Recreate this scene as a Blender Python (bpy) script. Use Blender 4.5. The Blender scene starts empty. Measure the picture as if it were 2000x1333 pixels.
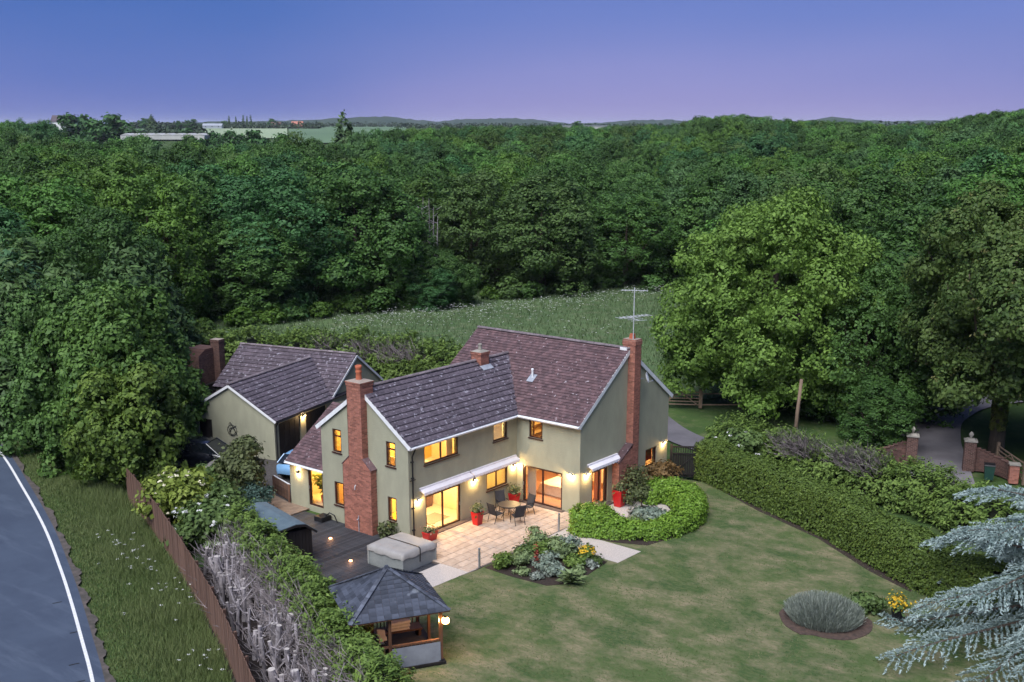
import bpy, math, random
import numpy as np
from mathutils import Vector, Matrix
R = math.radians
# ------------------------------------------------------------------ camera, sky, sun, exposure
scene = bpy.context.scene
cam_d = bpy.data.cameras.new('camera')
cam = bpy.data.objects.new('camera', cam_d)
scene.collection.objects.link(cam)
cam_d.sensor_width = 36.0
cam_d.lens = 2206.67 / 2000 * 36
cam_d.shift_y = 0.0801
cam_d.clip_start = 0.5
cam_d.clip_end = 30000
CX, CY, CZ = -44.739, -35.688, 19.294
YAW = R(38.838)
cam.location = (CX, CY, CZ)
cam.rotation_euler = (R(90 - 14.795), 0, YAW - R(90))
scene.camera = cam

world = bpy.data.worlds.new('World')
scene.world = world
world.use_nodes = True
wn, wl = world.node_tree.nodes, world.node_tree.links
wn.clear()
SUN_AZ = R(192)          # compass of the afterglow, measured from +X towards +Y
SUN_EL = R(54)
sky = wn.new('ShaderNodeTexSky'); sky.sky_type = 'NISHITA'; sky.sun_disc = False
sky.sun_elevation = R(4); sky.sun_rotation = math.pi / 2 - SUN_AZ
sky.ozone_density = 6.0; sky.air_density = 1.2; sky.dust_density = 0.6; sky.altitude = 50
tc = wn.new('ShaderNodeTexCoord')
sep = wn.new('ShaderNodeSeparateXYZ'); wl.new(tc.outputs['Generated'], sep.inputs[0])
ramp = wn.new('ShaderNodeValToRGB'); wl.new(sep.outputs['Z'], ramp.inputs[0])
cr = ramp.color_ramp
cr.elements[0].position = 0.0; cr.elements[0].color = (0.125, 0.165, 0.470, 1)
cr.elements[1].position = 1.0; cr.elements[1].color = (0.120, 0.165, 0.380, 1)
for p, c in ((0.04, (0.088, 0.145, 0.450)), (0.09, (0.062, 0.122, 0.405)), (0.16, (0.045, 0.098, 0.345)), (0.30, (0.060, 0.105, 0.330)), (0.6, (0.10, 0.145, 0.37))):
    e = cr.elements.new(p); e.color = (*c, 1)
# soft pink twilight cloud veil
mp = wn.new('ShaderNodeMapping'); mp.inputs['Scale'].default_value = (1.6, 1.6, 5.5)
wl.new(tc.outputs['Generated'], mp.inputs[0])
ns = wn.new('ShaderNodeTexNoise'); ns.inputs['Scale'].default_value = 1.5; ns.inputs['Detail'].default_value = 2.5
wl.new(mp.outputs[0], ns.inputs['Vector'])
nr = wn.new('ShaderNodeMapRange'); nr.inputs[1].default_value = 0.40; nr.inputs[2].default_value = 0.72
nr.inputs[3].default_value = 0.0; nr.inputs[4].default_value = 0.22; nr.interpolation_type = 'SMOOTHSTEP'
wl.new(ns.outputs[0], nr.inputs[0])
pk = wn.new('ShaderNodeMix'); pk.data_type = 'RGBA'
# the pink belt of dusk is strongest low down to the right of the view
vd = wn.new('ShaderNodeVectorMath'); vd.operation = 'DOT_PRODUCT'; wl.new(tc.outputs['Generated'], vd.inputs[0]); pa = YAW - R(12); vd.inputs[1].default_value = (math.cos(pa) * .996, math.sin(pa) * .996, .09)
vr = wn.new('ShaderNodeMapRange'); vr.interpolation_type = 'SMOOTHSTEP'; vr.inputs[1].default_value = .90; vr.inputs[2].default_value = 1.0; vr.inputs[3].default_value = 0.0; vr.inputs[4].default_value = .76; wl.new(vd.outputs['Value'], vr.inputs[0])
ad = wn.new('ShaderNodeMath'); ad.operation = 'ADD'; ad.use_clamp = True; wl.new(nr.outputs[0], ad.inputs[0]); wl.new(vr.outputs[0], ad.inputs[1])
wl.new(ad.outputs[0], pk.inputs[0]); wl.new(ramp.outputs[0], pk.inputs[6])
gl = wn.new('ShaderNodeValToRGB'); wl.new(sep.outputs['Z'], gl.inputs[0]); ge = gl.color_ramp; ge.elements[0].position = 0.0; ge.elements[0].color = (0.330, 0.285, 0.560, 1); ge.elements[1].position = .45; ge.elements[1].color = (0.10, 0.155, 0.40, 1)
for p, c in ((.035, (.255, .250, .550)), (.085, (.160, .195, .510)), (.16, (.105, .155, .455))):
    e = ge.elements.new(p); e.color = (*c, 1)
wl.new(gl.outputs[0], pk.inputs[7])
addn = wn.new('ShaderNodeMix'); addn.data_type = 'RGBA'; addn.blend_type = 'ADD'; addn.inputs[0].default_value = 0.03
wl.new(pk.outputs[2], addn.inputs[6]); wl.new(sky.outputs[0], addn.inputs[7])
bg = wn.new('ShaderNodeBackground'); wl.new(addn.outputs[2], bg.inputs[0]); bg.inputs[1].default_value = 1.0
wo = wn.new('ShaderNodeOutputWorld'); wl.new(bg.outputs[0], wo.inputs[0])

sun_d = bpy.data.lights.new('sun', 'SUN'); sun_d.energy = 4.8; sun_d.angle = R(48); sun_d.color = (0.97, 0.975, 1.0)
sun = bpy.data.objects.new('sun', sun_d); scene.collection.objects.link(sun)
sd = Vector((math.cos(SUN_AZ) * math.cos(SUN_EL), math.sin(SUN_AZ) * math.cos(SUN_EL), math.sin(SUN_EL)))
sun.rotation_euler = sd.to_track_quat('Z', 'Y').to_euler()

scene.view_settings.view_transform = 'Standard'
scene.view_settings.look = 'None'
scene.view_settings.exposure = 0.15
scene.view_settings.gamma = 1.0
scene.render.engine = 'CYCLES'
cy = scene.cycles
cy.max_bounces = 5; cy.diffuse_bounces = 3; cy.glossy_bounces = 2; cy.transmission_bounces = 3
cy.transparent_max_bounces = 8; cy.volume_bounces = 0
cy.caustics_reflective = False; cy.caustics_refractive = False
cy.sample_clamp_indirect = 3.0
cy.use_adaptive_sampling = True; cy.adaptive_threshold = 0.02
try:
    cy.use_denoising = True; cy.denoiser = 'OPENIMAGEDENOISE'
except Exception:
    pass

# ------------------------------------------------------------------ helpers
COL = scene.collection
rnd = random.Random(7)
rng = np.random.default_rng(11)

def tag(o, label=None, cat=None, group=None, kind=None):
    if label: o['label'] = label
    if cat: o['category'] = cat
    if group: o['group'] = group
    if kind: o['kind'] = kind
    return o

def empty(name, loc=(0, 0, 0), rz=0.0, label=None, cat=None, group=None, kind=None, parent=None):
    o = bpy.data.objects.new(name, None); COL.objects.link(o)
    o.location = loc; o.rotation_euler = (0, 0, rz); o.empty_display_size = 0.2
    if parent: o.parent = parent
    return tag(o, label, cat, group, kind)

def link_mesh(name, me, mats, parent=None):
    o = bpy.data.objects.new(name, me); COL.objects.link(o)
    if parent is not None: o.parent = parent
    for m in (mats if isinstance(mats, (list, tuple)) else [mats]):
        if m is not None and len(me.materials) < (len(mats) if isinstance(mats, (list, tuple)) else 1): me.materials.append(m)
    return o

def copy_tree(o, parent=None):
    c = o.copy(); COL.objects.link(c); c.parent = parent
    for ch in o.children: copy_tree(ch, c)
    return c

class MB:
    """collects faces; build() links ONE mesh object"""
    def __init__(s): s.v = []; s.f = []; s.m = []; s.r = []
    def add(s, vs, fs, mi=0, r=None):
        b = len(s.v); s.v += [tuple(p) for p in vs]
        for f in fs: s.f.append(tuple(b + i for i in f)); s.m.append(mi); s.r.append(rnd.random() if r is None else r)
        return s
    def box(s, c, d, mi=0, rz=0.0, r=None, rot=None):
        hx, hy, hz = d[0] / 2, d[1] / 2, d[2] / 2
        vs = [(x, y, z) for z in (-hz, hz) for y in (-hy, hy) for x in (-hx, hx)]
        if rot is not None: vs = [tuple(rot @ Vector(p)) for p in vs]
        elif rz:
            ca, sa = math.cos(rz), math.sin(rz); vs = [(x * ca - y * sa, x * sa + y * ca, z) for x, y, z in vs]
        vs = [(x + c[0], y + c[1], z + c[2]) for x, y, z in vs]
        q = rnd.random() if r is None else r
        return s.add(vs, [(0, 2, 3, 1), (4, 5, 7, 6), (0, 1, 5, 4), (2, 6, 7, 3), (0, 4, 6, 2), (1, 3, 7, 5)], mi, q)
    def b2(s, a, b, mi=0, r=None):
        return s.box([(a[i] + b[i]) / 2 for i in range(3)], [abs(b[i] - a[i]) for i in range(3)], mi, 0, r)
    def tube(s, pts, rad, n=8, mi=0, cap=True, r=None, capmi=None):
        pts = [Vector(p) for p in pts]
        if not isinstance(rad, (list, tuple)): rad = [rad] * len(pts)
        b = len(s.v); q = rnd.random() if r is None else r
        up = Vector((0.13, 0.31, 0.94))
        for i, p in enumerate(pts):
            t = (pts[min(i + 1, len(pts) - 1)] - pts[max(i - 1, 0)])
            if t.length < 1e-6: t = Vector((0, 0, 1))
            t.normalize()
            a = t.cross(up)
            if a.length < 0.05: a = t.cross(Vector((1, 0, 0)))
            a.normalize(); c = t.cross(a)
            for k in range(n):
                an = 2 * math.pi * k / n
                s.v.append(tuple(p + (a * math.cos(an) + c * math.sin(an)) * rad[i]))
        for i in range(len(pts) - 1):
            for k in range(n):
                k2 = (k + 1) % n
                s.f.append((b + i * n + k, b + i * n + k2, b + (i + 1) * n + k2, b + (i + 1) * n + k)); s.m.append(mi); s.r.append(q)
        if cap:
            s.f.append(tuple(b + k for k in range(n - 1, -1, -1))); s.m.append(mi); s.r.append(q)
            e = b + (len(pts) - 1) * n
            s.f.append(tuple(e + k for k in range(n))); s.m.append(mi if capmi is None else capmi); s.r.append(q)
        return s
    def lathe(s, c, prof, n=16, mi=0, r=None, sx=1.0, sy=1.0):
        b = len(s.v); q = rnd.random() if r is None else r
        for (rr, z) in prof:
            for k in range(n):
                an = 2 * math.pi * k / n
                s.v.append((c[0] + rr * math.cos(an) * sx, c[1] + rr * math.sin(an) * sy, c[2] + z))
        for i in range(len(prof) - 1):
            for k in range(n):
                k2 = (k + 1) % n
                s.f.append((b + i * n + k, b + i * n + k2, b + (i + 1) * n + k2, b + (i + 1) * n + k)); s.m.append(mi); s.r.append(q)
        if prof[0][0] > 1e-4: s.f.append(tuple(b + k for k in range(n - 1, -1, -1))); s.m.append(mi); s.r.append(q)
        if prof[-1][0] > 1e-4:
            e = b + (len(prof) - 1) * n; s.f.append(tuple(e + k for k in range(n))); s.m.append(mi); s.r.append(q)
        return s
    def frustum(s, c, a, b, h, mi=0, rz=0, r=None):
        """square taper: half sizes a (bottom) and b (top)"""
        vs = []
        for (hs, z) in ((a, 0), (b, h)):
            hx, hy = hs if isinstance(hs, (tuple, list)) else (hs, hs)
            for (x, y) in ((-hx, -hy), (hx, -hy), (hx, hy), (-hx, hy)):
                vs.append((c[0] + x * math.cos(rz) - y * math.sin(rz), c[1] + x * math.sin(rz) + y * math.cos(rz), c[2] + z))
        return s.add(vs, [(3, 2, 1, 0), (4, 5, 6, 7), (0, 1, 5, 4), (1, 2, 6, 5), (2, 3, 7, 6), (3, 0, 4, 7)], mi, r)
    def prism(s, poly, z0, z1, mi=0, r=None):
        n = len(poly)
        vs = [(x, y, z0) for x, y in poly] + [(x, y, z1) for x, y in poly]
        fs = [tuple(range(n - 1, -1, -1)), tuple(range(n, 2 * n))] + [(i, (i + 1) % n, n + (i + 1) % n, n + i) for i in range(n)]
        return s.add(vs, fs, mi, rnd.random() if r is None else r)
    def mesh(s, name, smooth=False):
        me = bpy.data.meshes.new(name); me.from_pydata(s.v, [], s.f)
        if any(s.m): me.polygons.foreach_set('material_index', s.m)
        at = me.attributes.new('rnd', 'FLOAT', 'FACE'); at.data.foreach_set('value', s.r)
        if smooth: me.polygons.foreach_set('use_smooth', [True] * len(s.f))
        me.update(); return me
    def build(s, name, mats, parent=None, smooth=False, bevel=0.0):
        o = link_mesh(name, s.mesh(name, smooth), mats, parent)
        if bevel:
            md = o.modifiers.new('bevel', 'BEVEL'); md.width = bevel; md.segments = 2; md.limit_method = 'ANGLE'
        return o

def np_mesh(name, V, k, rv=None, tri=False):
    """V: (n*k,3) vertices, faces of k consecutive vertices"""
    V = np.ascontiguousarray(V, dtype=np.float32).reshape(-1, 3); n = len(V) // k
    me = bpy.data.meshes.new(name)
    me.vertices.add(len(V)); me.vertices.foreach_set('co', V.ravel())
    me.loops.add(len(V)); me.loops.foreach_set('vertex_index', np.arange(len(V), dtype=np.int32))
    me.polygons.add(n); me.polygons.foreach_set('loop_start', np.arange(0, len(V), k, dtype=np.int32))
    at = me.attributes.new('rnd', 'FLOAT', 'FACE')
    at.data.foreach_set('value', (rng.random(n) if rv is None else rv).astype(np.float32))
    me.update(calc_edges=True); return me

def unit(a): return a / np.maximum(np.linalg.norm(a, axis=-1, keepdims=True), 1e-6)

def leaves(P, N, size, aspect=1.5, T=None, jit=0.35):
    """rhombic leaf faces at P with normals N; T = preferred long direction"""
    n = len(P)
    N = unit(N + rng.normal(0, jit, (n, 3)))
    if T is None: T = rng.normal(0, 1, (n, 3))
    else: T = T + rng.normal(0, 0.25, (n, 3))
    T = unit(T - N * np.sum(T * N, 1, keepdims=True))
    B = np.cross(N, T)
    s = (size * (0.65 + 0.7 * rng.random(n)))[:, None] if np.isscalar(size) else (size * (0.65 + 0.7 * rng.random(n)))[:, None]
    a = T * s * 0.5 * math.sqrt(aspect); b = B * s * 0.5 / math.sqrt(aspect)
    sag = N * s * 0.10
    return np.stack([P - a - sag, P - b * 1.0 + sag * .4, P + a - sag, P + b * 1.0 + sag * .4], 1).reshape(-1, 3)

# ------------------------------------------------------------------ materials
MATS = {}
def newmat(name):
    m = bpy.data.materials.new(name); m.use_nodes = True
    nt = m.node_tree; nt.nodes.clear()
    out = nt.nodes.new('ShaderNodeOutputMaterial'); MATS[name] = m
    return m, nt, out

def rgba(c): return (c[0], c[1], c[2], 1.0)

def mat(name, c1, c2=None, scale=4.0, rough=0.7, bump=0.0, bscale=None, detail=4.0, spec=0.3, metal=0.0, ramp=(0.35, 0.65), attr=0.0, objrnd=0.0, stretch=None, spots=None, coat=0.0, co='Object'):
    """noise-mixed two-tone principled surface with optional bump, per-piece variation and lichen spots"""
    m, nt, out = newmat(name); n, l = nt.nodes, nt.links
    p = n.new('ShaderNodeBsdfPrincipled'); l.new(p.outputs[0], out.inputs[0])
    p.inputs['Roughness'].default_value = rough; p.inputs['Specular IOR Level'].default_value = spec; p.inputs['Metallic'].default_value = metal
    p.inputs['Coat Weight'].default_value = coat
    t = n.new('ShaderNodeTexCoord'); vec = t.outputs[co]
    if co == 'Position':
        pass
    if stretch:
        mpn = n.new('ShaderNodeMapping'); mpn.inputs['Scale'].default_value = stretch; l.new(vec, mpn.inputs[0]); vec = mpn.outputs[0]
    nz = n.new('ShaderNodeTexNoise'); nz.inputs['Scale'].default_value = scale; nz.inputs['Detail'].default_value = detail; nz.inputs['Roughness'].default_value = 0.62
    l.new(vec, nz.inputs['Vector'])
    mr = n.new('ShaderNodeMapRange'); mr.inputs[1].default_value = ramp[0]; mr.inputs[2].default_value = ramp[1]
    l.new(nz.outputs[0], mr.inputs[0])
    mx = n.new('ShaderNodeMix'); mx.data_type = 'RGBA'; l.new(mr.outputs[0], mx.inputs[0])
    mx.inputs[6].default_value = rgba(c1); mx.inputs[7].default_value = rgba(c2 or tuple(v * 0.75 for v in c1))
    col = mx.outputs[2]
    for kind, amt in (('attr', attr), ('obj', objrnd)):
        if amt:
            if kind == 'attr':
                a = n.new('ShaderNodeAttribute'); a.attribute_name = 'rnd'; src = a.outputs['Fac']
            else:
                a = n.new('ShaderNodeObjectInfo'); src = a.outputs['Random']
            mm = n.new('ShaderNodeMapRange'); mm.inputs[3].default_value = 1 - amt; mm.inputs[4].default_value = 1 + amt; l.new(src, mm.inputs[0])
            vm = n.new('ShaderNodeVectorMath'); vm.operation = 'SCALE'; l.new(col, vm.inputs[0]); l.new(mm.outputs[0], vm.inputs['Scale']); col = vm.outputs[0]
    if spots:
        sc, thr, scol = spots
        gt = n.new('ShaderNodeNewGeometry')
        n2 = n.new('ShaderNodeTexNoise'); n2.inputs['Scale'].default_value = sc; n2.inputs['Detail'].default_value = 2; l.new(gt.outputs['Position'], n2.inputs['Vector'])
        m2 = n.new('ShaderNodeMapRange'); m2.inputs[1].default_value = thr; m2.inputs[2].default_value = thr + 0.05; l.new(n2.outputs[0], m2.inputs[0])
        x2 = n.new('ShaderNodeMix'); x2.data_type = 'RGBA'; l.new(m2.outputs[0], x2.inputs[0]); l.new(col, x2.inputs[6]); x2.inputs[7].default_value = rgba(scol); col = x2.outputs[2]
    l.new(col, p.inputs['Base Color'])
    if bump:
        nb = n.new('ShaderNodeTexNoise'); nb.inputs['Scale'].default_value = bscale or scale * 4; nb.inputs['Detail'].default_value = 4; l.new(vec, nb.inputs['Vector'])
        bp = n.new('ShaderNodeBump'); bp.inputs['Strength'].default_value = min(1.0, bump); bp.inputs['Distance'].default_value = 0.03; l.new(nb.outputs[0], bp.inputs['Height']); l.new(bp.outputs[0], p.inputs['Normal'])
    return m

def leafmat(name, dark, light, trans=0.25, rough=0.6, usecolor=False, spec=0.25):
    m, nt, out = newmat(name); n, l = nt.nodes, nt.links
    a = n.new('ShaderNodeAttribute'); a.attribute_name = 'rnd'
    mx = n.new('ShaderNodeMix'); mx.data_type = 'RGBA'; l.new(a.outputs['Fac'], mx.inputs[0]); mx.inputs[6].default_value = rgba(dark); mx.inputs[7].default_value = rgba(light)
    col = mx.outputs[2]
    if usecolor:
        oi = n.new('ShaderNodeObjectInfo'); mu = n.new('ShaderNodeMix'); mu.data_type = 'RGBA'; mu.blend_type = 'MULTIPLY'; mu.inputs[0].default_value = 1.0
        l.new(col, mu.inputs[6]); l.new(oi.outputs['Color'], mu.inputs[7]); col = mu.outputs[2]
    d = n.new('ShaderNodeBsdfPrincipled'); d.inputs['Roughness'].default_value = rough; d.inputs['Specular IOR Level'].default_value = spec
    l.new(col, d.inputs['Base Color'])
    if trans:
        t = n.new('ShaderNodeBsdfTranslucent'); l.new(col, t.inputs[0])
        ms = n.new('ShaderNodeMixShader'); ms.inputs[0].default_value = trans; l.new(d.outputs[0], ms.inputs[1]); l.new(t.outputs[0], ms.inputs[2]); l.new(ms.outputs[0], out.inputs[0])
    else: l.new(d.outputs[0], out.inputs[0])
    return m

def emit(name, c, s):
    m, nt, out = newmat(name); e = nt.nodes.new('ShaderNodeEmission'); e.inputs[0].default_value = rgba(c); e.inputs[1].default_value = s
    nt.links.new(e.outputs[0], out.inputs[0]); return m

def glassmat(name, tint=(1, 1, 1), refl=0.06):
    m, nt, out = newmat(name); n, l = nt.nodes, nt.links
    t = n.new('ShaderNodeBsdfTransparent'); t.inputs[0].default_value = rgba(tint)
    g = n.new('ShaderNodeBsdfGlossy'); g.inputs['Roughness'].default_value = 0.03
    lw = n.new('ShaderNodeLayerWeight'); lw.inputs[0].default_value = 0.12
    mr = n.new('ShaderNodeMapRange'); mr.inputs[3].default_value = refl; mr.inputs[4].default_value = 0.7; l.new(lw.outputs['Fresnel'], mr.inputs[0])
    ms = n.new('ShaderNodeMixShader'); l.new(mr.outputs[0], ms.inputs[0]); l.new(t.outputs[0], ms.inputs[1]); l.new(g.outputs[0], ms.inputs[2]); l.new(ms.outputs[0], out.inputs[0])
    return m

M = {}
M['render'] = mat('wall_render', (0.385, 0.375, 0.265), (0.320, 0.314, 0.226), scale=1.6, stretch=(1, 1, 0.45), ramp=(.3, .7), rough=0.9, bump=0.9, bscale=38, spec=0.1)
M['frame'] = mat('brown_frame', (0.055, 0.018, 0.014), (0.04, 0.012, 0.010), rough=0.4, spec=0.4)
M['white'] = mat('white_paint', (0.80, 0.80, 0.80), (0.70, 0.70, 0.69), scale=3, rough=0.5)
M['brick'] = mat('red_brick', (0.37, 0.150, 0.100), (0.28, 0.115, 0.085), scale=9, rough=0.85, attr=0.30, bump=0.3, bscale=60)
M['brick_dark'] = mat('old_brick', (0.125, 0.066, 0.052), (0.095, 0.055, 0.046), scale=6, rough=0.9, attr=0.3)
M['mortar'] = mat('mortar', (0.33, 0.27, 0.22), (0.27, 0.22, 0.18), scale=20, rough=0.95)
M['terra'] = mat('terracotta', (0.46, 0.13, 0.06), (0.38, 0.11, 0.06), scale=7, rough=0.8)
M['lead'] = mat('lead', (0.36, 0.38, 0.42), (0.26, 0.28, 0.31), scale=5, rough=0.5, spec=0.4)
M['tile'] = mat('roof_tile', (0.118, 0.096, 0.112), (0.066, 0.054, 0.066), scale=4, rough=0.75, objrnd=0.20, spots=(5.0, 0.62, (0.27, 0.25, 0.28)), bump=0.4, bscale=30)
M['tile_m'] = mat('plain_tile', (0.138, 0.082, 0.084), (0.084, 0.054, 0.058), scale=3, rough=0.8, attr=0.26, spots=(5.5, 0.675, (0.36, 0.31, 0.32)), bump=0.4, bscale=30)
M['tile_s'] = mat('roof_tile_mass', (0.112, 0.088, 0.102), (0.064, 0.050, 0.060), scale=4, rough=0.75, attr=0.20, spots=(5.0, 0.62, (0.27, 0.25, 0.28)), bump=0.4, bscale=30)
M['ridge'] = mat('ridge_tile', (0.20, 0.17, 0.175), (0.14, 0.11, 0.12), scale=6, rough=0.85, attr=0.2, objrnd=0.2)
M['under'] = mat('roof_underlay', (0.03, 0.025, 0.03), rough=0.9)
M['glass'] = glassmat('window_glass', (0.97, 0.97, 0.95), 0.05)
M['black'] = mat('black_plastic', (0.018, 0.018, 0.020), (0.012, 0.012, 0.013), rough=0.45)
M['blackwood'] = mat('black_stained_wood', (0.020, 0.017, 0.016), (0.012, 0.010, 0.010), scale=6, rough=0.7, stretch=(1, 1, 0.1))
M['redpot'] = mat('red_glazed_pot', (0.48, 0.012, 0.014), (0.38, 0.01, 0.012), scale=4, rough=0.3, spec=0.5)
M['soil'] = mat('soil', (0.045, 0.032, 0.024), (0.028, 0.020, 0.016), scale=9, rough=0.95, bump=0.8, bscale=30)
M['slab'] = mat('patio_slab', (0.46, 0.36, 0.28), (0.38, 0.29, 0.22), scale=3.0, rough=0.8, objrnd=0.12, bump=0.3, bscale=25)
M['joint'] = mat('patio_joint', (0.16, 0.13, 0.11), (0.11, 0.09, 0.08), scale=10, rough=0.95)
M['gravel'] = mat('pale_gravel', (0.56, 0.50, 0.44), (0.36, 0.32, 0.29), scale=26, rough=0.9, detail=2, bump=1.0, bscale=30)
M['deck'] = mat('dark_deck_board', (0.050, 0.052, 0.058), (0.030, 0.031, 0.036), scale=3, rough=0.65, objrnd=0.3, stretch=(6, 0.6, 6), bump=0.3, bscale=20)
M['lawn'] = None
M['trunk'] = mat('bark', (0.10, 0.075, 0.055), (0.055, 0.042, 0.032), scale=5, rough=0.95, bump=0.8, bscale=14, stretch=(1, 1, 0.3))
M['cutwood'] = mat('cut_wood', (0.46, 0.42, 0.38), (0.34, 0.31, 0.28), scale=8, rough=0.9)
M['deadwood'] = mat('grey_dead_wood', (0.37, 0.335, 0.34), (0.22, 0.195, 0.20), scale=7, rough=0.95, attr=0.35)
M['twig'] = mat('dead_twig', (0.27, 0.23, 0.225), (0.13, 0.11, 0.108), scale=4, rough=0.95, attr=0.45)
M['reed'] = mat('brown_fence_board', (0.185, 0.105, 0.072), (0.115, 0.068, 0.050), scale=3, rough=0.9, objrnd=0.28, stretch=(4, 4, 0.35))
M['oldwood'] = mat('weathered_wood', (0.24, 0.17, 0.115), (0.15, 0.105, 0.075), scale=4, rough=0.9, stretch=(3, 3, 0.4))
M['warmwood'] = mat('stained_timber', (0.16, 0.075, 0.040), (0.10, 0.048, 0.028), scale=4, rough=0.6, stretch=(3, 3, 0.4))
M['shingle'] = mat('grey_felt_shingle', (0.060, 0.068, 0.088), (0.036, 0.042, 0.056), scale=2.2, rough=0.75, objrnd=0.38, spots=(1.4, 0.66, (0.14, 0.155, 0.18)))
M['shingle_s'] = mat('grey_felt_shingle_mass', (0.060, 0.068, 0.088), (0.036, 0.042, 0.056), scale=2.2, rough=0.75, attr=0.38)
M['cover'] = mat('tub_cover_vinyl', (0.33, 0.312, 0.29), (0.265, 0.25, 0.232), scale=1.6, rough=0.55, spec=0.35)
M['tubside'] = mat('tub_side_panel', (0.27, 0.285, 0.27), (0.22, 0.235, 0.225), scale=2, rough=0.6)
M['canvas'] = mat('grey_canvas', (0.235, 0.25, 0.275), (0.19, 0.20, 0.225), scale=2, rough=0.85, bump=0.2, bscale=10)
M['awning'] = mat('white_awning_cloth', (0.82, 0.78, 0.80), (0.74, 0.70, 0.72), scale=2, rough=0.8)
M['felt'] = mat('green_grey_felt', (0.105, 0.145, 0.165), (0.08, 0.115, 0.135), scale=3, rough=0.85)
M['pale_metal'] = mat('pale_metal', (0.52, 0.53, 0.55), (0.42, 0.43, 0.45), scale=6, rough=0.5)
M['steel'] = mat('brushed_steel', (0.45, 0.46, 0.48), (0.36, 0.37, 0.39), scale=6, rough=0.35, metal=0.8)
M['stone'] = mat('pale_stone', (0.32, 0.295, 0.25), (0.22, 0.20, 0.17), scale=5, rough=0.9)
M['mesh_black'] = mat('dark_mesh_fabric', (0.045, 0.045, 0.05), (0.03, 0.03, 0.034), rough=0.7)
M['bluecar'] = mat('blue_car_paint', (0.20, 0.38, 0.60), (0.19, 0.36, 0.57), rough=0.25, spec=0.5, coat=0.6)
M['darkcar'] = mat('dark_car_paint', (0.012, 0.014, 0.022), (0.010, 0.012, 0.018), rough=0.22, spec=0.5, coat=0.8)
M['carglass'] = mat('car_glass', (0.015, 0.02, 0.025), rough=0.08, spec=0.6)
M['tyre'] = mat('tyre_rubber', (0.015, 0.015, 0.015), rough=0.85)
M['asphalt'] = mat('asphalt', (0.068, 0.072, 0.082), (0.052, 0.055, 0.064), scale=0.35, rough=0.85, bump=0.4, bscale=60, detail=6)
M['drive'] = mat('drive_tarmac', (0.21, 0.195, 0.205), (0.15, 0.138, 0.148), scale=0.5, rough=0.9, bump=0.4, bscale=40, detail=6)
M['lane'] = mat('lane_tarmac', (0.145, 0.135, 0.145), (0.10, 0.094, 0.102), scale=0.5, rough=0.9, bump=0.4, bscale=40, detail=6)
M['paint'] = mat('road_paint', (0.72, 0.72, 0.70), (0.58, 0.58, 0.57), scale=9, rough=0.7)
M['ivory'] = mat('cream_wall', (0.78, 0.64, 0.40), (0.74, 0.60, 0.37), rough=0.9)
M['amber'] = mat('amber_wall', (0.80, 0.50, 0.16), (0.76, 0.46, 0.14), rough=0.9)
M['bulb'] = emit('lamp_bulb', (1.0, 0.72, 0.34), 40)
M['bulb_soft'] = emit('lantern_glass', (1.0, 0.50, 0.14), 22)
WARM = (1.0, 0.64, 0.29)

def point_light(name, loc, power, parent=None, radius=0.06, color=WARM):
    d = bpy.data.lights.new(name, 'POINT'); d.energy = power; d.color = color; d.shadow_soft_size = radius
    o = bpy.data.objects.new(name, d); COL.objects.link(o); o.location = loc
    if parent: o.parent = parent
    return o
# ------------------------------------------------------------------ setting: terrain, lawn, meadow, road
def smooth(a, b, x):
    t = np.clip((x - a) / (b - a), 0, 1); return t * t * (3 - 2 * t)

FW = (math.cos(YAW), math.sin(YAW)); RT = (math.sin(YAW), -math.cos(YAW))
def to_view(x, y):
    """ground point -> (forward distance, sideways/forward ratio)"""
    dx, dy = x - CX, y - CY
    fw = dx * FW[0] + dy * FW[1]; rt = dx * RT[0] + dy * RT[1]
    return fw, rt / np.maximum(fw, 1.0)
def from_view(fw, ratio):
    return CX + fw * (FW[0] + ratio * RT[0]), CY + fw * (FW[1] + ratio * RT[1])

def ground_h(x, y):
    """gently rising land beyond the meadow, a rounded hill on the right-hand side"""
    x = np.asarray(x, float); y = np.asarray(y, float)
    fw, s = to_view(x, y); fw = np.maximum(fw, 0)
    h = 3.6 * smooth(150, 480, fw) * smooth(-0.16, 0.02, s)
    h = h + 2.6 * smooth(150, 420, fw) * (1 - smooth(-0.42, -0.30, s))
    h = h + 5.6 * smooth(170, 430, fw) * smooth(0.13, 0.19, s) * (1 - smooth(0.24, 0.32, s) * 0.55)
    h = h + 7.0 * smooth(150, 360, fw) * smooth(0.36, 0.46, s)
    h = h * (1 - smooth(640, 1000, fw)) + 11.5 * smooth(620, 1000, fw) + 5.6 * smooth(1000, 2600, fw)
    h = h + 1.1 * np.sin(x * 0.0041 + 1.0) * np.sin(y * 0.0037) * smooth(600, 1500, fw)
    return -0.2 + h

def sheet(name, poly, z, m, skirt=0.0, parent=None):
    mb = MB(); n = len(poly)
    mb.add([(x, y, z) for x, y in poly], [tuple(range(n))])
    if skirt:
        mb.add([(x, y, z) for x, y in poly] + [(x, y, z - skirt) for x, y in poly], [(i, n + i, n + (i + 1) % n, (i + 1) % n) for i in range(n)])
    o = mb.build(name, m, parent)
    if parent is None: o['kind'] = 'structure'
    return o

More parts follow.
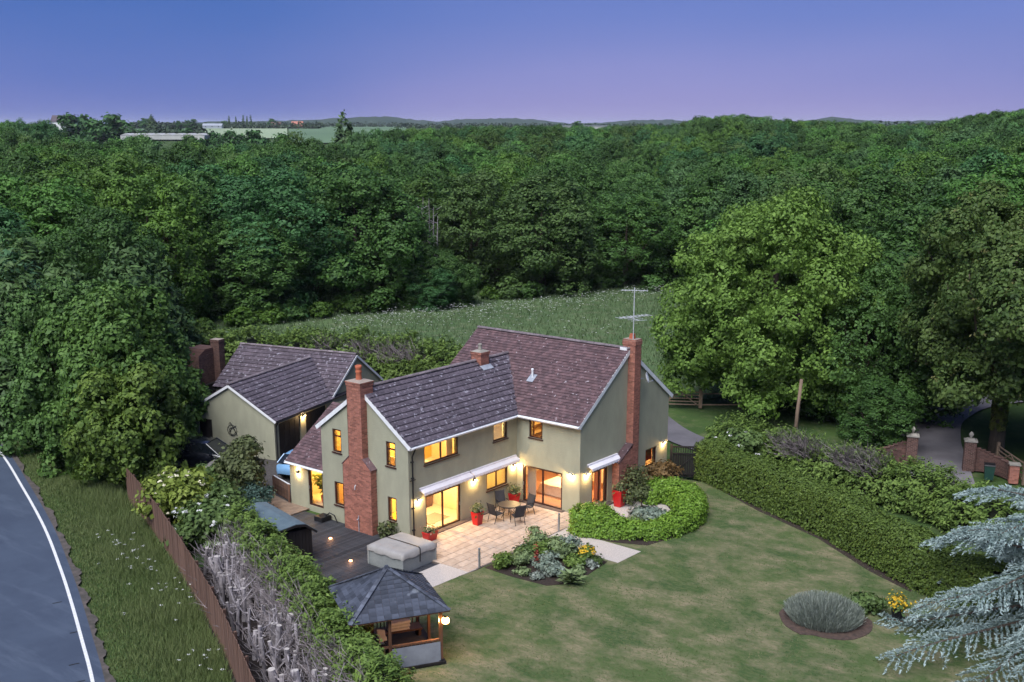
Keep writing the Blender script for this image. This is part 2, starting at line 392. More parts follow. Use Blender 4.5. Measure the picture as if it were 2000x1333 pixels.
def spline(pts, n=8, closed=False):
    P = [Vector((*p, 0)) if len(p) == 2 else Vector(p) for p in pts]; out = []
    N = len(P)
    for i in range(N if closed else N - 1):
        p0 = P[(i - 1) % N if closed else max(i - 1, 0)]; p1 = P[i]; p2 = P[(i + 1) % N]; p3 = P[(i + 2) % N if closed else min(i + 2, N - 1)]
        for k in range(n):
            t = k / n
            out.append(0.5 * ((2 * p1) + (p2 - p0) * t + (2 * p0 - 5 * p1 + 4 * p2 - p3) * t * t + (3 * p1 - p0 - 3 * p2 + p3) * t ** 3))
    if not closed: out.append(P[-1])
    return out

def strip(pts, a, b, z, mb=None):
    """ribbon from offset a to offset b (left of travel positive) along pts"""
    mb = mb or MB(); P = [Vector((p[0], p[1], 0)) for p in pts]; L = []; Q = []
    for i, p in enumerate(P):
        t = (P[min(i + 1, len(P) - 1)] - P[max(i - 1, 0)]).normalized(); nrm = Vector((-t.y, t.x, 0))
        L.append(p + nrm * a); Q.append(p + nrm * b)
    vs = [(v.x, v.y, z) for v in L] + [(v.x, v.y, z) for v in Q]; n = len(P)
    mb.add(vs, [(i, i + 1, n + i + 1, n + i) for i in range(n - 1)])
    return mb

# grass-like ground material with patches
def groundmat(name, cols, scales, bump=0.5, bscale=30, rough=0.95):
    m, nt, out = newmat(name); n, l = nt.nodes, nt.links
    p = n.new('ShaderNodeBsdfPrincipled'); l.new(p.outputs[0], out.inputs[0]); p.inputs['Roughness'].default_value = rough; p.inputs['Specular IOR Level'].default_value = 0.12
    g = n.new('ShaderNodeNewGeometry'); col = None
    for i, c in enumerate(cols):
        if col is None:
            rg = n.new('ShaderNodeRGB'); rg.outputs[0].default_value = rgba(c); col = rg.outputs[0]; continue
        sc, lo, hi, st = scales[i - 1]
        mpn = n.new('ShaderNodeMapping'); mpn.inputs['Scale'].default_value = st; mpn.inputs['Location'].default_value = (i * 13.7, i * 5.1, 0); mpn.inputs['Rotation'].default_value = (0, 0, 0.6 * i)
        l.new(g.outputs['Position'], mpn.inputs[0])
        nz = n.new('ShaderNodeTexNoise'); nz.inputs['Scale'].default_value = sc; nz.inputs['Detail'].default_value = 7; nz.inputs['Roughness'].default_value = 0.68
        l.new(mpn.outputs[0], nz.inputs['Vector'])
        mr = n.new('ShaderNodeMapRange'); mr.inputs[1].default_value = lo; mr.inputs[2].default_value = hi; l.new(nz.outputs[0], mr.inputs[0])
        mx = n.new('ShaderNodeMix'); mx.data_type = 'RGBA'; l.new(mr.outputs[0], mx.inputs[0]); l.new(col, mx.inputs[6]); mx.inputs[7].default_value = rgba(c); col = mx.outputs[2]
    l.new(col, p.inputs['Base Color'])
    nb = n.new('ShaderNodeTexNoise'); nb.inputs['Scale'].default_value = bscale; nb.inputs['Detail'].default_value = 3; l.new(g.outputs['Position'], nb.inputs['Vector'])
    bp = n.new('ShaderNodeBump'); bp.inputs['Strength'].default_value = bump; bp.inputs['Distance'].default_value = 0.06; l.new(nb.outputs[0], bp.inputs['Height']); l.new(bp.outputs[0], p.inputs['Normal'])
    return m

one = (1, 1, 1)
M['ground'] = groundmat('rough_ground', [(0.055, 0.095, 0.026), (0.038, 0.070, 0.022), (0.095, 0.115, 0.048)], [(0.25, 0.4, 0.6, one), (0.7, 0.52, 0.68, one)], 0.8, 8)
M['lawn'] = groundmat('mown_lawn', [(0.070, 0.108, 0.035), (0.047, 0.084, 0.028), (0.225, 0.192, 0.116), (0.102, 0.125, 0.050)],
                      [(0.30, 0.40, 0.60, one), (0.60, 0.43, 0.64, (1.2, 0.9, 1)), (5.5, 0.45, 0.66, (1.6, 0.6, 1))], 0.5, 40)
M['meadow'] = groundmat('meadow_grass', [(0.095, 0.145, 0.060), (0.068, 0.115, 0.046), (0.150, 0.170, 0.095)], [(0.12, 0.4, 0.6, one), (0.6, 0.5, 0.7, one)], 0.8, 6)
M['field'] = groundmat('far_field', [(0.16, 0.22, 0.12), (0.12, 0.18, 0.10)], [(0.004, 0.4, 0.6, one)], 0.1, 1)

# terrain: one sheet to the horizon, a polar grid centred under the viewpoint
rad = np.concatenate([np.linspace(4, 120, 30), np.geomspace(130, 14000, 70)])
ang = np.concatenate([np.linspace(-0.6, 0.6, 121), np.linspace(0.6, 2 * math.pi - 0.6, 60)[1:-1]]) + YAW
rr, aa = np.meshgrid(rad, ang, indexing='ij')
gx, gy = CX + rr * np.cos(aa), CY + rr * np.sin(aa)
gz = ground_h(gx, gy)
nr_, na_ = rr.shape
V = [(CX, CY, -0.2)] + list(map(tuple, np.stack([gx.ravel(), gy.ravel(), gz.ravel()], 1)))
Fc = [(0, 1 + k, 1 + (k + 1) % na_) for k in range(na_)]
for i in range(nr_ - 1):
    for k in range(na_):
        k2 = (k + 1) % na_
        Fc.append((1 + i * na_ + k, 1 + (i + 1) * na_ + k, 1 + (i + 1) * na_ + k2, 1 + i * na_ + k2))
gm = MB(); gm.add(V, Fc, 0, 0.5)
ground = gm.build('ground', M['ground'], smooth=True); tag(ground, 'rough grassy ground reaching to the horizon', None, None, 'structure')

LAWN = [(-11.4, -4.45), (-8.9, -4.80), (-2.3, -4.80), (-1.5, -4.4), (5, -4.6), (8.6, -4.7), (8.9, -6.7), (6.6, -10.9), (4.8, -14.8), (2.4, -18.4), (1.6, -20.6), (5, -30), (-12, -36), (-27, -19), (-21.5, -11.5), (-18.6, -5.6), (-16.6, -3.2), (-13.2, -3.6)]
sheet('lawn', LAWN, -0.02, M['lawn'], 0.16)
MEADOW = [(9.5, 27), (20, 12), (27, 3.5), (46, -2), (90, 20), (104, 44), (82, 47), (67, 49), (57, 53), (44, 57), (33, 62), (22, 62), (12, 42)]
sheet('meadow', MEADOW, -0.12, M['meadow'])
YARD = [(-12.6, 12.5), (-7.6, 9.3), (0.2, 6.0), (8.5, 9), (12, 18), (4.5, 30), (-5, 27), (-9.5, 22)]
M['yard'] = mat('yard_gravel', (0.085, 0.075, 0.068), (0.05, 0.045, 0.042), scale=7, rough=0.95, bump=0.7, bscale=20)
sheet('yard', YARD, -0.10, M['yard'])

# road with its white edge line
EDGE = spline([(-40, -27), (-33, -14.5), (-28.6, -6.9), (-25.5, -1.04), (-23.7, 2.73), (-22.05, 6.27), (-20.38, 9.99), (-17.96, 15.68), (-15.32, 22.67), (-12.49, 30.69), (-10.0, 40), (-8.6, 52), (-9, 66)], 6)
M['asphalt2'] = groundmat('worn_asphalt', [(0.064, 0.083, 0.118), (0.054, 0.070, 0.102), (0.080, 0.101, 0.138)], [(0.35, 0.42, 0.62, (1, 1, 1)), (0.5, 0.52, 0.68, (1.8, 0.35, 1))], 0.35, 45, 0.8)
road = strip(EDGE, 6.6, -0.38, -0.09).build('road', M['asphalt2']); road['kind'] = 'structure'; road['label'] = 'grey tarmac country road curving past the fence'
mb = strip(EDGE, 0.13, 0.0, -0.082); mb.build('edge_line', M['paint'], road)
mb = MB(); nE = len(EDGE)
va, vb_ = [], []
EF = spline([(p.x, p.y) for p in EDGE], 4)
for i, p in enumerate(EF):
    t_ = (EF[min(i + 1, len(EF) - 1)] - EF[max(i - 1, 0)]).normalized(); n_ = Vector((t_.y, -t_.x, 0)); w_ = .58 + .10 * math.sin(i * .37) + .05 * math.sin(i * .9) + rnd.uniform(-.05, .05)
    va.append((p + n_ * .34).to_tuple()[:2] + (-.084,)); vb_.append((p + n_ * w_).to_tuple()[:2] + (-.084,))
mb.add(va + vb_, [(i, len(va) + i, len(va) + i + 1, i + 1) for i in range(len(va) - 1)])
mb.build('road_edge', mat('gritty_edge', (.11, .09, .08), (.06, .055, .045), scale=3, rough=.95, bump=.8, bscale=20), road)
mb = strip(EDGE, 6.2, 6.07, -0.082); mb.build('edge_line', M['paint'], road)
mb = MB(); Ec = [p for p in spline([(p.x, p.y) for p in EDGE[::3]], 6)]
for i in range(6, len(Ec) - 8, 10): strip(Ec[i:i + 4], 3.22, 3.10, -0.082, mb)
mb.build('centre_line', M['paint'], road)
for px_, py_ in ((-22.6, 3.0), (-24.1, 0.5), (-24.7, -0.9), (-21.5, 6.2)):   # repaired joints by the edge
    mb = MB(); mb.add([(px_ - 1.2, py_ + 0.52, -0.084), (px_ - 0.85, py_ + 0.40, -0.084), (px_ - 0.83, py_ + 0.46, -0.084), (px_ - 1.18, py_ + 0.59, -0.084)], [(0, 1, 2, 3)])
    mb.build('tar_patch', M['tyre'], road)

LANE = spline([(30, 16), (22, 6.5), (16.9, 0.2), (15.2, -5.5), (15.4, -12), (16.6, -18.5), (16.6, -27), (14, -38)], 8)
lane = strip(LANE, 1.2, -1.25, -0.10).build('lane', M['lane']); lane['kind'] = 'structure'
DRIVE = spline([(16.0, -17.2), (20.2, -15.45), (27, -12.7), (33, -11.3), (40, -12.5), (50, -20)], 8)
drive = strip(DRIVE, 1.9, -1.75, -0.094).build('driveway', M['drive']); drive['kind'] = 'structure'

# patio of individual slabs
patio = MB().b2((-9.35, -4.74, -0.14), (-0.02, -0.02, -0.025)).build('patio', M['joint']); patio['kind'] = 'structure'
slab_me = {}
def slab(x0, y0, x1, y1):
    w, d = round(x1 - x0, 3), round(y1 - y0, 3)
    if (w, d) not in slab_me:
        a = 0.008
        mbs = MB().frustum((0, 0, 0), (w / 2 - 0.007, d / 2 - 0.007), (w / 2 - 0.007 - a, d / 2 - 0.007 - a), 0.035, r=0.5)
        me = mbs.mesh('slab'); me.materials.append(M['slab']); slab_me[(w, d)] = me
    o = bpy.data.objects.new('slab', slab_me[(w, d)]); COL.objects.link(o); o.parent = patio
    o.location = ((x0 + x1) / 2, (y0 + y1) / 2, -0.036 + rnd.uniform(-0.002, 0.004)); o.rotation_euler = (rnd.uniform(-.002, .002), rnd.uniform(-.002, .002), 0)
row = 0; y = -0.03
while y > -4.72:
    d = (0.45, 0.6, 0.45, 0.6, 0.45)[row % 5]; y2 = max(y - d, -4.73)
    if y - y2 > 0.1:
        x = -9.33 + (0.0, 0.3, 0.15)[row % 3]
        if x > -9.3: slab(-9.33, y2, x, y)
        while x < -0.04:
            w = rnd.choice((0.6, 0.6, 0.45, 0.75)); x2 = min(x + w, -0.03)
            if -0.03 - x2 < 0.2: x2 = -0.03
            slab(x, y2, x2, y); x = x2
    y = y2; row += 1

# dark timber deck
deck = MB().b2((-13.6, -2.95, -0.2), (-8.2, 7.6, -0.14)).build('deck', M['under']); deck['kind'] = 'structure'
plank_me = MB().b2((-2.68, -0.068, 0), (2.68, 0.068, 0.03), r=.5).mesh('plank'); plank_me.materials.append(M['deck'])
y = -2.86
while y < 7.55:
    o = bpy.data.objects.new('plank', plank_me); COL.objects.link(o); o.parent = deck; o.location = (-10.9, y, -0.14 + rnd.uniform(0, .004))
    y += 0.145

def gravel_area(name, poly, z, label=None):
    o = sheet(name, poly, z, M['gravel'], 0.1)
    if label: o['label'] = label
    return o
gravel_area('gravel_path', [(-12.0, -4.55), (-8.76, -4.72), (-9.36, -3.0), (-11.4, -2.97)], -0.008)
gravel_area('gravel_path', [(-4.2, -9.25), (-2.35, -9.3), (-2.3, -7), (-2.0, -4.72), (-4.35, -4.76), (-4.2, -7)], -0.006)
gravel_area('pebble_court', [(-1.9, -4.65), (0, -4.10), (8.3, -4.10), (6.6, -5.4), (5.2, -7.4), (3.2, -8.6), (0.2, -8.8), (-1.4, -7.6)], -0.012)
sheet('flower_bed', [(-8.45, -4.9), (-8.5, -6.4), (-8.35, -8.3), (-7.4, -9.1), (-6.2, -9.0), (-4.4, -8.8), (-4.36, -4.85)], 0.0, M['soil'], 0.06)
sheet('hedge_bed', [(-2.3, -4.9), (-2.15, -7.6), (-1.5, -9.1), (0.9, -9.72), (3.2, -9.5), (4.6, -8.6), (5.6, -7.4), (6.3, -6), (4.8, -6), (3, -8), (0.4, -8.2), (-0.8, -6.8), (-0.9, -5)], 0.0, M['soil'], 0.06)
lavp = [(-4.15 + 1.72 * math.cos(a) * (1 + .07 * math.sin(5 * a) + .04 * math.sin(11 * a)), -19.2 + 1.85 * math.sin(a)) for a in np.linspace(0, 2 * math.pi, 28)[:-1]]
M['paving'] = mat('brown_paving', (.27, .20, .145), (.17, .125, .095), scale=3, rough=.9, bump=.6, bscale=12)
sheet('paved_path', [(-11.0, 7.62), (-7.82, 7.62), (-7.82, 9.3), (-7.2, 12.2), (-9.0, 12.4)], -.085, M['paving'], .05)
sheet('lavender_bed', lavp, 0.004, mat('reddish_mulch', (.10, .065, .05), (.05, .036, .03), scale=5, rough=.95, bump=.8, bscale=25), 0.06)
sheet('hedge_bed', [(8.9, -6.4), (6.3, -11), (4.5, -15), (2.0, -18.6), (0.9, -20.8), (3.2, -21.5), (6, -17), (9, -10), (10.5, -6.5)], -0.014, M['soil'], 0.04)
# ------------------------------------------------------------------ building helpers
def beam(mb, p, q, w, h, mi=0, up=(0, 0, 1), r=None):
    p, q = Vector(p), Vector(q); d = q - p; t = d.normalized(); u = Vector(up); s = t.cross(u).normalized(); u = s.cross(t)
    rot = Matrix((t, s, u)).transposed()
    return mb.box((p + q) / 2, (d.length, w, h), mi, 0, r, rot)

def wall_panel(mb, axis, const, sign, u0, u1, z0, z1, holes, th=0.28):
    """outer face at const, inner face th behind it; holes = (u0,u1,z0,z1); material 0 outside, 1 inside"""
    us = sorted({u0, u1, *[h[0] for h in holes], *[h[1] for h in holes]}); zs = sorted({z0, z1, *[h[2] for h in holes], *[h[3] for h in holes]})
    inn = const - sign * th
    P = (lambda u, z, c: (c, u, z)) if axis == 'x' else (lambda u, z, c: (u, c, z))
    for i in range(len(us) - 1):
        for j in range(len(zs) - 1):
            um, zm = (us[i] + us[i + 1]) / 2, (zs[j] + zs[j + 1]) / 2
            if any(h[0] < um < h[1] and h[2] < zm < h[3] for h in holes): continue
            a = [(us[i], zs[j]), (us[i + 1], zs[j]), (us[i + 1], zs[j + 1]), (us[i], zs[j + 1])]
            mb.add([P(u, z, const) for u, z in a], [(0, 1, 2, 3)], 0, .5); mb.add([P(u, z, inn) for u, z in a], [(3, 2, 1, 0)], 1, .5)
    for h in holes:
        c = [(h[0], h[2]), (h[1], h[2]), (h[1], h[3]), (h[0], h[3])]
        for k in range(4):
            a, b = c[k], c[(k + 1) % 4]
            mb.add([P(*a, const), P(*b, const), P(*b, inn), P(*a, inn)], [(0, 1, 2, 3)], 0, .5)
    for (ua, za, ub, zb) in ((u0, z0, u0, z1), (u1, z0, u1, z1), (u0, z1, u1, z1)):
        mb.add([P(ua, za, const), P(ub, zb, const), P(ub, zb, inn), P(ua, za, inn)], [(0, 1, 2, 3)], 0, .5)

def window(parent, axis, const, sign, u0, u1, z0, z1, panes=1, transom=None, name='window', sill=True, handle=False, fw=0.075, label=None):
    """frame set 5 cm back in the opening; pane children; sill child"""
    c = const - sign * 0.07; mb = MB()
    def bx(b, ua, ub, za, zb, d=0.07, off=0.0):
        lo, hi = c + off - d / 2, c + off + d / 2
        b.b2((lo, ua, za), (hi, ub, zb)) if axis == 'x' else b.b2((ua, lo, za), (ub, hi, zb))
    bx(mb, u0, u1, z0, z0 + fw); bx(mb, u0, u1, z1 - fw, z1); bx(mb, u0, u0 + fw, z0 + fw, z1 - fw); bx(mb, u1 - fw, u1, z0 + fw, z1 - fw)
    W = (u1 - u0 - 2 * fw) / panes; mw = fw * 0.95
    for k in range(1, panes): bx(mb, u0 + fw + k * W - mw / 2, u0 + fw + k * W + mw / 2, z0 + fw, z1 - fw, 0.066)
    if transom: bx(mb, u0 + fw, u1 - fw, transom - .03, transom + .03, 0.066)
    w = mb.build(name, M['frame'], parent)
    if label: w['label'] = label
    for k in range(panes):
        for za, zb in (((z0 + fw, transom - .03), (transom + .03, z1 - fw)) if transom else ((z0 + fw, z1 - fw),)):
            g = MB(); bx(g, u0 + fw + k * W, u0 + fw + (k + 1) * W, za, zb, 0.012); g.build('pane', M['glass'], w)
    if sill:
        s = MB(); lo, hi = sorted((const - sign * 0.035 + sign * 0.002, const + sign * 0.06))
        s.b2((lo, u0 - .05, z0 - .05), (hi, u1 + .05, z0 - .002)) if axis == 'x' else s.b2((u0 - .05, lo, z0 - .05), (u1 + .05, hi, z0 - .002))
        s.build('sill', M['frame'], w)
    if handle:
        hb = MB(); um = u1 - fw * .5 if handle == 'side' else (u0 + u1) / 2 + .05
        bx(hb, um - .015, um + .015, (z0 + z1) / 2 - .12, (z0 + z1) / 2 + .05, 0.03, sign * .05); hb.build('handle', M['steel'], w)
    return w

def brick_faces(mb, x0, x1, y0, y1, z0, z1, faces='xXyY', bl=0.215, bh=0.065, j=0.010, d=0.02, clip=None):
    """running-bond bricks standing 8 mm proud of a mortar core"""
    e = 0.008; n = max(1, int((z1 - z0) / (bh + j) + .3)); st = (z1 - z0) / n
    mb.b2((x0 + e, y0 + e, z0), (x1 - e, y1 - e, z1), 1, .5)
    for c in range(n):
        za, zb = z0 + c * st + j / 2, z0 + (c + 1) * st - j / 2
        for fa in faces:
            a, b = (y0, y1) if fa in 'xX' else (x0, x1)
            u = a - (bl + j) * (0.5 if c % 2 else 0)
            if fa in 'yY': u -= 0.3 * bl
            while u < b:
                ua, ub = max(u, a) + (0 if u <= a else j / 2), min(u + bl + j, b) - (0 if u + bl + j >= b else j / 2)
                if ub - ua > 0.03:
                    q = rnd.random()
                    if fa == 'x': mb.b2((x0, ua, za), (x0 + d, ub, zb), 0, q)
                    elif fa == 'X': mb.b2((x1 - d, ua, za), (x1, ub, zb), 0, q)
                    elif fa == 'y': mb.b2((ua + (d if u <= a else 0), y0, za), (ub, y0 + d, zb), 0, q)
                    else: mb.b2((ua, y1 - d, za), (ub, y1, zb), 0, q)
                u += bl + j

def tile_plane(O, U, S, ulen, slen, gauge, width, th, parent=None, mats=None, mb=None, limit=None, keep=None, name='roof_tile', lip=0.045, jit=0.004, meshcache={}):
    """O eave corner, U along the eave, S up the slope. Individual tiles under parent (up to limit) or collected in mb"""
    O, U, S = Vector(O), Vector(U).normalized(), Vector(S).normalized(); N = U.cross(S).normalized()
    if N.z < 0: N = -N
    rows = int(round(slen / gauge)); g = slen / rows; cols = int(round(ulen / width)); w = ulen / cols; made = 0
    tilt = math.atan2(lip, g)
    for r_ in range(rows):
        off = (r_ % 2) * w / 2
        for c in range(-1 if off else 0, cols):
            ua, ub = max(0, c * w + off), min(ulen, (c + 1) * w + off)
            if ub - ua < 0.04: continue
            ctr = O + U * ((ua + ub) / 2) + S * ((r_ + 0.5) * g)
            if keep and not keep(ctr): continue
            S2 = (S * math.cos(tilt) - N * math.sin(tilt)); N2 = (N * math.cos(tilt) + S * math.sin(tilt))
            jz = rnd.uniform(-jit, jit)
            pos = ctr + N * (lip * 0.5 + th / 2 + jz)
            rot = Matrix((U, S2, N2)).transposed()
            if U.cross(S2).dot(N2) < 0: rot = Matrix((-U, S2, N2)).transposed()
            dims = (ub - ua - 0.006, g * 1.12, th)
            if parent is not None and (limit is None or made < limit):
                key = (name, round(dims[0], 2), round(dims[1], 3))
                if key not in meshcache:
                    t = MB().box((0, 0, 0), dims, 0, 0, .5); me = t.mesh(name); me.materials.append(mats); meshcache[key] = me
                o = bpy.data.objects.new(name, meshcache[key]); COL.objects.link(o); o.parent = parent
                o.matrix_local = Matrix.Translation(pos) @ rot.to_4x4(); made += 1
            elif mb is not None:
                mb.box(pos, dims, 0, 0, rnd.random(), rot)
    return made

def roof_slab(mb, O, U, S, ulen, slen, th=0.06):
    O, U, S = Vector(O), Vector(U).normalized(), Vector(S).normalized(); N = U.cross(S).normalized()
    if N.z < 0: N = -N
    p = [O, O + U * ulen, O + U * ulen + S * slen, O + S * slen]; q = [v - N * th for v in p]
    mb.add(p + q, [(0, 1, 2, 3), (7, 6, 5, 4), (0, 4, 5, 1), (1, 5, 6, 2), (2, 6, 7, 3), (3, 7, 4, 0)], 0, .5)

def ridge_tiles(parent, a, b, rad=0.12, step=0.45, name='ridge_tile'):
    a, b = Vector(a), Vector(b); d = (b - a); n = max(1, int(round(d.length / step))); t = d.normalized(); s = Vector((-t.y, t.x, 0)).normalized()
    for i in range(n):
        p, q = a + d * (i / n), a + d * ((i + 1) / n - 0.012 / max(.1, d.length)); mb = MB(); vs = []
        for k in range(7):
            an = math.pi * k / 6; o = s * math.cos(an) * rad + Vector((0, 0, math.sin(an) * rad * 0.75))
            vs += [p + o, q + o]
        vs += [p + s * rad * .8, q + s * rad * .8]
        f = [(2 * k, 2 * k + 2, 2 * k + 3, 2 * k + 1) for k in range(6)] + [(0, 2, 4, 6, 8, 10, 12), (13, 11, 9, 7, 5, 3, 1)]
        mb.add(vs[:14], f); mb.build(name, M['ridge'], parent)

# ------------------------------------------------------------------ the house
L1, W1, D, W2, E1, HE, HR, HR1 = 8.19, 6.03, 4.08, 8.47, 6.15, 4.85, 7.92, 7.01
XE, YE = -7.80, 9.05
house = empty('house', (0, 0, 0), label='large sage green rendered house with brown tiled roofs and lit windows', cat='house')
wins = dict(
    gable=[(4.57, 5.19, 3.55, 4.74), (0.83, 1.45, 3.53, 4.74), (4.53, 5.19, 0.78, 2.0), (0.85, 1.43, 0.76, 1.98)],
    wing=[(-7.10, -4.64, 3.55, 4.73), (-1.95, -0.80, 3.56, 4.73), (-7.06, -4.52, 0.0, 1.98), (-2.50, -0.80, 1.06, 2.0)],
    main=[(-1.68, -0.82, 3.57, 4.74), (-2.98, -0.40, 0.0, 2.0)],
    right=[(1.08, 2.53, 0.06, 2.03), (6.2, 7.32, 1.0, 2.05)],
    ext=[(6.52, 7.62, 0.12, 2.12)])
def gable_prism(mb, axis, const, sign, u0, u1, z0, zr, th=0.28):
    P = (lambda u, z, c: (c, u, z)) if axis == 'x' else (lambda u, z, c: (u, c, z))
    t = [(u0, z0), (u1, z0), ((u0 + u1) / 2, zr)]; inn = const - sign * th
    mb.add([P(u, z, const) for u, z in t] + [P(u, z, inn) for u, z in t], [(0, 1, 2), (5, 4, 3), (0, 3, 5, 2), (1, 2, 5, 4)], 0, .5)
WM = [M['render'], M['ivory']]
mb = MB(); wall_panel(mb, 'x', -L1, -1, 0, W1, -0.25, HE, wins['gable']); gable_prism(mb, 'x', -L1, -1, 0.0, W1, HE, HR1 - 0.04); mb.build('wall', WM, house)
mb = MB(); wall_panel(mb, 'y', 0, -1, -L1 + .28, 0.0, -0.25, HE, wins['wing']); mb.build('wall', WM, house)
mb = MB(); wall_panel(mb, 'y', W1, 1, -L1 + .28, 0.0, -0.25, HE, []); mb.build('wall', WM, house)
mb = MB(); wall_panel(mb, 'x', 0, -1, -D, E1, -0.25, HE, wins['main']); mb.build('wall', WM, house)
mb = MB(); wall_panel(mb, 'y', -D, -1, 0.28, W2, -0.25, HE, wins['right']); gable_prism(mb, 'y', -D, -1, 0, W2, HE, HR - 0.04); mb.build('wall', WM, house)
mb = MB(); wall_panel(mb, 'x', W2, 1, -D + .28, E1, -0.25, HE, []); mb.build('wall', WM, house)
mb = MB(); wall_panel(mb, 'y', E1, 1, 0.28, W2 - .28, -0.25, HE, []); gable_prism(mb, 'y', E1, 1, 0, W2, HE, HR - 0.04); mb.build('wall', WM, house)
mb = MB(); wall_panel(mb, 'x', XE, -1, W1, YE, -0.25, 2.34, wins['ext'], .25); mb.build('wall', WM, house)
mb = MB(); wall_panel(mb, 'y', YE, 1, XE + .25, -3.0, -0.25, 2.34, [], .25)
mb.add([(XE, YE, 2.34), (-3.0, YE, 2.34), (-3.0, YE, 4.75), (-4.4, YE, 4.75)], [(0, 1, 2, 3)], 0, .5); mb.build('wall', WM, house)

# floors, ceilings and partitions of the lit rooms
M['ceil'] = mat('ceiling_white', (0.80, 0.74, 0.62), rough=0.9)
M['cream_floor'] = mat('cream_tile_floor', (0.70, 0.60, 0.44), (0.64, 0.54, 0.40), scale=2, rough=0.5)
M['carpet'] = mat('tan_carpet', (0.40, 0.22, 0.13), (0.36, 0.20, 0.12), scale=20, rough=0.95)
def room_part(name, a, b, m): MB().b2(a, b, r=.5).build(name, m, house)
room_part('floor', (-L1 + .29, .29, -0.06), (-.01, W1 - .29, 0.02), M['cream_floor'])
room_part('floor', (.29, -D + .29, -0.06), (W2 - .29, E1 - .29, 0.02), M['carpet'])
room_part('floor', (XE + .26, W1 + .01, -0.06), (-3.3, YE - .26, 0.08), M['cream_floor'])
room_part('ceiling', (-L1 + .29, .29, 2.34), (-.01, W1 - .29, 2.5), M['ceil'])
room_part('ceiling', (.29, -D + .29, 2.34), (W2 - .29, E1 - .29, 2.5), M['ceil'])
room_part('ceiling', (-L1 + .29, .29, 4.86), (-.01, W1 - .29, 4.92), M['ceil'])
room_part('ceiling', (.29, -D + .29, 4.86), (W2 - .29, E1 - .29, 4.92), M['ceil'])
room_part('ceiling', (XE + .26, W1 + .01, 2.30), (-3.3, YE - .26, 2.36), M['ceil'])
for a, b, m in (((-3.45, .29, .03), (-3.35, W1 - .29, 2.33), 'ivory'), ((-3.2, .29, 2.51), (-3.1, W1 - .29, 4.85), 'ivory'),
                ((-L1 + .29, 3.15, .03), (-3.46, 3.25, 2.33), 'amber'), ((-L1 + .29, 3.15, 2.51), (-3.21, 3.25, 4.85), 'amber'),
                ((-3.09, 3.4, 2.51), (-.01, 3.5, 4.85), 'ivory'), ((-3.34, 4.3, .03), (-.01, 4.4, 2.33), 'amber'),
                ((5.0, -D + .29, .03), (5.1, E1 - .29, 2.33), 'ivory'), ((.29, 2.2, .03), (4.99, 2.3, 2.33), 'ivory'),
                ((4.4, -D + .29, 2.51), (4.5, E1 - .29, 4.85), 'ivory'), ((.29, 1.0, 2.51), (4.39, 1.1, 4.85), 'ivory')):
    room_part('partition', a, b, M[m])

# windows and doors
for i, h in enumerate(wins['gable']): window(house, 'x', -L1, -1, *h, transom=(h[2] + (h[3] - h[2]) * .70) if i < 2 else None, label=('narrow brown window glowing amber, upper left of the brick chimney', 'narrow brown window glowing cream, upper right of the brick chimney', 'narrow brown window, lower left of the brick chimney', 'narrow brown window, lower right of the brick chimney')[i])
window(house, 'y', 0, -1, *wins['wing'][0], panes=2, label='wide two pane upstairs window lit yellow')
window(house, 'y', 0, -1, *wins['wing'][1], panes=1, label='single upstairs window with pale lit blind')
window(house, 'y', 0, -1, *wins['wing'][2], panes=2, name='sliding_door', sill=False, handle='side', fw=.09, label='two leaf sliding patio door with cream floor behind')
window(house, 'y', 0, -1, *wins['wing'][3], panes=2, label='two pane kitchen window under the awning')
window(house, 'x', 0, -1, *wins['main'][0], panes=1, label='upstairs window with shelves and lamp inside')
window(house, 'x', 0, -1, *wins['main'][1], panes=2, name='sliding_door', sill=False, handle='side', fw=.09, label='two leaf sliding door showing draped bed and tan carpet')
window(house, 'y', -D, -1, *wins['right'][0], panes=2, name='french_door', sill=False, handle='mid', fw=.10, label='double glazed door with peach curtains')
window(house, 'y', -D, -1, *wins['right'][1], panes=1, label='ground floor window with red blind')
window(house, 'x', XE, -1, *wins['ext'][0], panes=1, name='glass_door', sill=False, handle='side', fw=.09, label='full height glazed door of the low side extension')
M['step'] = mat('dark_step', (0.11, 0.085, 0.075), (0.08, 0.06, 0.055), scale=6, rough=0.9)
MB().b2((-7.3, -0.32, -0.03), (-2.2, -0.003, 0.045)).build('door_step', M['step'], house)
MB().b2((-0.30, -3.2, -0.03), (-0.003, -0.25, 0.035)).build('door_step', M['step'], house)
MB().b2((0.9, -D - .35, -0.03), (2.7, -D - .003, 0.05)).build('door_step', M['step'], house)

# roofs: deck, tiles, ridge, fascia, gutters
sm, sw = (HR - HE) / (W2 / 2), (HR1 - HE) / (W1 / 2)
ov = 0.24
Sm = Vector((W2 / 2, 0, HR - HE)).normalized(); Sw = Vector((0, W1 / 2, HR1 - HE)).normalized()
lm_ = math.hypot(W2 / 2 + ov, (W2 / 2 + ov) * sm); lw_ = math.hypot(W1 / 2 + ov, (W1 / 2 + ov) * sw)
zm0, zw0 = HE - ov * sm + .05, HE - ov * sw + .05
def main_z(x): return HE + .05 + min(x, W2 - x) * sm
def wing_z(y): return HE + .05 + min(y, W1 - y) * sw
VX = 0.11
mb = MB()
roof_slab(mb, (-ov, -D - VX, zm0), (0, 1, 0), Sm, D + E1 + 2 * VX, lm_)
roof_slab(mb, (W2 + ov, -D - VX, zm0), (0, 1, 0), Vector((-Sm.x, 0, Sm.z)), D + E1 + 2 * VX, lm_)
roof_slab(mb, (-L1 - VX, -ov, zw0), (1, 0, 0), Sw, L1 + VX + 3.4, lw_)
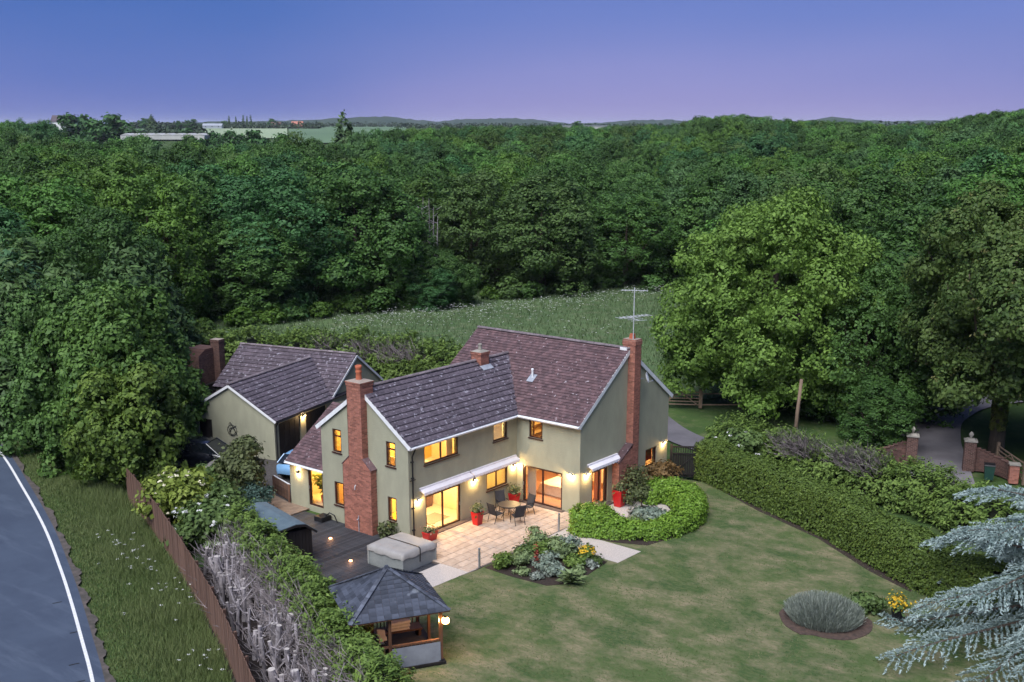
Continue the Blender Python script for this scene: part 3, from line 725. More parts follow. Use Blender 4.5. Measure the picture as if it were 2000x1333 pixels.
roof_slab(mb, (-L1 - VX, W1 + ov, zw0), (1, 0, 0), Vector((0, -Sw.y, Sw.z)), L1 + VX + 3.4, lw_)
roof = mb.build('roof', M['under'], house)
# wing roof front slope: each interlocking tile is a piece
nt_ = tile_plane((-L1 - VX, -ov, zw0), (1, 0, 0), Sw, L1 + VX + 3.2, lw_, 0.335, 0.40, 0.022, roof, M['tile'], limit=300, keep=lambda c: c.z > main_z(c.x) - 0.12 or c.x < 0)
ms = MB()
tile_plane((-L1 - VX, W1 + ov, zw0), (1, 0, 0), Vector((0, -Sw.y, Sw.z)), L1 + VX + 3.2, lw_, 0.335, 0.40, 0.022, mb=ms, keep=lambda c: c.z > main_z(c.x) - 0.12 or c.x < 0)
o = ms.build('roof_tiles', M['tile_s'], roof); o['kind'] = 'stuff'
ms = MB()
tile_plane((-ov, -D - VX, zm0), (0, 1, 0), Sm, D + E1 + 2 * VX, lm_, 0.19, 0.225, 0.016, mb=ms, lip=0.03, jit=0.006, keep=lambda c: c.y < 0 or c.y > W1 or c.z > wing_z(c.y) - 0.10)
tile_plane((W2 + ov, -D - VX, zm0), (0, 1, 0), Vector((-Sm.x, 0, Sm.z)), D + E1 + 2 * VX, lm_, 0.38, 0.45, 0.016, mb=ms, lip=0.03)
o = ms.build('roof_tiles', M['tile_m'], roof); o['kind'] = 'stuff'; o['label'] = 'reddish plain tiles flecked with pale lichen'
ridge_tiles(roof, (W2 / 2, -D - VX, HR + .09), (W2 / 2, E1 + VX, HR + .09))
ridge_tiles(roof, (-L1 - VX, W1 / 2, HR1 + .09), (2.95, W1 / 2, HR1 + .09))
# lean-to extension roof rising towards the wing
Se = Vector((3.4, 0, 2.4)).normalized(); mb = MB(); roof_slab(mb, (XE - .2, W1 + .005, 2.28), (0, 1, 0), Se, YE - W1 + .12, 4.3)
eroof = mb.build('extension_roof', M['under'], house); ms = MB()
tile_plane((XE - .2, W1 + .005, 2.28), (0, 1, 0), Se, YE - W1 + .12, 4.3, 0.19, 0.225, 0.016, mb=ms, lip=.03, jit=.006)
o = ms.build('roof_tiles', M['tile_m'], eroof); o['kind'] = 'stuff'
# bargeboards and gutters
mb = MB(); g = 0.045
for sgn in (0, 1):
    y0 = -ov if not sgn else W1 + ov
    beam(mb, (-L1 - VX + .02, y0, zw0 - .10), (-L1 - VX + .02, W1 / 2, HR1 - .05), 0.045, 0.20)
mb.build('bargeboard', M['white'], house)
mb = MB()
for sgn in (0, 1):
    x0 = -ov if not sgn else W2 + ov
    beam(mb, (x0, -D - VX + .02, zm0 - .10), (W2 / 2, -D - VX + .02, HR - .05), 0.045, 0.20)
mb.build('bargeboard', M['white'], house)
beam(MB(), (XE - .2, YE + .1, 2.2), (-5, YE + .1, 4.2), .04, .18).build('bargeboard', M['white'], house)
mb = MB()
mb.b2((-L1 - VX + .05, -ov - .02, zw0 - .17), (-.05, -ov + .02, zw0 - .0)); mb.tube([(-L1 - VX + .05, -ov - .07, zw0 - .07), (-ov - .05, -ov - .07, zw0 - .07)], .052, 8)
mb.build('gutter', M['white'], house)
mb = MB(); mb.b2((-ov - .02, -D - VX + .05, zm0 - .17), (-ov + .02, 0.0, zm0)); mb.tube([(-ov - .07, -D - VX, zm0 - .07), (-ov - .07, -ov - .0, zm0 - .07)], .052, 8); mb.build('gutter', M['white'], house)
mb = MB(); mb.b2((XE - .21, W1 + .01, 2.12), (XE - .17, YE + .1, 2.27)); mb.tube([(XE - .26, W1 + .01, 2.2), (XE - .26, YE + .1, 2.2)], .045, 8); mb.build('gutter', M['white'], house)
# soffits
MB().b2((-L1 - VX + .05, -ov + .022, zw0 - .17), (-.02, -.002, zw0 - .15)).build('soffit', M['white'], house)
MB().b2((-ov + .022, -D - .1, zm0 - .17), (-.002, -ov, zm0 - .15)).build('soffit', M['white'], house)
# downpipe at the front corner
mb = MB(); mb.tube([(-7.98, -ov - .05, zw0 - .1), (-7.98, -.2, zw0 - .3), (-7.98, -.07, zw0 - .55), (-7.98, -.07, -.05)], .04, 8)
for z in (3.9, 3.1, 1.6, .5): mb.b2((-8.05, -.11, z), (-7.91, -.003, z + .05))
mb.b2((-8.16, -.09, 3.0), (-7.8, -.05, 3.04)); mb.build('downpipe', M['black'], house)
mb = MB(); mb.tube([(4.98, -D - .05, 4.1), (4.98, -D - .05, 1.2)], .012, 6); mb.build('cable', M['black'], house)

# left chimney stack against the wing gable
def shoulder(mb, x0, x1, ya, yb, za, zb):
    """tiled slope from (ya,za) up to (yb,zb) across x0..x1"""
    beam(mb, (0, 0, 0), (0, 0, .001), .001, .001) if False else None
    c0, c1 = (x0 + x1) / 2, x1 - x0
    beam(mb, (c0, ya, za), (c0, yb, zb), c1 + .04, 0.035)
chim = empty('chimney', (0, 0, 0), parent=house); chim['label'] = 'tall stepped red brick chimney against the left gable'
cx0, cx1 = -L1 - .40, -L1 - .002
mb = MB(); brick_faces(mb, cx0, cx1, 2.15, 4.10, -0.2, 3.18, 'xyY')
brick_faces(mb, cx0, cx1, 2.67, 3.63, 3.181, 5.9, 'xyY'); brick_faces(mb, cx0, cx1 + .45, 2.67, 3.63, 5.9, 7.22, 'xXyY')
brick_faces(mb, cx0 - .025, cx1 + .475, 2.645, 3.655, 7.221, 7.37, 'xXyY'); brick_faces(mb, cx0 - .05, cx1 + .50, 2.62, 3.68, 7.371, 7.44, 'xXyY')
for (ya, yb) in ((2.15, 2.67), (4.10, 3.63)):   # corbelled brick wedge under the shoulder
    for k in range(6):
        t0 = k / 6; yy = ya + (yb - ya) * (t0 + .08); lo, hi = sorted((yy, yb)); mb.b2((cx0 + .001, lo, 3.18 + k * .075), (cx1, hi, 3.18 + (k + 1) * .075), 0)
o = mb.build('bricks', [M['brick'], M['mortar']], chim); o['kind'] = 'stuff'
for ya_, yb_ in ((2.10, 2.69), (4.15, 3.61)):
    mb = MB(); shoulder(mb, cx0, cx1, ya_, yb_, 3.20, 3.70); mb.build('shoulder_tiles', M['tile_m'], chim)
mb = MB(); mb.frustum(((cx0 + cx1 + .45) / 2, 3.15, 7.441), (.44, .53), (.25, .25), .07); mb.build('flaunching', M['mortar'], chim)
mb = MB(); mb.lathe(((cx0 + cx1) / 2 + .2, 3.15, 7.46), [(.17, 0), (.15, .05), (.135, .35), (.155, .40), (.155, .46), (.14, .48), (.14, .56), (.165, .60), (.165, .72), (.12, .74), (.10, .5)], 16); mb.build('chimney_pot', M['terra'], chim, True)
mb = MB(); mb.b2((-L1 - .06, 2.45, 6.50), (-L1 + .5, 2.66, 6.62)); mb.b2((-L1 - .06, 3.64, 6.50), (-L1 + .5, 3.85, 6.62)); mb.build('flashing', M['lead'], chim)
mb = MB(); mb.tube([(cx0 - .03, 3.25, 2.05), (cx0 - .06, 3.22, 2.2), (cx0 - .03, 3.18, 2.3)], .025, 6); mb.build('hook', M['white'], chim)
mb = MB(); mb.tube([(cx0 - .04, 3.05, -.1), (cx0 - .04, 3.05, .75)], .02, 6); mb.tube([(cx0 - .04, 3.05, .6), (cx0 - .14, 3.05, .55)], .03, 6); mb.build('garden_tap', M['lead'], chim)

# right chimney on the main gable
chim = empty('chimney', (0, 0, 0), parent=house); chim['label'] = 'slim red brick chimney on the right gable'
ya, yb = -D - .42, -D - .002
mb = MB(); brick_faces(mb, 4.2, 4.80, ya, yb, -0.2, 7.3, 'xXy'); brick_faces(mb, 4.2, 4.80, ya, yb + .35, 7.3, 8.2, 'xXyY'); brick_faces(mb, 4.17, 4.83, ya - .03, yb + .38, 8.201, 8.42, 'xXyY'); brick_faces(mb, 4.2, 4.80, ya, yb + .35, 8.421, 8.50, 'xXyY')
brick_faces(mb, 2.95, 4.20, ya, yb, -0.2, 2.15, 'xy'); 
for k in range(7): mb.b2((2.95 + .17 * k, ya + .01, 2.15 + k * .075), (4.2, yb, 2.15 + (k + 1) * .075), 0)
o = mb.build('bricks', [M['brick'], M['mortar']], chim); o['kind'] = 'stuff'
mb = MB(); c0 = (ya + yb) / 2; beam(mb, (2.85, c0, 2.13), (4.2, c0, 2.92), .50, .04); mb.build('shoulder_tiles', M['tile_m'], chim)
mb = MB(); mb.frustum((4.5, (ya + yb + .35) / 2, 8.50), (.13, .13), (.10, .10), .26); mb.build('chimney_pot', M['terra'], chim)
mb = MB(); mb.b2((4.08, yb + .03, 7.85), (4.92, yb + .45, 8.05)); mb.build('flashing', M['white'], chim)
# ridge chimney on the wing
chim = empty('chimney', (0, 0, 0), parent=house); chim['label'] = 'short brick chimney with pale cap astride the wing ridge'
mb = MB(); brick_faces(mb, 0.20, 0.88, 2.62, 3.30, 6.6, 7.42, 'xXyY'); brick_faces(mb, 0.17, 0.91, 2.59, 3.33, 7.421, 7.56, 'xXyY'); o = mb.build('bricks', [M['brick'], M['mortar']], chim); o['kind'] = 'stuff'
mb = MB(); mb.frustum((.54, 2.96, 7.561), (.36, .36), (.16, .16), .09); mb.lathe((.54, 2.96, 7.65), [(.11, 0), (.10, .22), (.12, .24), (.12, .30), (.05, .34)], 12); mb.build('cap', M['stone'], chim)
mb = MB(); beam(mb, (.54, 2.35, 6.66), (.54, 2.62, 6.85), .85, .03); mb.build('flashing', M['lead'], chim)
# roof vent
vent = empty('roof_vent', (1.80, 0.38, main_z(1.8) + .05), parent=house)
mb = MB(); mb.lathe((0, 0, -.05), [(.055, 0), (.05, .42), (.075, .44), (.075, .52), (.03, .55)], 10); mb.build('pipe', M['white'], vent)
mb = MB(); beam(mb, (-.28, 0, -.20 + .03), (.16, 0, .12 + .03), .42, .02); mb.build('flashing', M['lead'], vent)
# little cameras and sensors at the eaves
for p in ((-7.55, -.05, 4.55), (-.55, -.06, 4.55)):
    mb = MB(); mb.lathe((p[0], p[1] - .05, p[2]), [(.03, .06), (.055, .02), (.05, -.05), (.0, -.08)], 10); mb.b2((p[0] - .03, p[1] - .05, p[2] + .04), (p[0] + .03, p[1] + .05, p[2] + .08)); mb.build('sensor', M['white'], house)
mb = MB(); mb.lathe((-.1, -3.2, 4.55), [(.03, .06), (.055, .02), (.05, -.05), (.0, -.08)], 10); mb.b2((-.12, -3.23, 4.58), (-.003, -3.17, 4.62)); mb.build('sensor', M['white'], house)

# furnishing seen through the panes
def furn(name, label, cat, fn, mats, loc=(0, 0, 0), **kw):
    mb = MB(); fn(mb); o = mb.build(name, mats, None, **kw); o.location = loc; tag(o, label, cat); return o
M['yellowcloth'] = mat('yellow_upholstery', (0.72, 0.48, 0.05), (0.66, 0.43, 0.045), rough=0.85)
M['bedcloth'] = mat('cream_quilt', (0.76, 0.62, 0.50), (0.66, 0.52, 0.42), scale=5, rough=0.9)
M['redcloth'] = mat('red_cloth', (0.50, 0.012, 0.014), (0.42, 0.01, 0.012), rough=0.8)
M['curtain'] = leafmat('white_voile', (0.72, 0.68, 0.64), (0.78, 0.74, 0.70), .5, .9)
M['peach'] = leafmat('peach_curtain', (0.70, 0.47, 0.37), (0.76, 0.53, 0.42), .5, .9)
M['greyrug'] = mat('grey_rug', (0.26, 0.22, 0.18), (0.22, 0.19, 0.15), scale=10, rough=0.95)
M['darkwood'] = mat('dark_furniture', (0.11, 0.055, 0.03), (0.08, 0.04, 0.022), scale=5, rough=0.5)
M['plantdark'] = leafmat('indoor_leaf', (0.07, 0.10, 0.02), (0.14, 0.18, 0.04))
bench = empty('upholstered_bench', (-6.9, 2.05, 0.02), label='yellow upholstered bench inside the left patio door', cat='bench')
MB().b2((-.7, -.5, .16), (.7, .5, .48)).build('seat', M['yellowcloth'], bench, bevel=.04)
for sx in (-.6, .6):
    for sy in (-.4, .4): MB().b2((sx - .03, sy - .03, 0), (sx + .03, sy + .03, .16)).build('leg', M['darkwood'], bench)
furn('rug', 'grey rug on the cream floor inside the left patio door', 'rug', lambda b: b.b2((-.8, -.55, 0), (.8, .55, .012)), M['greyrug'], (-5.2, 1.35, .021))
furn('cabinet', 'tall dark cabinet at the back of the left patio room', 'cabinet', lambda b: (b.b2((-.6, -.2, 0), (.6, .2, 1.9)), b.b2((-.58, -.225, .08), (-.02, -.2, 1.85)), b.b2((.02, -.225, .08), (.58, -.2, 1.85))), M['darkwood'], (-4.3, 2.9, .021))
bed = empty('bed', (2.6, -1.2, 0.02), label='draped cream bed with pillows inside the large sliding door', cat='bed')
mb = MB()
nx, ny = 13, 9
for i in range(nx):
    for j in range(ny):
        pass
mb.frustum((0, 0, 0), (1.12, 1.02), (1.0, .9), .55); mb.build('quilt', M['bedcloth'], bed, bevel=.05)
for sy in (-.45, .45): MB().box((.72, sy, .63), (.42, .66, .18)).build('pillow', M['curtain'], bed, bevel=.06)
MB().b2((1.05, -1.0, 0), (1.13, 1.0, 1.1)).build('headboard', M['redcloth'], bed)
def drape(b, u0, u1, z0, z1, y, axis, amp=.05, waves=7):
    n = waves * 6; vs = []
    for i in range(n + 1):
        u = u0 + (u1 - u0) * i / n; w = y + amp * math.sin(2 * math.pi * waves * i / n)
        for z in (z0, z1): vs.append((w, u, z) if axis == 'x' else (u, w, z))
    m = len(vs); vs2 = [((x + .01, yy, z) if axis == 'x' else (x, yy + .01, z)) for x, yy, z in vs]
    b.add(vs + vs2, [(2 * i, 2 * i + 2, 2 * i + 3, 2 * i + 1) for i in range(n)] + [(m + 2 * i, m + 2 * i + 1, m + 2 * i + 3, m + 2 * i + 2) for i in range(n)])
furn('curtain', 'white curtain gathered at the left of the large sliding door', 'curtain', lambda b: drape(b, -.95, -.42, .05, 2.2, .42, 'x'), M['curtain'])
furn('curtain', 'peach curtain behind the left leaf of the narrow glazed doors', 'curtain', lambda b: drape(b, 1.12, 1.68, .05, 2.15, -D + .40, 'y', .03), M['peach'])
furn('curtain', 'peach curtain behind the right leaf of the narrow glazed doors', 'curtain', lambda b: drape(b, 1.90, 2.50, .05, 2.15, -D + .40, 'y', .03), M['peach'])
furn('roller_blind', 'red blind hanging in the ground floor window of the right gable', 'blind', lambda b: (b.b2((6.15, -D + .33, 1.22), (7.37, -D + .345, 2.2)), b.tube([(6.12, -D + .34, 2.2), (7.4, -D + .34, 2.2)], .03, 8)), M['redcloth'])
furn('roller_blind', 'pale cream blind in the single upstairs wing window', 'blind', lambda b: (b.b2((-2.0, .36, 3.4), (-.75, .37, 4.78)), b.tube([(-2.02, .365, 4.78), (-.73, .365, 4.78)], .03, 8)), M['curtain'])
furn('curtain', 'pale curtain at the right of the wide upstairs window', 'curtain', lambda b: drape(b, -5.05, -4.62, 2.9, 4.8, .42, 'y', .04, 4), M['curtain'])
tbl = empty('kitchen_table', (-1.75, 1.3, .02), label='pale round table behind the kitchen window', cat='table')
MB().lathe((0, 0, .70), [(.55, 0), (.56, .02), (.54, .04)], 20).build('top', M['curtain'], tbl); MB().tube([(0, 0, 0), (0, 0, .7)], .05, 8).build('pedestal', M['darkwood'], tbl)
furn('fruit_bowl', 'small orange bowl on the kitchen table', 'bowl', lambda b: b.lathe((0, 0, 0), [(.05, 0), (.14, .07), (.16, .12), (.13, .11), (.04, .03)], 14), M['terra'], (-1.6, 1.2, .76))
furn('kitchen_unit', 'run of pale kitchen units along the back kitchen wall', 'cupboard', lambda b: (b.b2((-1.4, -.3, 0), (1.4, .3, .9)), b.b2((-1.45, -.33, .9), (1.45, .3, .94)), b.b2((-1.4, .0, 1.4), (1.4, .3, 2.1))), M['ivory'], (-1.7, 3.98, .021))
shelf = empty('book_shelf', (2.2, .75, 2.5), label='open shelves behind the upstairs corner window', cat='shelf')
for z in (.3, .8, 1.3, 1.8): MB().b2((-1.2, -.2, z), (1.2, .2, z + .04)).build('board', M['darkwood'], shelf)
for x in (-1.2, 0, 1.2): MB().b2((x - .02, -.21, 0), (x + .02, .21, 2.2)).build('upright', M['darkwood'], shelf)
bedm = empty('bed', (-6.0, 1.9, 2.5), label='cream bed inside the wide upstairs window', cat='bed')
MB().frustum((0, 0, 0), (.9, .85), (.85, .8), .55).build('quilt', M['curtain'], bedm, bevel=.04)
MB().b2((-.95, -.85, 0), (-.88, .85, 1.0)).build('headboard', M['ivory'], bedm)
# tall palm in the extension
palm = empty('potted_palm', (-7.0, 7.3, .09), label='leafy palm in a pot inside the extension glass door', cat='plant')
MB().lathe((0, 0, 0), [(.16, 0), (.22, .4), (.2, .4)], 12).build('pot', M['terra'], palm)
P = []; N = []
for k in range(26):
    a = rnd.uniform(0, 6.28); ln = rnd.uniform(.5, .85)
    for q in np.linspace(.15, 1, 7):
        P.append((math.cos(a) * ln * q * .8, math.sin(a) * ln * q * .8, .45 + 1.5 * q - .75 * q * q * rnd.uniform(.7, 1.2))); N.append((math.cos(a) * .3, math.sin(a) * .3, 1))
link_mesh('foliage', np_mesh('foliage', leaves(np.array(P), np.array(N), .28, 3.5), 4), M['plantdark'], palm)

# ceiling lamps that light the rooms (each a real pendant)
def pendant(loc, power, label, col=WARM, group='lit ceiling lamps inside the house'):
    r = empty('ceiling_lamp', loc, label=label, cat='lamp', group=group)
    MB().lathe((0, 0, -.10), [(.02, .12), (.03, .10), (.13, .05), (.14, 0), (.12, 0)], 14).build('shade', M['white'], r)
    MB().lathe((0, 0, -.13), [(.0, 0), (.045, .03), (.045, .06), (.0, .09)], 10).build('bulb', M['bulb'], r)
    point_light('lamp_light', (0, 0, -.22), power, r, .10, col)
pendant((-5.6, 1.4, 2.33), 810, 'ceiling lamp in the room behind the left patio door')
pendant((-1.8, 2.0, 2.33), 445, 'ceiling lamp in the kitchen', (1, .58, .18))
pendant((-6.0, 1.6, 4.85), 648, 'ceiling lamp in the room with the wide upstairs window', (1, .64, .24))
pendant((-1.6, 1.8, 4.85), 1193, 'ceiling lamp behind the pale upstairs blind', (1, .70, .36))
pendant((-6.5, 4.6, 4.85), 207, 'ceiling lamp in the amber room left of the chimney, upstairs', (1, .50, .10))
pendant((-6.5, 4.6, 2.33), 129, 'ceiling lamp in the amber room left of the chimney, downstairs', (1, .50, .12))
pendant((2.6, -1.4, 2.33), 702, 'ceiling lamp above the draped bed', (1, .60, .30))
pendant((2.0, -1.3, 4.85), 386, 'ceiling lamp above the upstairs shelves', (1, .55, .18))
pendant((6.8, -2.0, 2.33), 216, 'ceiling lamp behind the red blind')
pendant((-6.3, 7.7, 2.29), 432, 'ceiling lamp in the low extension', (1, .58, .16))
# ------------------------------------------------------------------ fittings on the house
def wall_light(loc, ang, label, power=60, updown=False):
    """ang = direction the fitting faces; local +x points away from the wall"""
    r = empty('wall_light', loc, ang, label, 'wall light', 'lit wall lights on the buildings')
    MB().b2((0.003, -.06, -.09), (.025, .06, .09)).build('back_plate', M['black'], r)
    mb = MB()
    if not updown:
        n = 10; vs = []
        for k in range(n + 1):
            a = math.pi * k / n
            vs += [(.02, -.15 * math.cos(a), .13 * math.sin(a)), (.17, -.15 * math.cos(a), .10 * math.sin(a) - .01)]
        mb.add(vs, [(2 * k, 2 * k + 1, 2 * k + 3, 2 * k + 2) for k in range(n)]); m = len(vs)
        vs2 = [(x, y * .93, z - .012) for x, y, z in vs]; mb.add(vs2, [(2 * k + 2, 2 * k + 3, 2 * k + 1, 2 * k) for k in range(n)])
        mb.build('hood', M['stone'], r)
        MB().lathe((.09, 0, -.03), [(0, -.05), (.04, -.03), (.05, .02), (.03, .06), (0, .07)], 10).build('bulb', M['bulb'], r)
        point_light('lamp_light', (.16, 0, -.10), power, r, .04)
    else:
        mb.lathe((.09, 0, -.10), [(.055, 0), (.055, .2), (.05, .2), (.05, .0)], 12).build('hood', M['steel'], r)
        for z in (.11, -.13): MB().lathe((.09, 0, z), [(.0, 0), (.045, .005), (.045, .015), (0, .02)], 10).build('bulb', M['bulb'], r)
        for z in (.17, -.19): point_light('lamp_light', (.10, 0, z), power * .5, r, .03)
    return r
HPI = math.pi / 2
wall_light((-7.59, 0, 1.95), -HPI, 'lit wall light left of the left patio door')
wall_light((-3.51, 0, 1.93), -HPI, 'lit wall light between the patio door and kitchen window')
wall_light((-0.30, 0, 1.95), -HPI, 'lit wall light in the inner corner above the red pot')
wall_light((0, -3.54, 2.05), math.pi, 'lit wall light right of the large sliding door')
wall_light((0.58, -D, 2.05), -HPI, 'lit wall light left of the narrow glazed doors')
wall_light((8.00, -D, 2.10), -HPI, 'lit wall light by the black gate beside the red window', 36)
wall_light((XE, 8.36, 1.78), math.pi, 'up and down wall light on the low extension', 50, True)

def awning(x0, x1, y, z, label, sign=-1):
    r = empty('awning', ((x0 + x1) / 2, y, z), 0, label, 'awning', 'white folded awnings over the doors')
    h = (x1 - x0) / 2; out = .34
    mb = MB(); mb.add([(-h, -.004, 0), (h, -.004, 0), (h, -out, -.15), (-h, -out, -.15), (-h, -.004, -.06), (h, -.004, -.06), (h, -out, -.20), (-h, -out, -.20)],
                      [(0, 3, 2, 1), (4, 5, 6, 7), (0, 4, 7, 3), (1, 2, 6, 5), (2, 3, 7, 6), (0, 1, 5, 4)]); mb.build('canopy', M['awning'], r)
    n = int((x1 - x0) / .15); vs = []; fs = []
    for i in range(n * 4 + 1):
        u = -h + 2 * h * i / (n * 4); d = .09 + .05 * abs(math.sin(math.pi * i / 4))
        vs += [(u, -out - .004, -.16), (u, -out - .012 - .01 * math.sin(i * .9), -.16 - d)]
    fs = [(2 * i, 2 * i + 1, 2 * i + 3, 2 * i + 2) for i in range(n * 4)]; k = len(vs)
    vs2 = [(a, b + .008, c) for a, b, c in vs]; mb = MB(); mb.add(vs, fs); mb.add(vs2, [tuple(reversed(f)) for f in fs]); mb.build('valance', M['awning'], r)
    mb = MB(); mb.b2((-h, -.10, -.10), (h, -.004, .035)); mb.build('cassette', M['awning'], r)
    for u in (-h + .3, h - .3): MB().tube([(u, -.05, -.1), (u, -out + .02, -.18)], .018, 6).build('arm', M['white'], r)
awning(-7.50, -3.88, 0, 2.46, 'long white folded awning above the left patio door')
awning(-3.80, -0.14, 0, 2.46, 'long white folded awning above the kitchen window')
awning(0.62, 3.32, -D, 2.50, 'short white folded awning above the narrow glazed doors')

dish = empty('satellite_dish', (4.98, -D - .005, 6.25), 0, 'round grey satellite dish on the right gable', 'satellite dish')
mb = MB(); mb.lathe((0, 0, 0), [(0, .0), (.12, .012), (.24, .05), (.30, .085), (.295, .09), (.235, .058), (.12, .02), (0, .008)], 20); o = mb.build('reflector', M['white'], dish, True); o.location = (.30, -.45, .08); o.rotation_euler = (R(75), 0, R(25))
MB().tube([(0, 0, 0), (0, -.2, 0), (.25, -.36, .05)], .022, 6).build('bracket', M['steel'], dish); MB().tube([(.30, -.42, -.15), (.42, -.75, -.08)], .015, 6).build('feed_arm', M['steel'], dish); MB().box((.43, -.78, -.06), (.07, .09, .07)).build('feed_horn', M['steel'], dish)

aer = empty('television_aerial', (4.32, -D - .2, 8.3), 0, 'tall television aerial mast on the right chimney', 'aerial')
MB().tube([(0, 0, -.5), (0, 0, 2.9)], .028, 6).build('mast', M['pale_metal'], aer)
def yagi(z, ln, n, w, az):
    c, s = math.cos(az), math.sin(az); mb = MB(); mb.tube([(-ln / 2 * c, -ln / 2 * s, z), (ln / 2 * c, ln / 2 * s, z)], .018, 5)
    for i in range(n):
        t = -ln / 2 + ln * i / (n - 1); mb.tube([(t * c + w * s, t * s - w * c, z), (t * c - w * s, t * s + w * c, z)], .011, 4)
    mb.build('antenna', M['pale_metal'], aer)
yagi(1.40, 1.9, 9, .32, R(-20)); yagi(2.75, 1.3, 8, .28, R(-60)); yagi(1.28, 1.2, 4, .45, R(60))

# ------------------------------------------------------------------ patio furniture and pots
def pot_plant(root, z, m, n=130, r=.2, h=.28, size=.10, seed=0):
    P = rng.normal(0, 1, (n, 3)) * (r * .5, r * .5, h * .4) + (0, 0, z + h * .4); N = unit(P - (0, 0, z - .1))
    o = link_mesh('plant', np_mesh('plant', leaves(P, N, size, 2.2), 4), m, root); o['kind'] = 'stuff'
M['pl1'] = leafmat('pot_leaf', (0.06, 0.09, 0.03), (0.16, 0.18, 0.08))
M['pl2'] = leafmat('pot_flower', (0.30, 0.24, 0.14), (0.62, 0.50, 0.36))
def tall_pot(x, y, label, h=.62, a=.17, b=.235, rz=0, z0=0.0):
    r = empty('planter', (x, y, z0), rz, label, 'plant pot', 'red glazed planters around the house')
    mb = MB(); mb.frustum((0, 0, 0), a, b, h); mb.frustum((0, 0, h), b + .012, b + .012, .05); mb.build('pot', M['redpot'], r, bevel=.02)
    MB().frustum((0, 0, h + .052), b * .9, b * .9, .01).build('soil', M['soil'], r)
    pot_plant(r, h + .05, M['pl1'], 170, .32, .4, .12); pot_plant(r, h + .05, M['pl2'], 40, .26, .3, .07)
def trough(x, y, label, rz=0, z0=0):
    r = empty('planter', (x, y, z0), rz, label, 'plant pot', 'red glazed planters around the house')
    mb = MB(); mb.frustum((0, 0, 0), (.28, .17), (.36, .22), .42); mb.frustum((0, 0, .42), (.37, .23), (.37, .23), .04); mb.build('pot', M['redpot'], r, bevel=.02)
    MB().frustum((0, 0, .462), (.33, .19), (.33, .19), .01).build('soil', M['soil'], r)
    pot_plant(r, .46, M['pl1'], 120, .36, .26, .10); pot_plant(r, .46, M['pl2'], 60, .34, .22, .07)
trough(-7.45, -.62, 'low red planter beside the hot tub and left patio door')
tall_pot(-4.35, -.95, 'tall red pot standing alone against the wing wall')
tall_pot(-0.75, -.42, 'red pot in the inner corner behind the garden table', h=.55)
trough(0.55, -4.85, 'low red planter left of the narrow glazed doors', z0=-.01)
tall_pot(2.45, -4.90, 'tall red pot right of the narrow glazed doors', h=.85, a=.2, b=.28, z0=-.01)

tb = empty('garden_table', (-2.55, -1.55, 0), 0, 'round dark glass garden table on the patio', 'table')
MB().lathe((0, 0, .70), [(.56, 0), (.58, .012), (.56, .024)], 28).build('top', mat('smoked_glass', (0.06, 0.05, 0.045), (0.05, 0.045, 0.04), rough=.4, spec=.4), tb)
MB().lathe((0, 0, .685), [(.57, -.02), (.59, 0), (.59, .02), (.57, .03)], 28).build('rim', M['black'], tb)
for k in range(4):
    a = math.pi / 4 + k * HPI; MB().tube([(.42 * math.cos(a), .42 * math.sin(a), .69), (.22 * math.cos(a), .22 * math.sin(a), .4), (.40 * math.cos(a), .40 * math.sin(a), 0)], .018, 6).build('leg', M['black'], tb)
def chair(x, y, rz, label):
    c = empty('garden_chair', (x, y, 0), rz, label, 'chair', 'garden chairs round the table')
    beam(MB(), (-.22, 0, .40), (.24, 0, .44), .48, .025).build('seat', M['mesh_black'], c)
    beam(MB(), (-.23, 0, .42), (-.40, 0, 1.02), .48, .022, up=(1, 0, 0)).build('backrest', M['mesh_black'], c)
    for s in (-.26, .26):
        MB().tube([(.26, s, 0), (.24, s, .44), (.20, s, .64)], .016, 6).build('leg', M['black'], c); MB().tube([(-.36, s, 0), (-.24, s, .42), (-.42, s, 1.04)], .016, 6).build('leg', M['black'], c)
        MB().tube([(.22, s, .64), (-.05, s, .66), (-.28, s, .62)], .02, 6).build('armrest', M['black'], c)
chair(-3.42, -1.42, R(-8), 'dark garden chair nearest the tall red pot')
chair(-2.98, -2.42, R(62), 'dark garden chair nearest the lawn with its back to the camera')
chair(-1.68, -1.95, R(168), 'dark garden chair in front of the large sliding door')
chair(-2.05, -.68, R(-118), 'dark garden chair by the wing wall under the kitchen window')

def bollard(x, y, label):
    b = empty('bollard', (x, y, 0), 0, label, 'bollard', 'steel bollard lights at the patio edge')
    MB().lathe((0, 0, 0), [(.055, 0), (.055, .78)], 12).build('post', M['steel'], b); MB().lathe((0, 0, .78), [(.045, 0), (.045, .10)], 12).build('lens', M['stone'], b); MB().lathe((0, 0, .88), [(.06, 0), (.06, .05), (.03, .07)], 12).build('cap', M['steel'], b)
bollard(-8.62, -4.72, 'steel bollard at the left corner of the flower bed'); bollard(-2.62, -4.72, 'steel bollard beside the rounded bright green hedge')

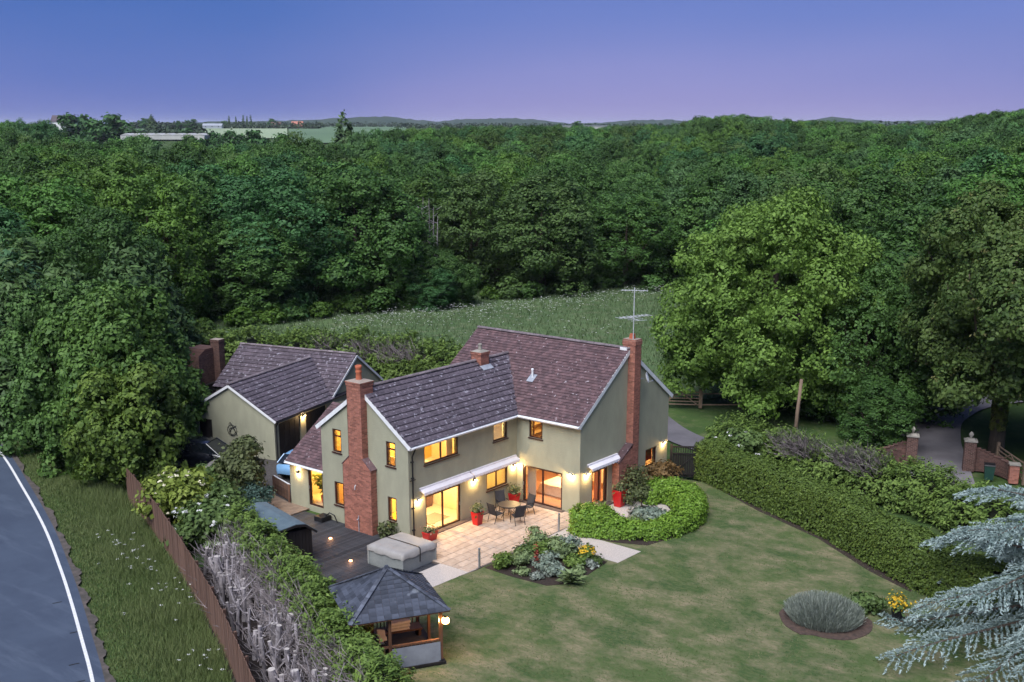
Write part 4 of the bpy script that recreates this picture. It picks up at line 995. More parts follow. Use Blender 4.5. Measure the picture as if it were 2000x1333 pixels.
# ------------------------------------------------------------------ hot tub
ht = empty('hot_tub', (-10.18, -1.42, -.11), 0, 'square hot tub under a tan padded cover', 'hot tub')
mb = MB()
for i in range(9):
    z = .06 + i * .078
    mb.b2((-1.08, -1.08, z), (1.08, 1.08, z + .07), 0)
mb.b2((-1.06, -1.06, 0), (1.06, 1.06, .76)); mb.build('side_panel', M['tubside'], ht)
for sx in (-1, 1):
    for sy in (-1, 1): MB().box((sx * 1.06, sy * 1.06, .40), (.12, .12, .74)).build('corner_post', M['tubside'], ht, bevel=.02)
mb = MB(); n = 16; vs = []; 
def covz(x, y): return .975 + .04 * (1 - abs(x)) + .006 * math.sin(4 * x + 3 * y) + .006 * math.sin(7 * y - 2 * x)
for j in range(n + 1):
    for i in range(n + 1):
        x, y = -1 + 2 * i / n, -1 + 2 * j / n; e = max(abs(x), abs(y)); vs.append((x * 1.12, y * 1.12, covz(x, y) - (.06 if e > .99 else 0)))
fs = [(j * (n + 1) + i, j * (n + 1) + i + 1, (j + 1) * (n + 1) + i + 1, (j + 1) * (n + 1) + i) for j in range(n) for i in range(n)]
ring = [i for i in range(n + 1)] + [(j + 1) * (n + 1) + n for j in range(n)] + [n * (n + 1) + n - 1 - i for i in range(n)] + [(n - 1 - j) * (n + 1) for j in range(n - 1)]
base = len(vs); vs += [(vs[k][0] * (1.01 + .012 * math.sin(k * 1.7)), vs[k][1] * (1.01 + .012 * math.cos(k * 1.3)), .70 + .03 * math.sin(k * .8)) for k in ring]
fs += [(ring[i], base + i, base + (i + 1) % len(ring), ring[(i + 1) % len(ring)]) for i in range(len(ring))]
mb.add(vs, fs, 0, .5); cov = mb.build('cover', M['cover'], ht, True)
mb = MB()
pts = [(-.02, -1.14, .35), (0, -1.145, .72), (0, -1.135, .965), (0, -1.05, 1.035), (0, -.5, 1.04), (0, 0, 1.04), (0, .5, 1.04), (0, 1.05, 1.035), (0, 1.13, .965)]
for a, b in zip(pts, pts[1:]): beam(mb, a, b, .05, .012, up=(0, -.3, 1) if abs(a[1]) < 1.1 else (0, -1, .1))
mb.build('strap', M['black'], cov)

# deck lights
def deck_light(x, y, label):
    d = empty('deck_light', (x, y, -.108), 0, label, 'deck light', 'small lit lights set in the dark deck')
    MB().lathe((0, 0, 0), [(.10, 0), (.10, .012), (.08, .016)], 14).build('rim', M['steel'], d)
    MB().lathe((0, 0, .016), [(.075, 0), (.07, .035), (0, .05)], 14).build('lens', emit('deck_lens', (1, .42, .16), 14), d)
    point_light('lamp_light', (0, 0, .14), 6.0, d, .03, (1, .45, .20))
for i, (x, y) in enumerate(((-10.15, 3.45), (-11.55, .55))): deck_light(x, y, ('small glowing deck light near the brick chimney', 'small glowing deck light near the hot tub')[i])
# black pump box and hose by the corner
pb = empty('pump_box', (-8.55, 5.75, -.108), 0, 'low black box with a hose against the house corner on the deck', 'box')
MB().b2((-.35, -.3, 0), (.3, .3, .26)).build('case', M['black'], pb, bevel=.03); MB().tube([(0, -.2, .26), (.0, -.5, .5), (.05, -.8, .42), (.1, -.95, .05)], .03, 6).build('hose', M['black'], pb)

# ------------------------------------------------------------------ gazebo
GA = R(-30.5)
gz_ = empty('gazebo', (-17.16, -7.52, 0), GA, 'square timber gazebo with dark shingled hip roof on the lawn', 'gazebo')
HP, HR_, ZE, ZA = 1.57, 1.85, 2.17, 3.42
for sx in (-1, 1):
    for sy in (-1, 1):
        p = MB().b2((sx * HP - .06, sy * HP - .06, .10), (sx * HP + .06, sy * HP + .06, 2.25)).build('post', M['warmwood'], gz_)
        MB().frustum((sx * HP, sy * HP, 0), .12, .09, .18).build('post_foot', M['black'], p)
for x, y in ((-.35, -HP), (-.35, HP), (HP, 0), (-HP, 0)): MB().b2((x - .05, y - .05, .05), (x + .05, y + .05, 2.2)).build('post', M['warmwood'], gz_)
mb = MB().b2((-1.72, -1.72, .02), (1.72, 1.72, .12)); mb.build('platform', M['blackwood'], gz_)
for s in (-1, 1):
    MB().b2((-HP + .07, s * HP - .05, 2.08), (HP - .07, s * HP + .05, 2.24)).build('beam', M['warmwood'], gz_); MB().b2((s * HP - .05, -HP + .07, 2.08), (s * HP + .05, HP - .07, 2.24)).build('beam', M['warmwood'], gz_)
for (a, b) in (((-.29, -HP), (HP - .07, -HP)), ((-HP + .07, -HP), (-.41, -HP)), ((-HP, -HP + .07), (-HP, -.06)), ((-HP, .06), (-HP, HP - .07)), ((-HP + .07, HP), (HP - .07, HP))):
    dx, dy = (0.0, .05) if a[1] == b[1] else (.05, 0.0)
    rl = MB().b2((a[0] - dx, a[1] - dy, .93), (b[0] + dx, b[1] + dy, 1.0)).build('rail', M['warmwood'], gz_); n = int(math.hypot(b[0] - a[0], b[1] - a[1]) / .14)
    for k in range(1, n):
        t = k / n; x, y = a[0] + (b[0] - a[0]) * t, a[1] + (b[1] - a[1]) * t; MB().b2((x - .018, y - .018, .14), (x + .018, y + .018, .928)).build('baluster', M['warmwood'], rl)
mb = MB(); vs = []; n = 14
for i in range(n + 1):
    u = -.30 + (HP + .26) * i / n
    for z, w in ((.90, -.07), (.60, -.085 - .012 * math.sin(i * 1.3)), (.22, -.10 - .015 * math.sin(i * .9)), (.10, -.09)): vs.append((u, -HP + w, z))
mb.add(vs, [(4 * i + k, 4 * i + 4 + k, 4 * i + 5 + k, 4 * i + 1 + k) for i in range(n) for k in range(3)]); mb.build('canvas_screen', M['canvas'], gz_, True)
mb = MB(); c4 = [(-HR_, -HR_), (HR_, -HR_), (HR_, HR_), (-HR_, HR_)]
for k in range(4):
    a, b = c4[k], c4[(k + 1) % 4]
    mb.add([(a[0], a[1], ZE - .05), (b[0], b[1], ZE - .05), (0, 0, ZA - .06)], [(0, 1, 2)]); mb.add([(a[0], a[1], ZE - .05), (b[0], b[1], ZE - .05), (b[0], b[1], ZE + .0), (a[0], a[1], ZE)], [(0, 1, 2, 3)])
groof = mb.build('roof', M['warmwood'], gz_)
# slightly dished hip faces covered in shingles, each one a piece
made = 0; msx = MB(); shc = {}
order = (0, 1, 3, 2)
for k in order:
    a, b = Vector((*c4[k], ZE)), Vector((*c4[(k + 1) % 4], ZE)); U = (b - a).normalized(); mid = (a + b) / 2; S = (Vector((0, 0, ZA)) - mid); sl = S.length; S.normalize(); N = U.cross(S).normalized()
    if N.z < 0: N = -N
    rows = 12; g = sl / rows
    for r_ in range(rows):
        half = HR_ * (1 - (r_ + .5) / rows) + .03; off = (r_ % 2) * .13; u = -half
        sag = -.10 * math.sin(math.pi * (r_ + .5) / rows)
        while u < half - .03:
            u2 = min(half, u + (.27 if u > -half + .01 else .14 + off)); c = mid + U * ((u + u2) / 2) + S * ((r_ + .5) * g) + N * (sag * .5 + .022)
            rot = Matrix((U, (S * .995 - N * .08).normalized(), N)).transposed(); d = (u2 - u - .008, g * 1.15, .014)
            if made < 300 and k in (0, 1):
                key = (round(d[0], 2),)
                if key not in shc:
                    me = MB().box((0, 0, 0), d, 0, 0, .5).mesh('shingle'); me.materials.append(M['shingle']); shc[key] = me
                o = bpy.data.objects.new('shingle', shc[key]); COL.objects.link(o); o.parent = groof; o.matrix_local = Matrix.Translation(c) @ rot.to_4x4(); made += 1
            else: msx.box(c, d, 0, 0, rnd.random(), rot)
            u = u2
o = msx.build('shingles', M['shingle_s'], groof); o['kind'] = 'stuff'
mb = MB()
for a in c4:
    p, q = Vector((*a, ZE + .03)), Vector((0, 0, ZA + .02)); 
    for i in range(9): beam(mb, p.lerp(q, i / 9), p.lerp(q, (i + 1.1) / 9), .16, .02)
mb.build('hip_cap', mat('pale_hip_shingle', (0.10, 0.11, 0.135), (0.06, 0.068, 0.088), scale=4, rough=.8, attr=.4), groof)
mb = MB(); mb.frustum((0, 0, ZA - .02), .10, .05, .10); mb.build('finial', M['shingle_s'], groof)
lan = empty('lantern', (-16.60, -9.80, 1.62), GA, 'bright lantern hanging on the near corner post of the gazebo', 'lantern')
MB().lathe((.08, -.02, .22), [(.09, 0), (.03, .06), (0, .08)], 8).build('cap', M['black'], lan); MB().lathe((.08, -.02, 0), [(.08, 0), (.13, .04), (.145, .13), (.12, .20), (.07, .24)], 14).build('glass', M['bulb_soft'], lan); MB().lathe((.08, -.02, -.02), [(.065, 0), (.065, .02)], 8).build('base', M['black'], lan); MB().tube([(-.03, .03, .31), (.08, -.02, .31)], .012, 5).build('arm', M['black'], lan)
point_light('lamp_light', (-.14, .22, .06), 75, lan, .06, (1, .55, .20))
# cushions and bench inside the gazebo
M['cush'] = mat('pale_cushion', (0.62, 0.55, 0.46), (0.54, 0.47, 0.39), scale=4, rough=.9)
def loc_g(u, v, z): c, s = math.cos(GA), math.sin(GA); return (-17.16 + u * c - v * s, -7.52 + u * s + v * c, z)
gb = empty('bench', loc_g(.35, .75, .121), GA, 'dark wooden bench inside the gazebo', 'bench'); MB().b2((-1.1, -.3, .36), (1.1, .3, .42)).build('seat', M['darkwood'], gb)
for sx in (-1, 1): MB().b2((sx * 1.0 - .05, -.27, 0), (sx * 1.0 + .05, .27, .355)).build('leg', M['darkwood'], gb)
for i in range(3):
    o = MB().box((0, 0, 0), (.85, .5, .13)).build('cushion', M['cush'], None, bevel=.05); o.location = loc_g(.55 + .02 * i, .78, .545 + .07 + i * .135 - .07); o.rotation_euler = (0, 0, GA + .06 * i); tag(o, ('bottom cushion of the pale pile in the gazebo', 'middle cushion of the pale pile in the gazebo', 'top cushion of the pale pile in the gazebo')[i], 'cushion', 'pale cushions in the gazebo')
gt = empty('side_table', loc_g(.5, -.55, .121), GA, 'low dark table inside the gazebo behind the canvas screen', 'table'); MB().b2((-.75, -.32, .42), (.75, .32, .47)).build('top', M['blackwood'], gt)
for sx in (-.65, .65): MB().b2((sx - .04, -.28, 0), (sx + .04, .28, .42)).build('leg', M['blackwood'], gt)
for i, (u, v) in enumerate(((-.22, .35), (-.25, -.05))):
    o = MB().box((0, 0, 0), (.34, .34, .10)).build('cushion', M['cush'], None, bevel=.04); o.location = loc_g(u, v, .62 - .1 * i); o.rotation_euler = (R(35), R(10), GA); tag(o, ('pale loose cushion leaning in the middle of the gazebo', 'lower pale loose cushion leaning in the gazebo')[i], 'cushion', 'pale cushions in the gazebo')
wp = MB().b2((-1.45, -.02, .12), (-.45, .02, 1.9)); o = wp.build('timber_screen', M['warmwood'], gz_); o.location = (0, .55, 0)

# ------------------------------------------------------------------ shed beside the deck
sh = empty('shed', (-13.0, 3.75, -.15), R(-13), 'dark timber shed with curved blue grey felt roof by the deck', 'shed')
mb = MB(); mb.b2((-.75, -1.75, 0), (.75, 1.75, 1.72)); mb.build('wall', M['blackwood'], sh)
for i in range(9): MB().b2((-.72 + i * .165, -1.775, .02), (-.72 + i * .165 + .15, -1.752, 1.70)).build('board', M['blackwood'], sh)
for i in range(20): MB().b2((.752, -1.73 + i * .173, .02), (.772, -1.73 + i * .173 + .16, 1.70)).build('board', M['blackwood'], sh)
mb = MB(); prof = [(-.95, 1.98), (-.1, 2.10), (.35, 2.03), (.92, 1.60)]; vs = []
for x, z in prof: vs += [(x, -1.95, z), (x, 1.95, z), (x, -1.95, z - .06), (x, 1.95, z - .06)]
fs = []
for i in range(len(prof) - 1):
    a, b = 4 * i, 4 * i + 4; fs += [(a, b, b + 1, a + 1), (a + 2, a + 3, b + 3, b + 2), (a, a + 2, b + 2, b), (a + 1, b + 1, b + 3, a + 3)]
mb.add(vs, fs, 0, .5); mb.build('roof', M['felt'], sh)
mb = MB(); 
for i in range(len(prof) - 1): beam(mb, (prof[i][0], -1.97, prof[i][1] - .08), (prof[i + 1][0], -1.97, prof[i + 1][1] - .08), .03, .10)
mb.build('fascia', M['blackwood'], sh)

# ------------------------------------------------------------------ garage block
TH = R(15.3)
gar = empty('garage', (-3.2, 15.85, -.10), TH, 'sage green garage block with two crossed tiled roofs behind the house', 'garage')
mb = MB(); wall_panel(mb, 'x', 0, -1, 0, 6.2, 0, 2.5, [(4.55, 5.55, 0, 2.05)], .2); gable_prism(mb, 'x', 0, -1, 0, 6.2, 2.5, 4.33, .2); mb.build('wall', [M['render'], M['render']], gar)
mb = MB(); wall_panel(mb, 'y', 0, -1, .2, 6.3, 0, 2.5, [(.45, 2.72, 0, 2.15), (3.32, 5.65, 0, 2.15)], .2); mb.build('wall', [M['render'], M['render']], gar)
mb = MB(); wall_panel(mb, 'y', 0, -1, 6.3, 12.5, 0, 2.5, [(7.5, 8.6, .95, 1.95), (10.9, 11.9, 1.2, 2.0)], .2); gable_prism(mb, 'y', 0, -1, 6.3, 12.5, 2.5, 4.68, .2); mb.build('wall', [M['render'], M['render']], gar)
mb = MB(); wall_panel(mb, 'x', 12.5, 1, .2, 9.1, 0, 2.5, [], .2); mb.build('wall', [M['render'], M['render']], gar)
mb = MB(); wall_panel(mb, 'y', 6.2, 1, .2, 6.3, 0, 2.5, [], .2); wall_panel(mb, 'x', 6.3, -1, 6.2, 9.1, 0, 2.5, [], .2); wall_panel(mb, 'y', 9.1, 1, 6.5, 12.3, 0, 2.5, [], .2); gable_prism(mb, 'y', 9.1, 1, 6.3, 12.5, 2.5, 4.68, .2); mb.build('wall', [M['render'], M['render']], gar)
for u0, u1 in ((.45, 2.72), (3.32, 5.65)):
    d = MB().b2((u0 + .02, .06, .01), (u1 - .02, .10, 2.13)).build('garage_door', M['blackwood'], gar)
    for r_ in range(4):
        for c in range(4):
            w = (u1 - u0 - .12) / 4; MB().b2((u0 + .06 + c * w + .03, .045, .08 + r_ * .51), (u0 + .06 + (c + 1) * w - .03, .058, .08 + r_ * .51 + .42)).build('panel', M['blackwood'], d)
MB().b2((.06, 4.58, .01), (.10, 5.52, 2.03)).build('side_door', M['blackwood'], gar)
for a in ((7.5, 8.6, .95, 1.95), (10.9, 11.9, 1.2, 2.0)): window(gar, 'y', 0, -1, *a, panes=2)
swg, smg = (4.33 - 2.5) / 3.1, (4.68 - 2.5) / 3.1; o_ = .2
mb = MB(); Sg = Vector((0, 3.1, 1.83)).normalized(); Sh = Vector((3.1, 0, 2.18)).normalized(); lg, lh = math.hypot(3.3, 3.3 * swg), math.hypot(3.3, 3.3 * smg); zg, zh = 2.5 - .2 * swg + .04, 2.5 - .2 * smg + .04
roof_slab(mb, (-.1, -.2, zg), (1, 0, 0), Sg, 9.0, lg); roof_slab(mb, (-.1, 6.4, zg), (1, 0, 0), Vector((0, -Sg.y, Sg.z)), 9.0, lg)
roof_slab(mb, (6.1, -.1, zh), (0, 1, 0), Sh, 9.3, lh); roof_slab(mb, (12.7, -.1, zh), (0, 1, 0), Vector((-Sh.x, 0, Sh.z)), 9.3, lh)
gr = mb.build('roof', M['under'], gar)
gmz = lambda x: 2.54 + min(x - 6.3, 12.5 - x) * smg; gwz = lambda y: 2.54 + min(y, 6.2 - y) * swg
tile_plane((-.1, -.2, zg), (1, 0, 0), Sg, 9.0, lg, .335, .42, .022, gr, M['tile'], limit=300, keep=lambda c: c.x < 6.3 or c.z > gmz(c.x) - .1)
ms = MB(); tile_plane((-.1, 6.4, zg), (1, 0, 0), Vector((0, -Sg.y, Sg.z)), 9.0, lg, .335, .42, .022, mb=ms, keep=lambda c: c.x < 6.3 or c.z > gmz(c.x) - .1)
tile_plane((6.1, -.1, zh), (0, 1, 0), Sh, 9.3, lh, .335, .42, .022, mb=ms, keep=lambda c: c.y > 6.2 or c.z > gwz(c.y) - .1)
tile_plane((12.7, -.1, zh), (0, 1, 0), Vector((-Sh.x, 0, Sh.z)), 9.3, lh, .335, .42, .022, mb=ms)
o = ms.build('roof_tiles', M['tile_s'], gr); o['kind'] = 'stuff'
ridge_tiles(gr, (-.1, 3.1, 4.33 + .08), (8.7, 3.1, 4.33 + .08)); ridge_tiles(gr, (9.4, -.1, 4.68 + .08), (9.4, 9.2, 4.68 + .08))
mb = MB(); beam(mb, (-.12, -.2, zg - .06), (-.12, 3.1, 4.28), .03, .14); beam(mb, (-.12, 6.4, zg - .06), (-.12, 3.1, 4.28), .03, .14); mb.build('bargeboard', M['white'], gar)
mb = MB(); beam(mb, (6.1, -.12, zh - .06), (9.4, -.12, 4.63), .03, .14); beam(mb, (12.7, -.12, zh - .06), (9.4, -.12, 4.63), .03, .14); mb.build('bargeboard', M['white'], gar)
mb = MB(); mb.tube([(-.1, -.25, zg - .06), (6.0, -.25, zg - .06)], .045, 8); mb.tube([(.12, -.22, zg - .08), (.12, -.06, zg - .35), (.12, -.06, .02)], .035, 8); mb.build('gutter', M['black'], gar)
def loc_gar(u, w, z): return (-3.2 + u * math.cos(TH) - w * math.sin(TH), 15.85 + u * math.sin(TH) + w * math.cos(TH), z - .10)
wall_light(loc_gar(3.02, 0, 2.05), TH - HPI, 'lit wall light between the two dark garage doors', 45)
orn = empty('wall_ornament', loc_gar(0, 3.05, 1.55), TH, 'dark round metal ornament on the garage gable', 'wall ornament')
mb = MB()
for rr_, cz_ in ((.34, 0), (.22, -.05)): mb.tube([(-.03, rr_ * math.cos(a), cz_ + rr_ * math.sin(a)) for a in np.linspace(0, 6.283, 19)], .016, 5)
mb.tube([(-.03, -.3, .3), (-.03, .05, .1), (-.03, .2, -.2)], .02, 5); mb.tube([(-.03, .1, .45), (-.03, -.1, .15), (-.03, -.35, -.3)], .02, 5); mb.tube([(-.03, .0, .34), (-.03, .12, .5), (-.03, .22, .36)], .014, 5); mb.build('ironwork', M['black'], orn)

# brick outhouse with a stack behind the garage
ob = empty('brick_outhouse', (1.0, 29.3, -.1), R(15), 'old brick outhouse with a square stack beyond the garage roof', 'outbuilding')
mb = MB(); brick_faces(mb, -.2, 1.9, -.6, .9, 0, 4.0, 'xy'); 
for k in range(8): mb.b2((-.2 + k * .10, -.59, 4.0 + k * .05), (1.9, .89, 4.0 + (k + 1) * .05), 0)
o = mb.build('wall', [M['brick_dark'], M['mortar']], ob); o['kind'] = 'stuff'
mb = MB(); brick_faces(mb, 1.4, 2.0, -1.1, -.4, 0, 4.75, 'xXy'); brick_faces(mb, 1.37, 2.03, -1.13, -.37, 4.751, 4.95, 'xXyY'); o = mb.build('stack', [M['brick_dark'], M['mortar']], ob); o['kind'] = 'stuff'
MB().b2((.0, -.9, .0), (1.3, -.62, 2.0)).build('door', M['blackwood'], ob)

# ------------------------------------------------------------------ cars in the yard
def car(loc, rz, paint, label, suv=False):
    r = empty('parked_car', loc, rz, label, 'car', 'cars parked in the yard')
    L, W, H = (4.5, .92, 1.62) if suv else (4.0, .86, 1.46)
    st = [(-L / 2, .62, .42, .62), (-L / 2 + .12, .80, .26, .86), (-L / 2 + .9, W, .20, .95 if not suv else 1.02), (-.3, W, .20, .96 if not suv else 1.04), (L / 2 - 1.2, W, .20, .93), (L / 2 - .35, W * .95, .22, .80), (L / 2 - .05, W * .80, .32, .66), (L / 2, W * .66, .40, .56)]
    mb = MB(); vs = []
    for x, w, zb, zt in st: vs += [(x, -w * .92, zb), (x, -w, (zb + zt) / 2), (x, -w * .93, zt), (x, 0, zt + .05), (x, w * .93, zt), (x, w, (zb + zt) / 2), (x, w * .92, zb)]
    fs = [(7 * i + k, 7 * i + k + 1, 7 * i + 8 + k, 7 * i + 7 + k) for i in range(len(st) - 1) for k in range(6)] + [(6, 5, 4, 3, 2, 1, 0), tuple(7 * (len(st) - 1) + k for k in range(7))]
    mb.add(vs, fs, 0, .5); mb.build('body', paint, r, True)
    # cabin: glasshouse and roof
    x0, x1, x2, x3 = -L / 2 + .25, -L / 2 + .75, .35, 1.15; zb, zr = .95, H
    w0, w1 = W * .92, W * .74
    c = [(x0, zb), (x1, zr - .06), ((x1 + x2) / 2, zr), (x2, zr - .07), (x3, zb)]
    mb = MB(); mb.add([(x0, -w0, zb), (x1, -w1, zr - .08), (x2, -w1, zr - .09), (x3, -w0, zb), (x0, w0, zb), (x1, w1, zr - .08), (x2, w1, zr - .09), (x3, w0, zb)], [(0, 3, 2, 1), (4, 5, 6, 7), (0, 1, 5, 4), (2, 3, 7, 6)], 0, .5); mb.build('windows', M['carglass'], r)
    mb = MB(); n = 6; vs = []
    for i in range(n + 1):
        t = i / n; x = x1 - .05 + (x2 - x1 + .1) * t; z = zr - .075 + .075 * math.sin(math.pi * t)
        for q in (-1, -.8, 0, .8, 1): vs.append((x, q * (w1 + .015), z - (.05 if abs(q) == 1 else 0) + .02 * (1 - q * q)))
    mb.add(vs, [(5 * i + k, 5 * i + 5 + k, 5 * i + 6 + k, 5 * i + 1 + k) for i in range(n) for k in range(4)], 0, .5); mb.build('roof', paint, r, True)
    mb = MB()
    for s in (-1, 1):
        for (xa, za, xb, zb2) in ((x0, zb, x1, zr - .08), (x2, zr - .09, x3, zb), ((x1 + x2) / 2, zr - .08, (x1 + x2) / 2, zb)):
            wa, wb = (w0 if za == zb else w1), (w0 if zb2 == zb else w1); mb.tube([(xa, s * wa * 1.005, za), (xb, s * wb * 1.005, zb2)], .035, 6)
    mb.build('pillars', paint, r)
    for sx in (-L / 2 + .8, L / 2 - .85):
        for sy in (-1, 1):
            w = MB(); w.lathe((0, 0, -.1), [(.31, 0), (.32, .05), (.32, .16), (.31, .2)], 18); o = w.build('wheel', M['tyre'], r); o.location = (sx, sy * (W - .08), .32); o.rotation_euler = (HPI, 0, 0)
            q = MB(); q.lathe((0, 0, -.108), [(.0, 0), (.20, .0), (.20, .216), (0, .216)], 14); q.build('rim', M['steel'], o)
    for sy in (-1, 1): MB().box((L / 2 - .14, sy * W * .66, .66), (.16, .30, .12)).build('headlight', M['white'], r, bevel=.03); MB().box((.75, sy * (W + .08), .98), (.16, .2, .13)).build('wing_mirror', paint, r, bevel=.03)
car((-6.4, 18.2, -.1), R(-62), M['darkcar'], 'dark glossy car parked by the garage gable', True)
car((-3.6, 12.6, -.1), R(15), M['bluecar'], 'pale blue car parked behind the low extension')

# low yard fence and wall
yf = empty('low_fence', (-7.75, 9.2, -.1), R(75), 'low brown board fence between the extension and the yard', 'fence')
for i in range(5): MB().b2((0, -.015, .06 + i * .18), (1.9, .015, .06 + i * .18 + .165)).build('board', M['reed'], yf)
MB().b2((-.02, -.03, .97), (1.95, .03, 1.01)).build('capping', M['white'], yf)
for x in (0, 1.9): MB().b2((x - .05, .02, 0), (x + .05, .1, 1.0)).build('post', M['reed'], yf)
yw = empty('low_wall', (-9.9, 15.0, -.1), R(28), 'low dark stone wall in front of the dark car', 'wall'); mb = MB()
for c in range(5):
    x = -.2 * (c % 2)
    while x < 3.4:
        w = rnd.uniform(.3, .5); mb.b2((max(x, 0) + .006, -.14 + rnd.uniform(0, .015), c * .14 + .004), (min(x + w, 3.4) - .006, .14, c * .14 + .136)); x += w
o = mb.build('stones', M['stone'], yw); o['kind'] = 'stuff'; MB().b2((-.05, -.17, .70), (3.45, .17, .76)).build('coping', M['stone'], yw)

# ------------------------------------------------------------------ roadside board fence
FL = [(-12.9, 16.3), (-13.9, 13.6), (-15.25, 10.2), (-17.3, 5.4), (-19.9, -.3), (-21.9, -4.3), (-24.0, -8.3), (-27, -14)]
fe = empty('board_fence', (0, 0, 0), 0, 'long brown vertical board fence between the verge and cut stumps', 'fence')
bme = MB().b2((-.058, -.011, 0), (.058, .011, 1.85), r=.5).mesh('board'); bme.materials.append(M['reed'])
fp = spline(FL, 8); acc = 0.0; nb = 0
for a, b in zip(fp, fp[1:]):
    d = b - a; ln = d.length; an = math.atan2(d.y, d.x)
    while acc < ln and nb < 290:
        p = a + d * (acc / ln); o = bpy.data.objects.new('board', bme); COL.objects.link(o); o.parent = fe
        o.location = (p.x, p.y, -.15 + rnd.uniform(-.02, .02)); o.rotation_euler = (rnd.uniform(-.01, .01), rnd.uniform(-.006, .006), an + (0.05 if nb % 2 else -.05)); acc += .114; nb += 1
    acc -= ln
for z in (.35, 1.45):
    mb = MB()
    for a, b in zip(fp, fp[1:]): beam(mb, (a.x + .05, a.y - .03, z), (b.x + .05, b.y - .03, z), .05, .08)
    mb.build('rail', M['reed'], fe)
for i in range(0, len(fp), 4): MB().b2((fp[i].x + .06, fp[i].y - .12, -.2), (fp[i].x + .16, fp[i].y - .02, 1.6)).build('post', M['reed'], fe)

# ------------------------------------------------------------------ black garden gate by the right gable
ga = empty('garden_gate', (8.50, -4.35, -.05), R(-57), 'tall black timber gate between the house and clipped hedge', 'gate')
GL = 2.75
for x in (0, GL): MB().b2((x - .07, -.07, 0), (x + .07, .07, 2.0)).build('post', M['blackwood'], ga)
for i in range(int((GL - .16) / .13)): MB().b2((.085 + i * .13, -.02, .06), (.085 + i * .13 + .12, .012, 1.45)).build('board', M['blackwood'], ga)
for i in range(int((GL - .16) / .13)): MB().b2((.12 + i * .13, -.015, 1.5), (.12 + i * .13 + .05, .008, 1.82)).build('slat', M['blackwood'], ga)
for z in (.2, 1.4, 1.8): MB().b2((.075, -.06, z), (GL - .075, -.022, z + .09)).build('rail', M['blackwood'], ga)
mb = MB(); beam(mb, (.1, -.04, .3), (GL / 2, -.04, 1.4), .03, .08); mb.build('brace', M['blackwood'], ga)

# ------------------------------------------------------------------ right side: pole, gate pillars, rail fence, field gate
po = empty('timber_pole', (19.18, -6.85, -.2), 0, 'bare leaning timber pole rising behind the clipped hedge', 'pole')
MB().tube([(0, 0, 0), (.04, -.05, 2.2), (.13, -.14, 4.35)], [.13, .115, .10], 10).build('shaft', M['oldwood'], po, True)
MB().b2((-.02, -.5, 1.0), (.02, .15, 1.06)).build('cross_bar', M['oldwood'], po); MB().tube([(.05, -.16, .2), (.06, -.2, 3.0)], .012, 5).build('cable', M['black'], po)

def brick_post(mb, x, y, w, h): brick_faces(mb, x - w / 2, x + w / 2, y - w / 2, y + w / 2, 0, h, 'xXyY')
def pillar(x, y, rz, wing, label):
    p = empty('gate_pillar', (x, y, -.1), rz, label, 'gate pillar', 'brick gate pillars at the driveway')
    mb = MB(); brick_post(mb, 0, 0, .62, 1.75); o = mb.build('bricks', [M['brick_dark'], M['mortar']], p); o['kind'] = 'stuff'
    mb = MB(); mb.frustum((0, 0, 1.75), .36, .36, .07); mb.frustum((0, 0, 1.82), .30, .16, .10); mb.build('cap', M['stone'], p)
    MB().lathe((0, 0, 1.92), [(.08, 0), (.05, .05), (.13, .16), (.14, .25), (.08, .34), (0, .40)], 12).build('finial', M['stone'], p, True)
    # curved wing wall stepping down to a low end pier
    mb = MB(); n = 9
    for i in range(n):
        t = (i + .5) / n; a = t * 1.15; px_ = wing * (.32 + 2.1 * math.sin(a) * .95); py_ = -(2.1 * (1 - math.cos(a))) * 1.2; h = 1.5 - .62 * t ** .6
        b = MB(); ang_ = math.atan2(-math.sin(a) * 1.2, math.cos(a) * .95 * wing)
        rows = int(h / .078)
        for r_ in range(rows):
            mb.box((px_, py_, (r_ + .5) * .078), (.27, .22, .068), 0, ang_)
        mb.box((px_, py_, rows * .078 / 2), (.285, .20, rows * .078), 1, ang_)
        mb.box((px_, py_, rows * .078 + .03), (.285, .28, .05), 0, ang_)
    o = mb.build('wing_wall', [M['brick_dark'], M['mortar']], p); o['kind'] = 'stuff'
    a = 1.25; mb = MB(); brick_post(mb, wing * (.32 + 2.1 * math.sin(a) * .95), -(2.1 * (1 - math.cos(a))) * 1.2 - .1, .5, 1.05); o = mb.build('end_pier', [M['brick'], M['mortar']], p); o['kind'] = 'stuff'
    MB().b2((wing * (.32 + 2.1 * math.sin(a) * .95) - .3, -(2.1 * (1 - math.cos(a))) * 1.2 - .4, 1.052), (wing * (.32 + 2.1 * math.sin(a) * .95) + .3, -(2.1 * (1 - math.cos(a))) * 1.2 + .2, 1.12)).build('coping', M['stone'], p)
DA = R(-68)
pillar(20.75, -16.95, DA, 1, 'brick gate pillar with stone finial near the ivy covered trunk')
pillar(19.75, -13.95, DA, -1, 'brick gate pillar half hidden by dark foliage left of the driveway')
bn = empty('bin', (19.6, -18.45, -.15), R(20), 'dark green bin beside the brick end pier', 'bin'); MB().frustum((0, 0, .08), .22, .28, .82).build('tub', mat('green_plastic', (.02, .06, .045), rough=.5), bn); MB().frustum((0, 0, .902), .30, .27, .07).build('lid', M['black'], bn)
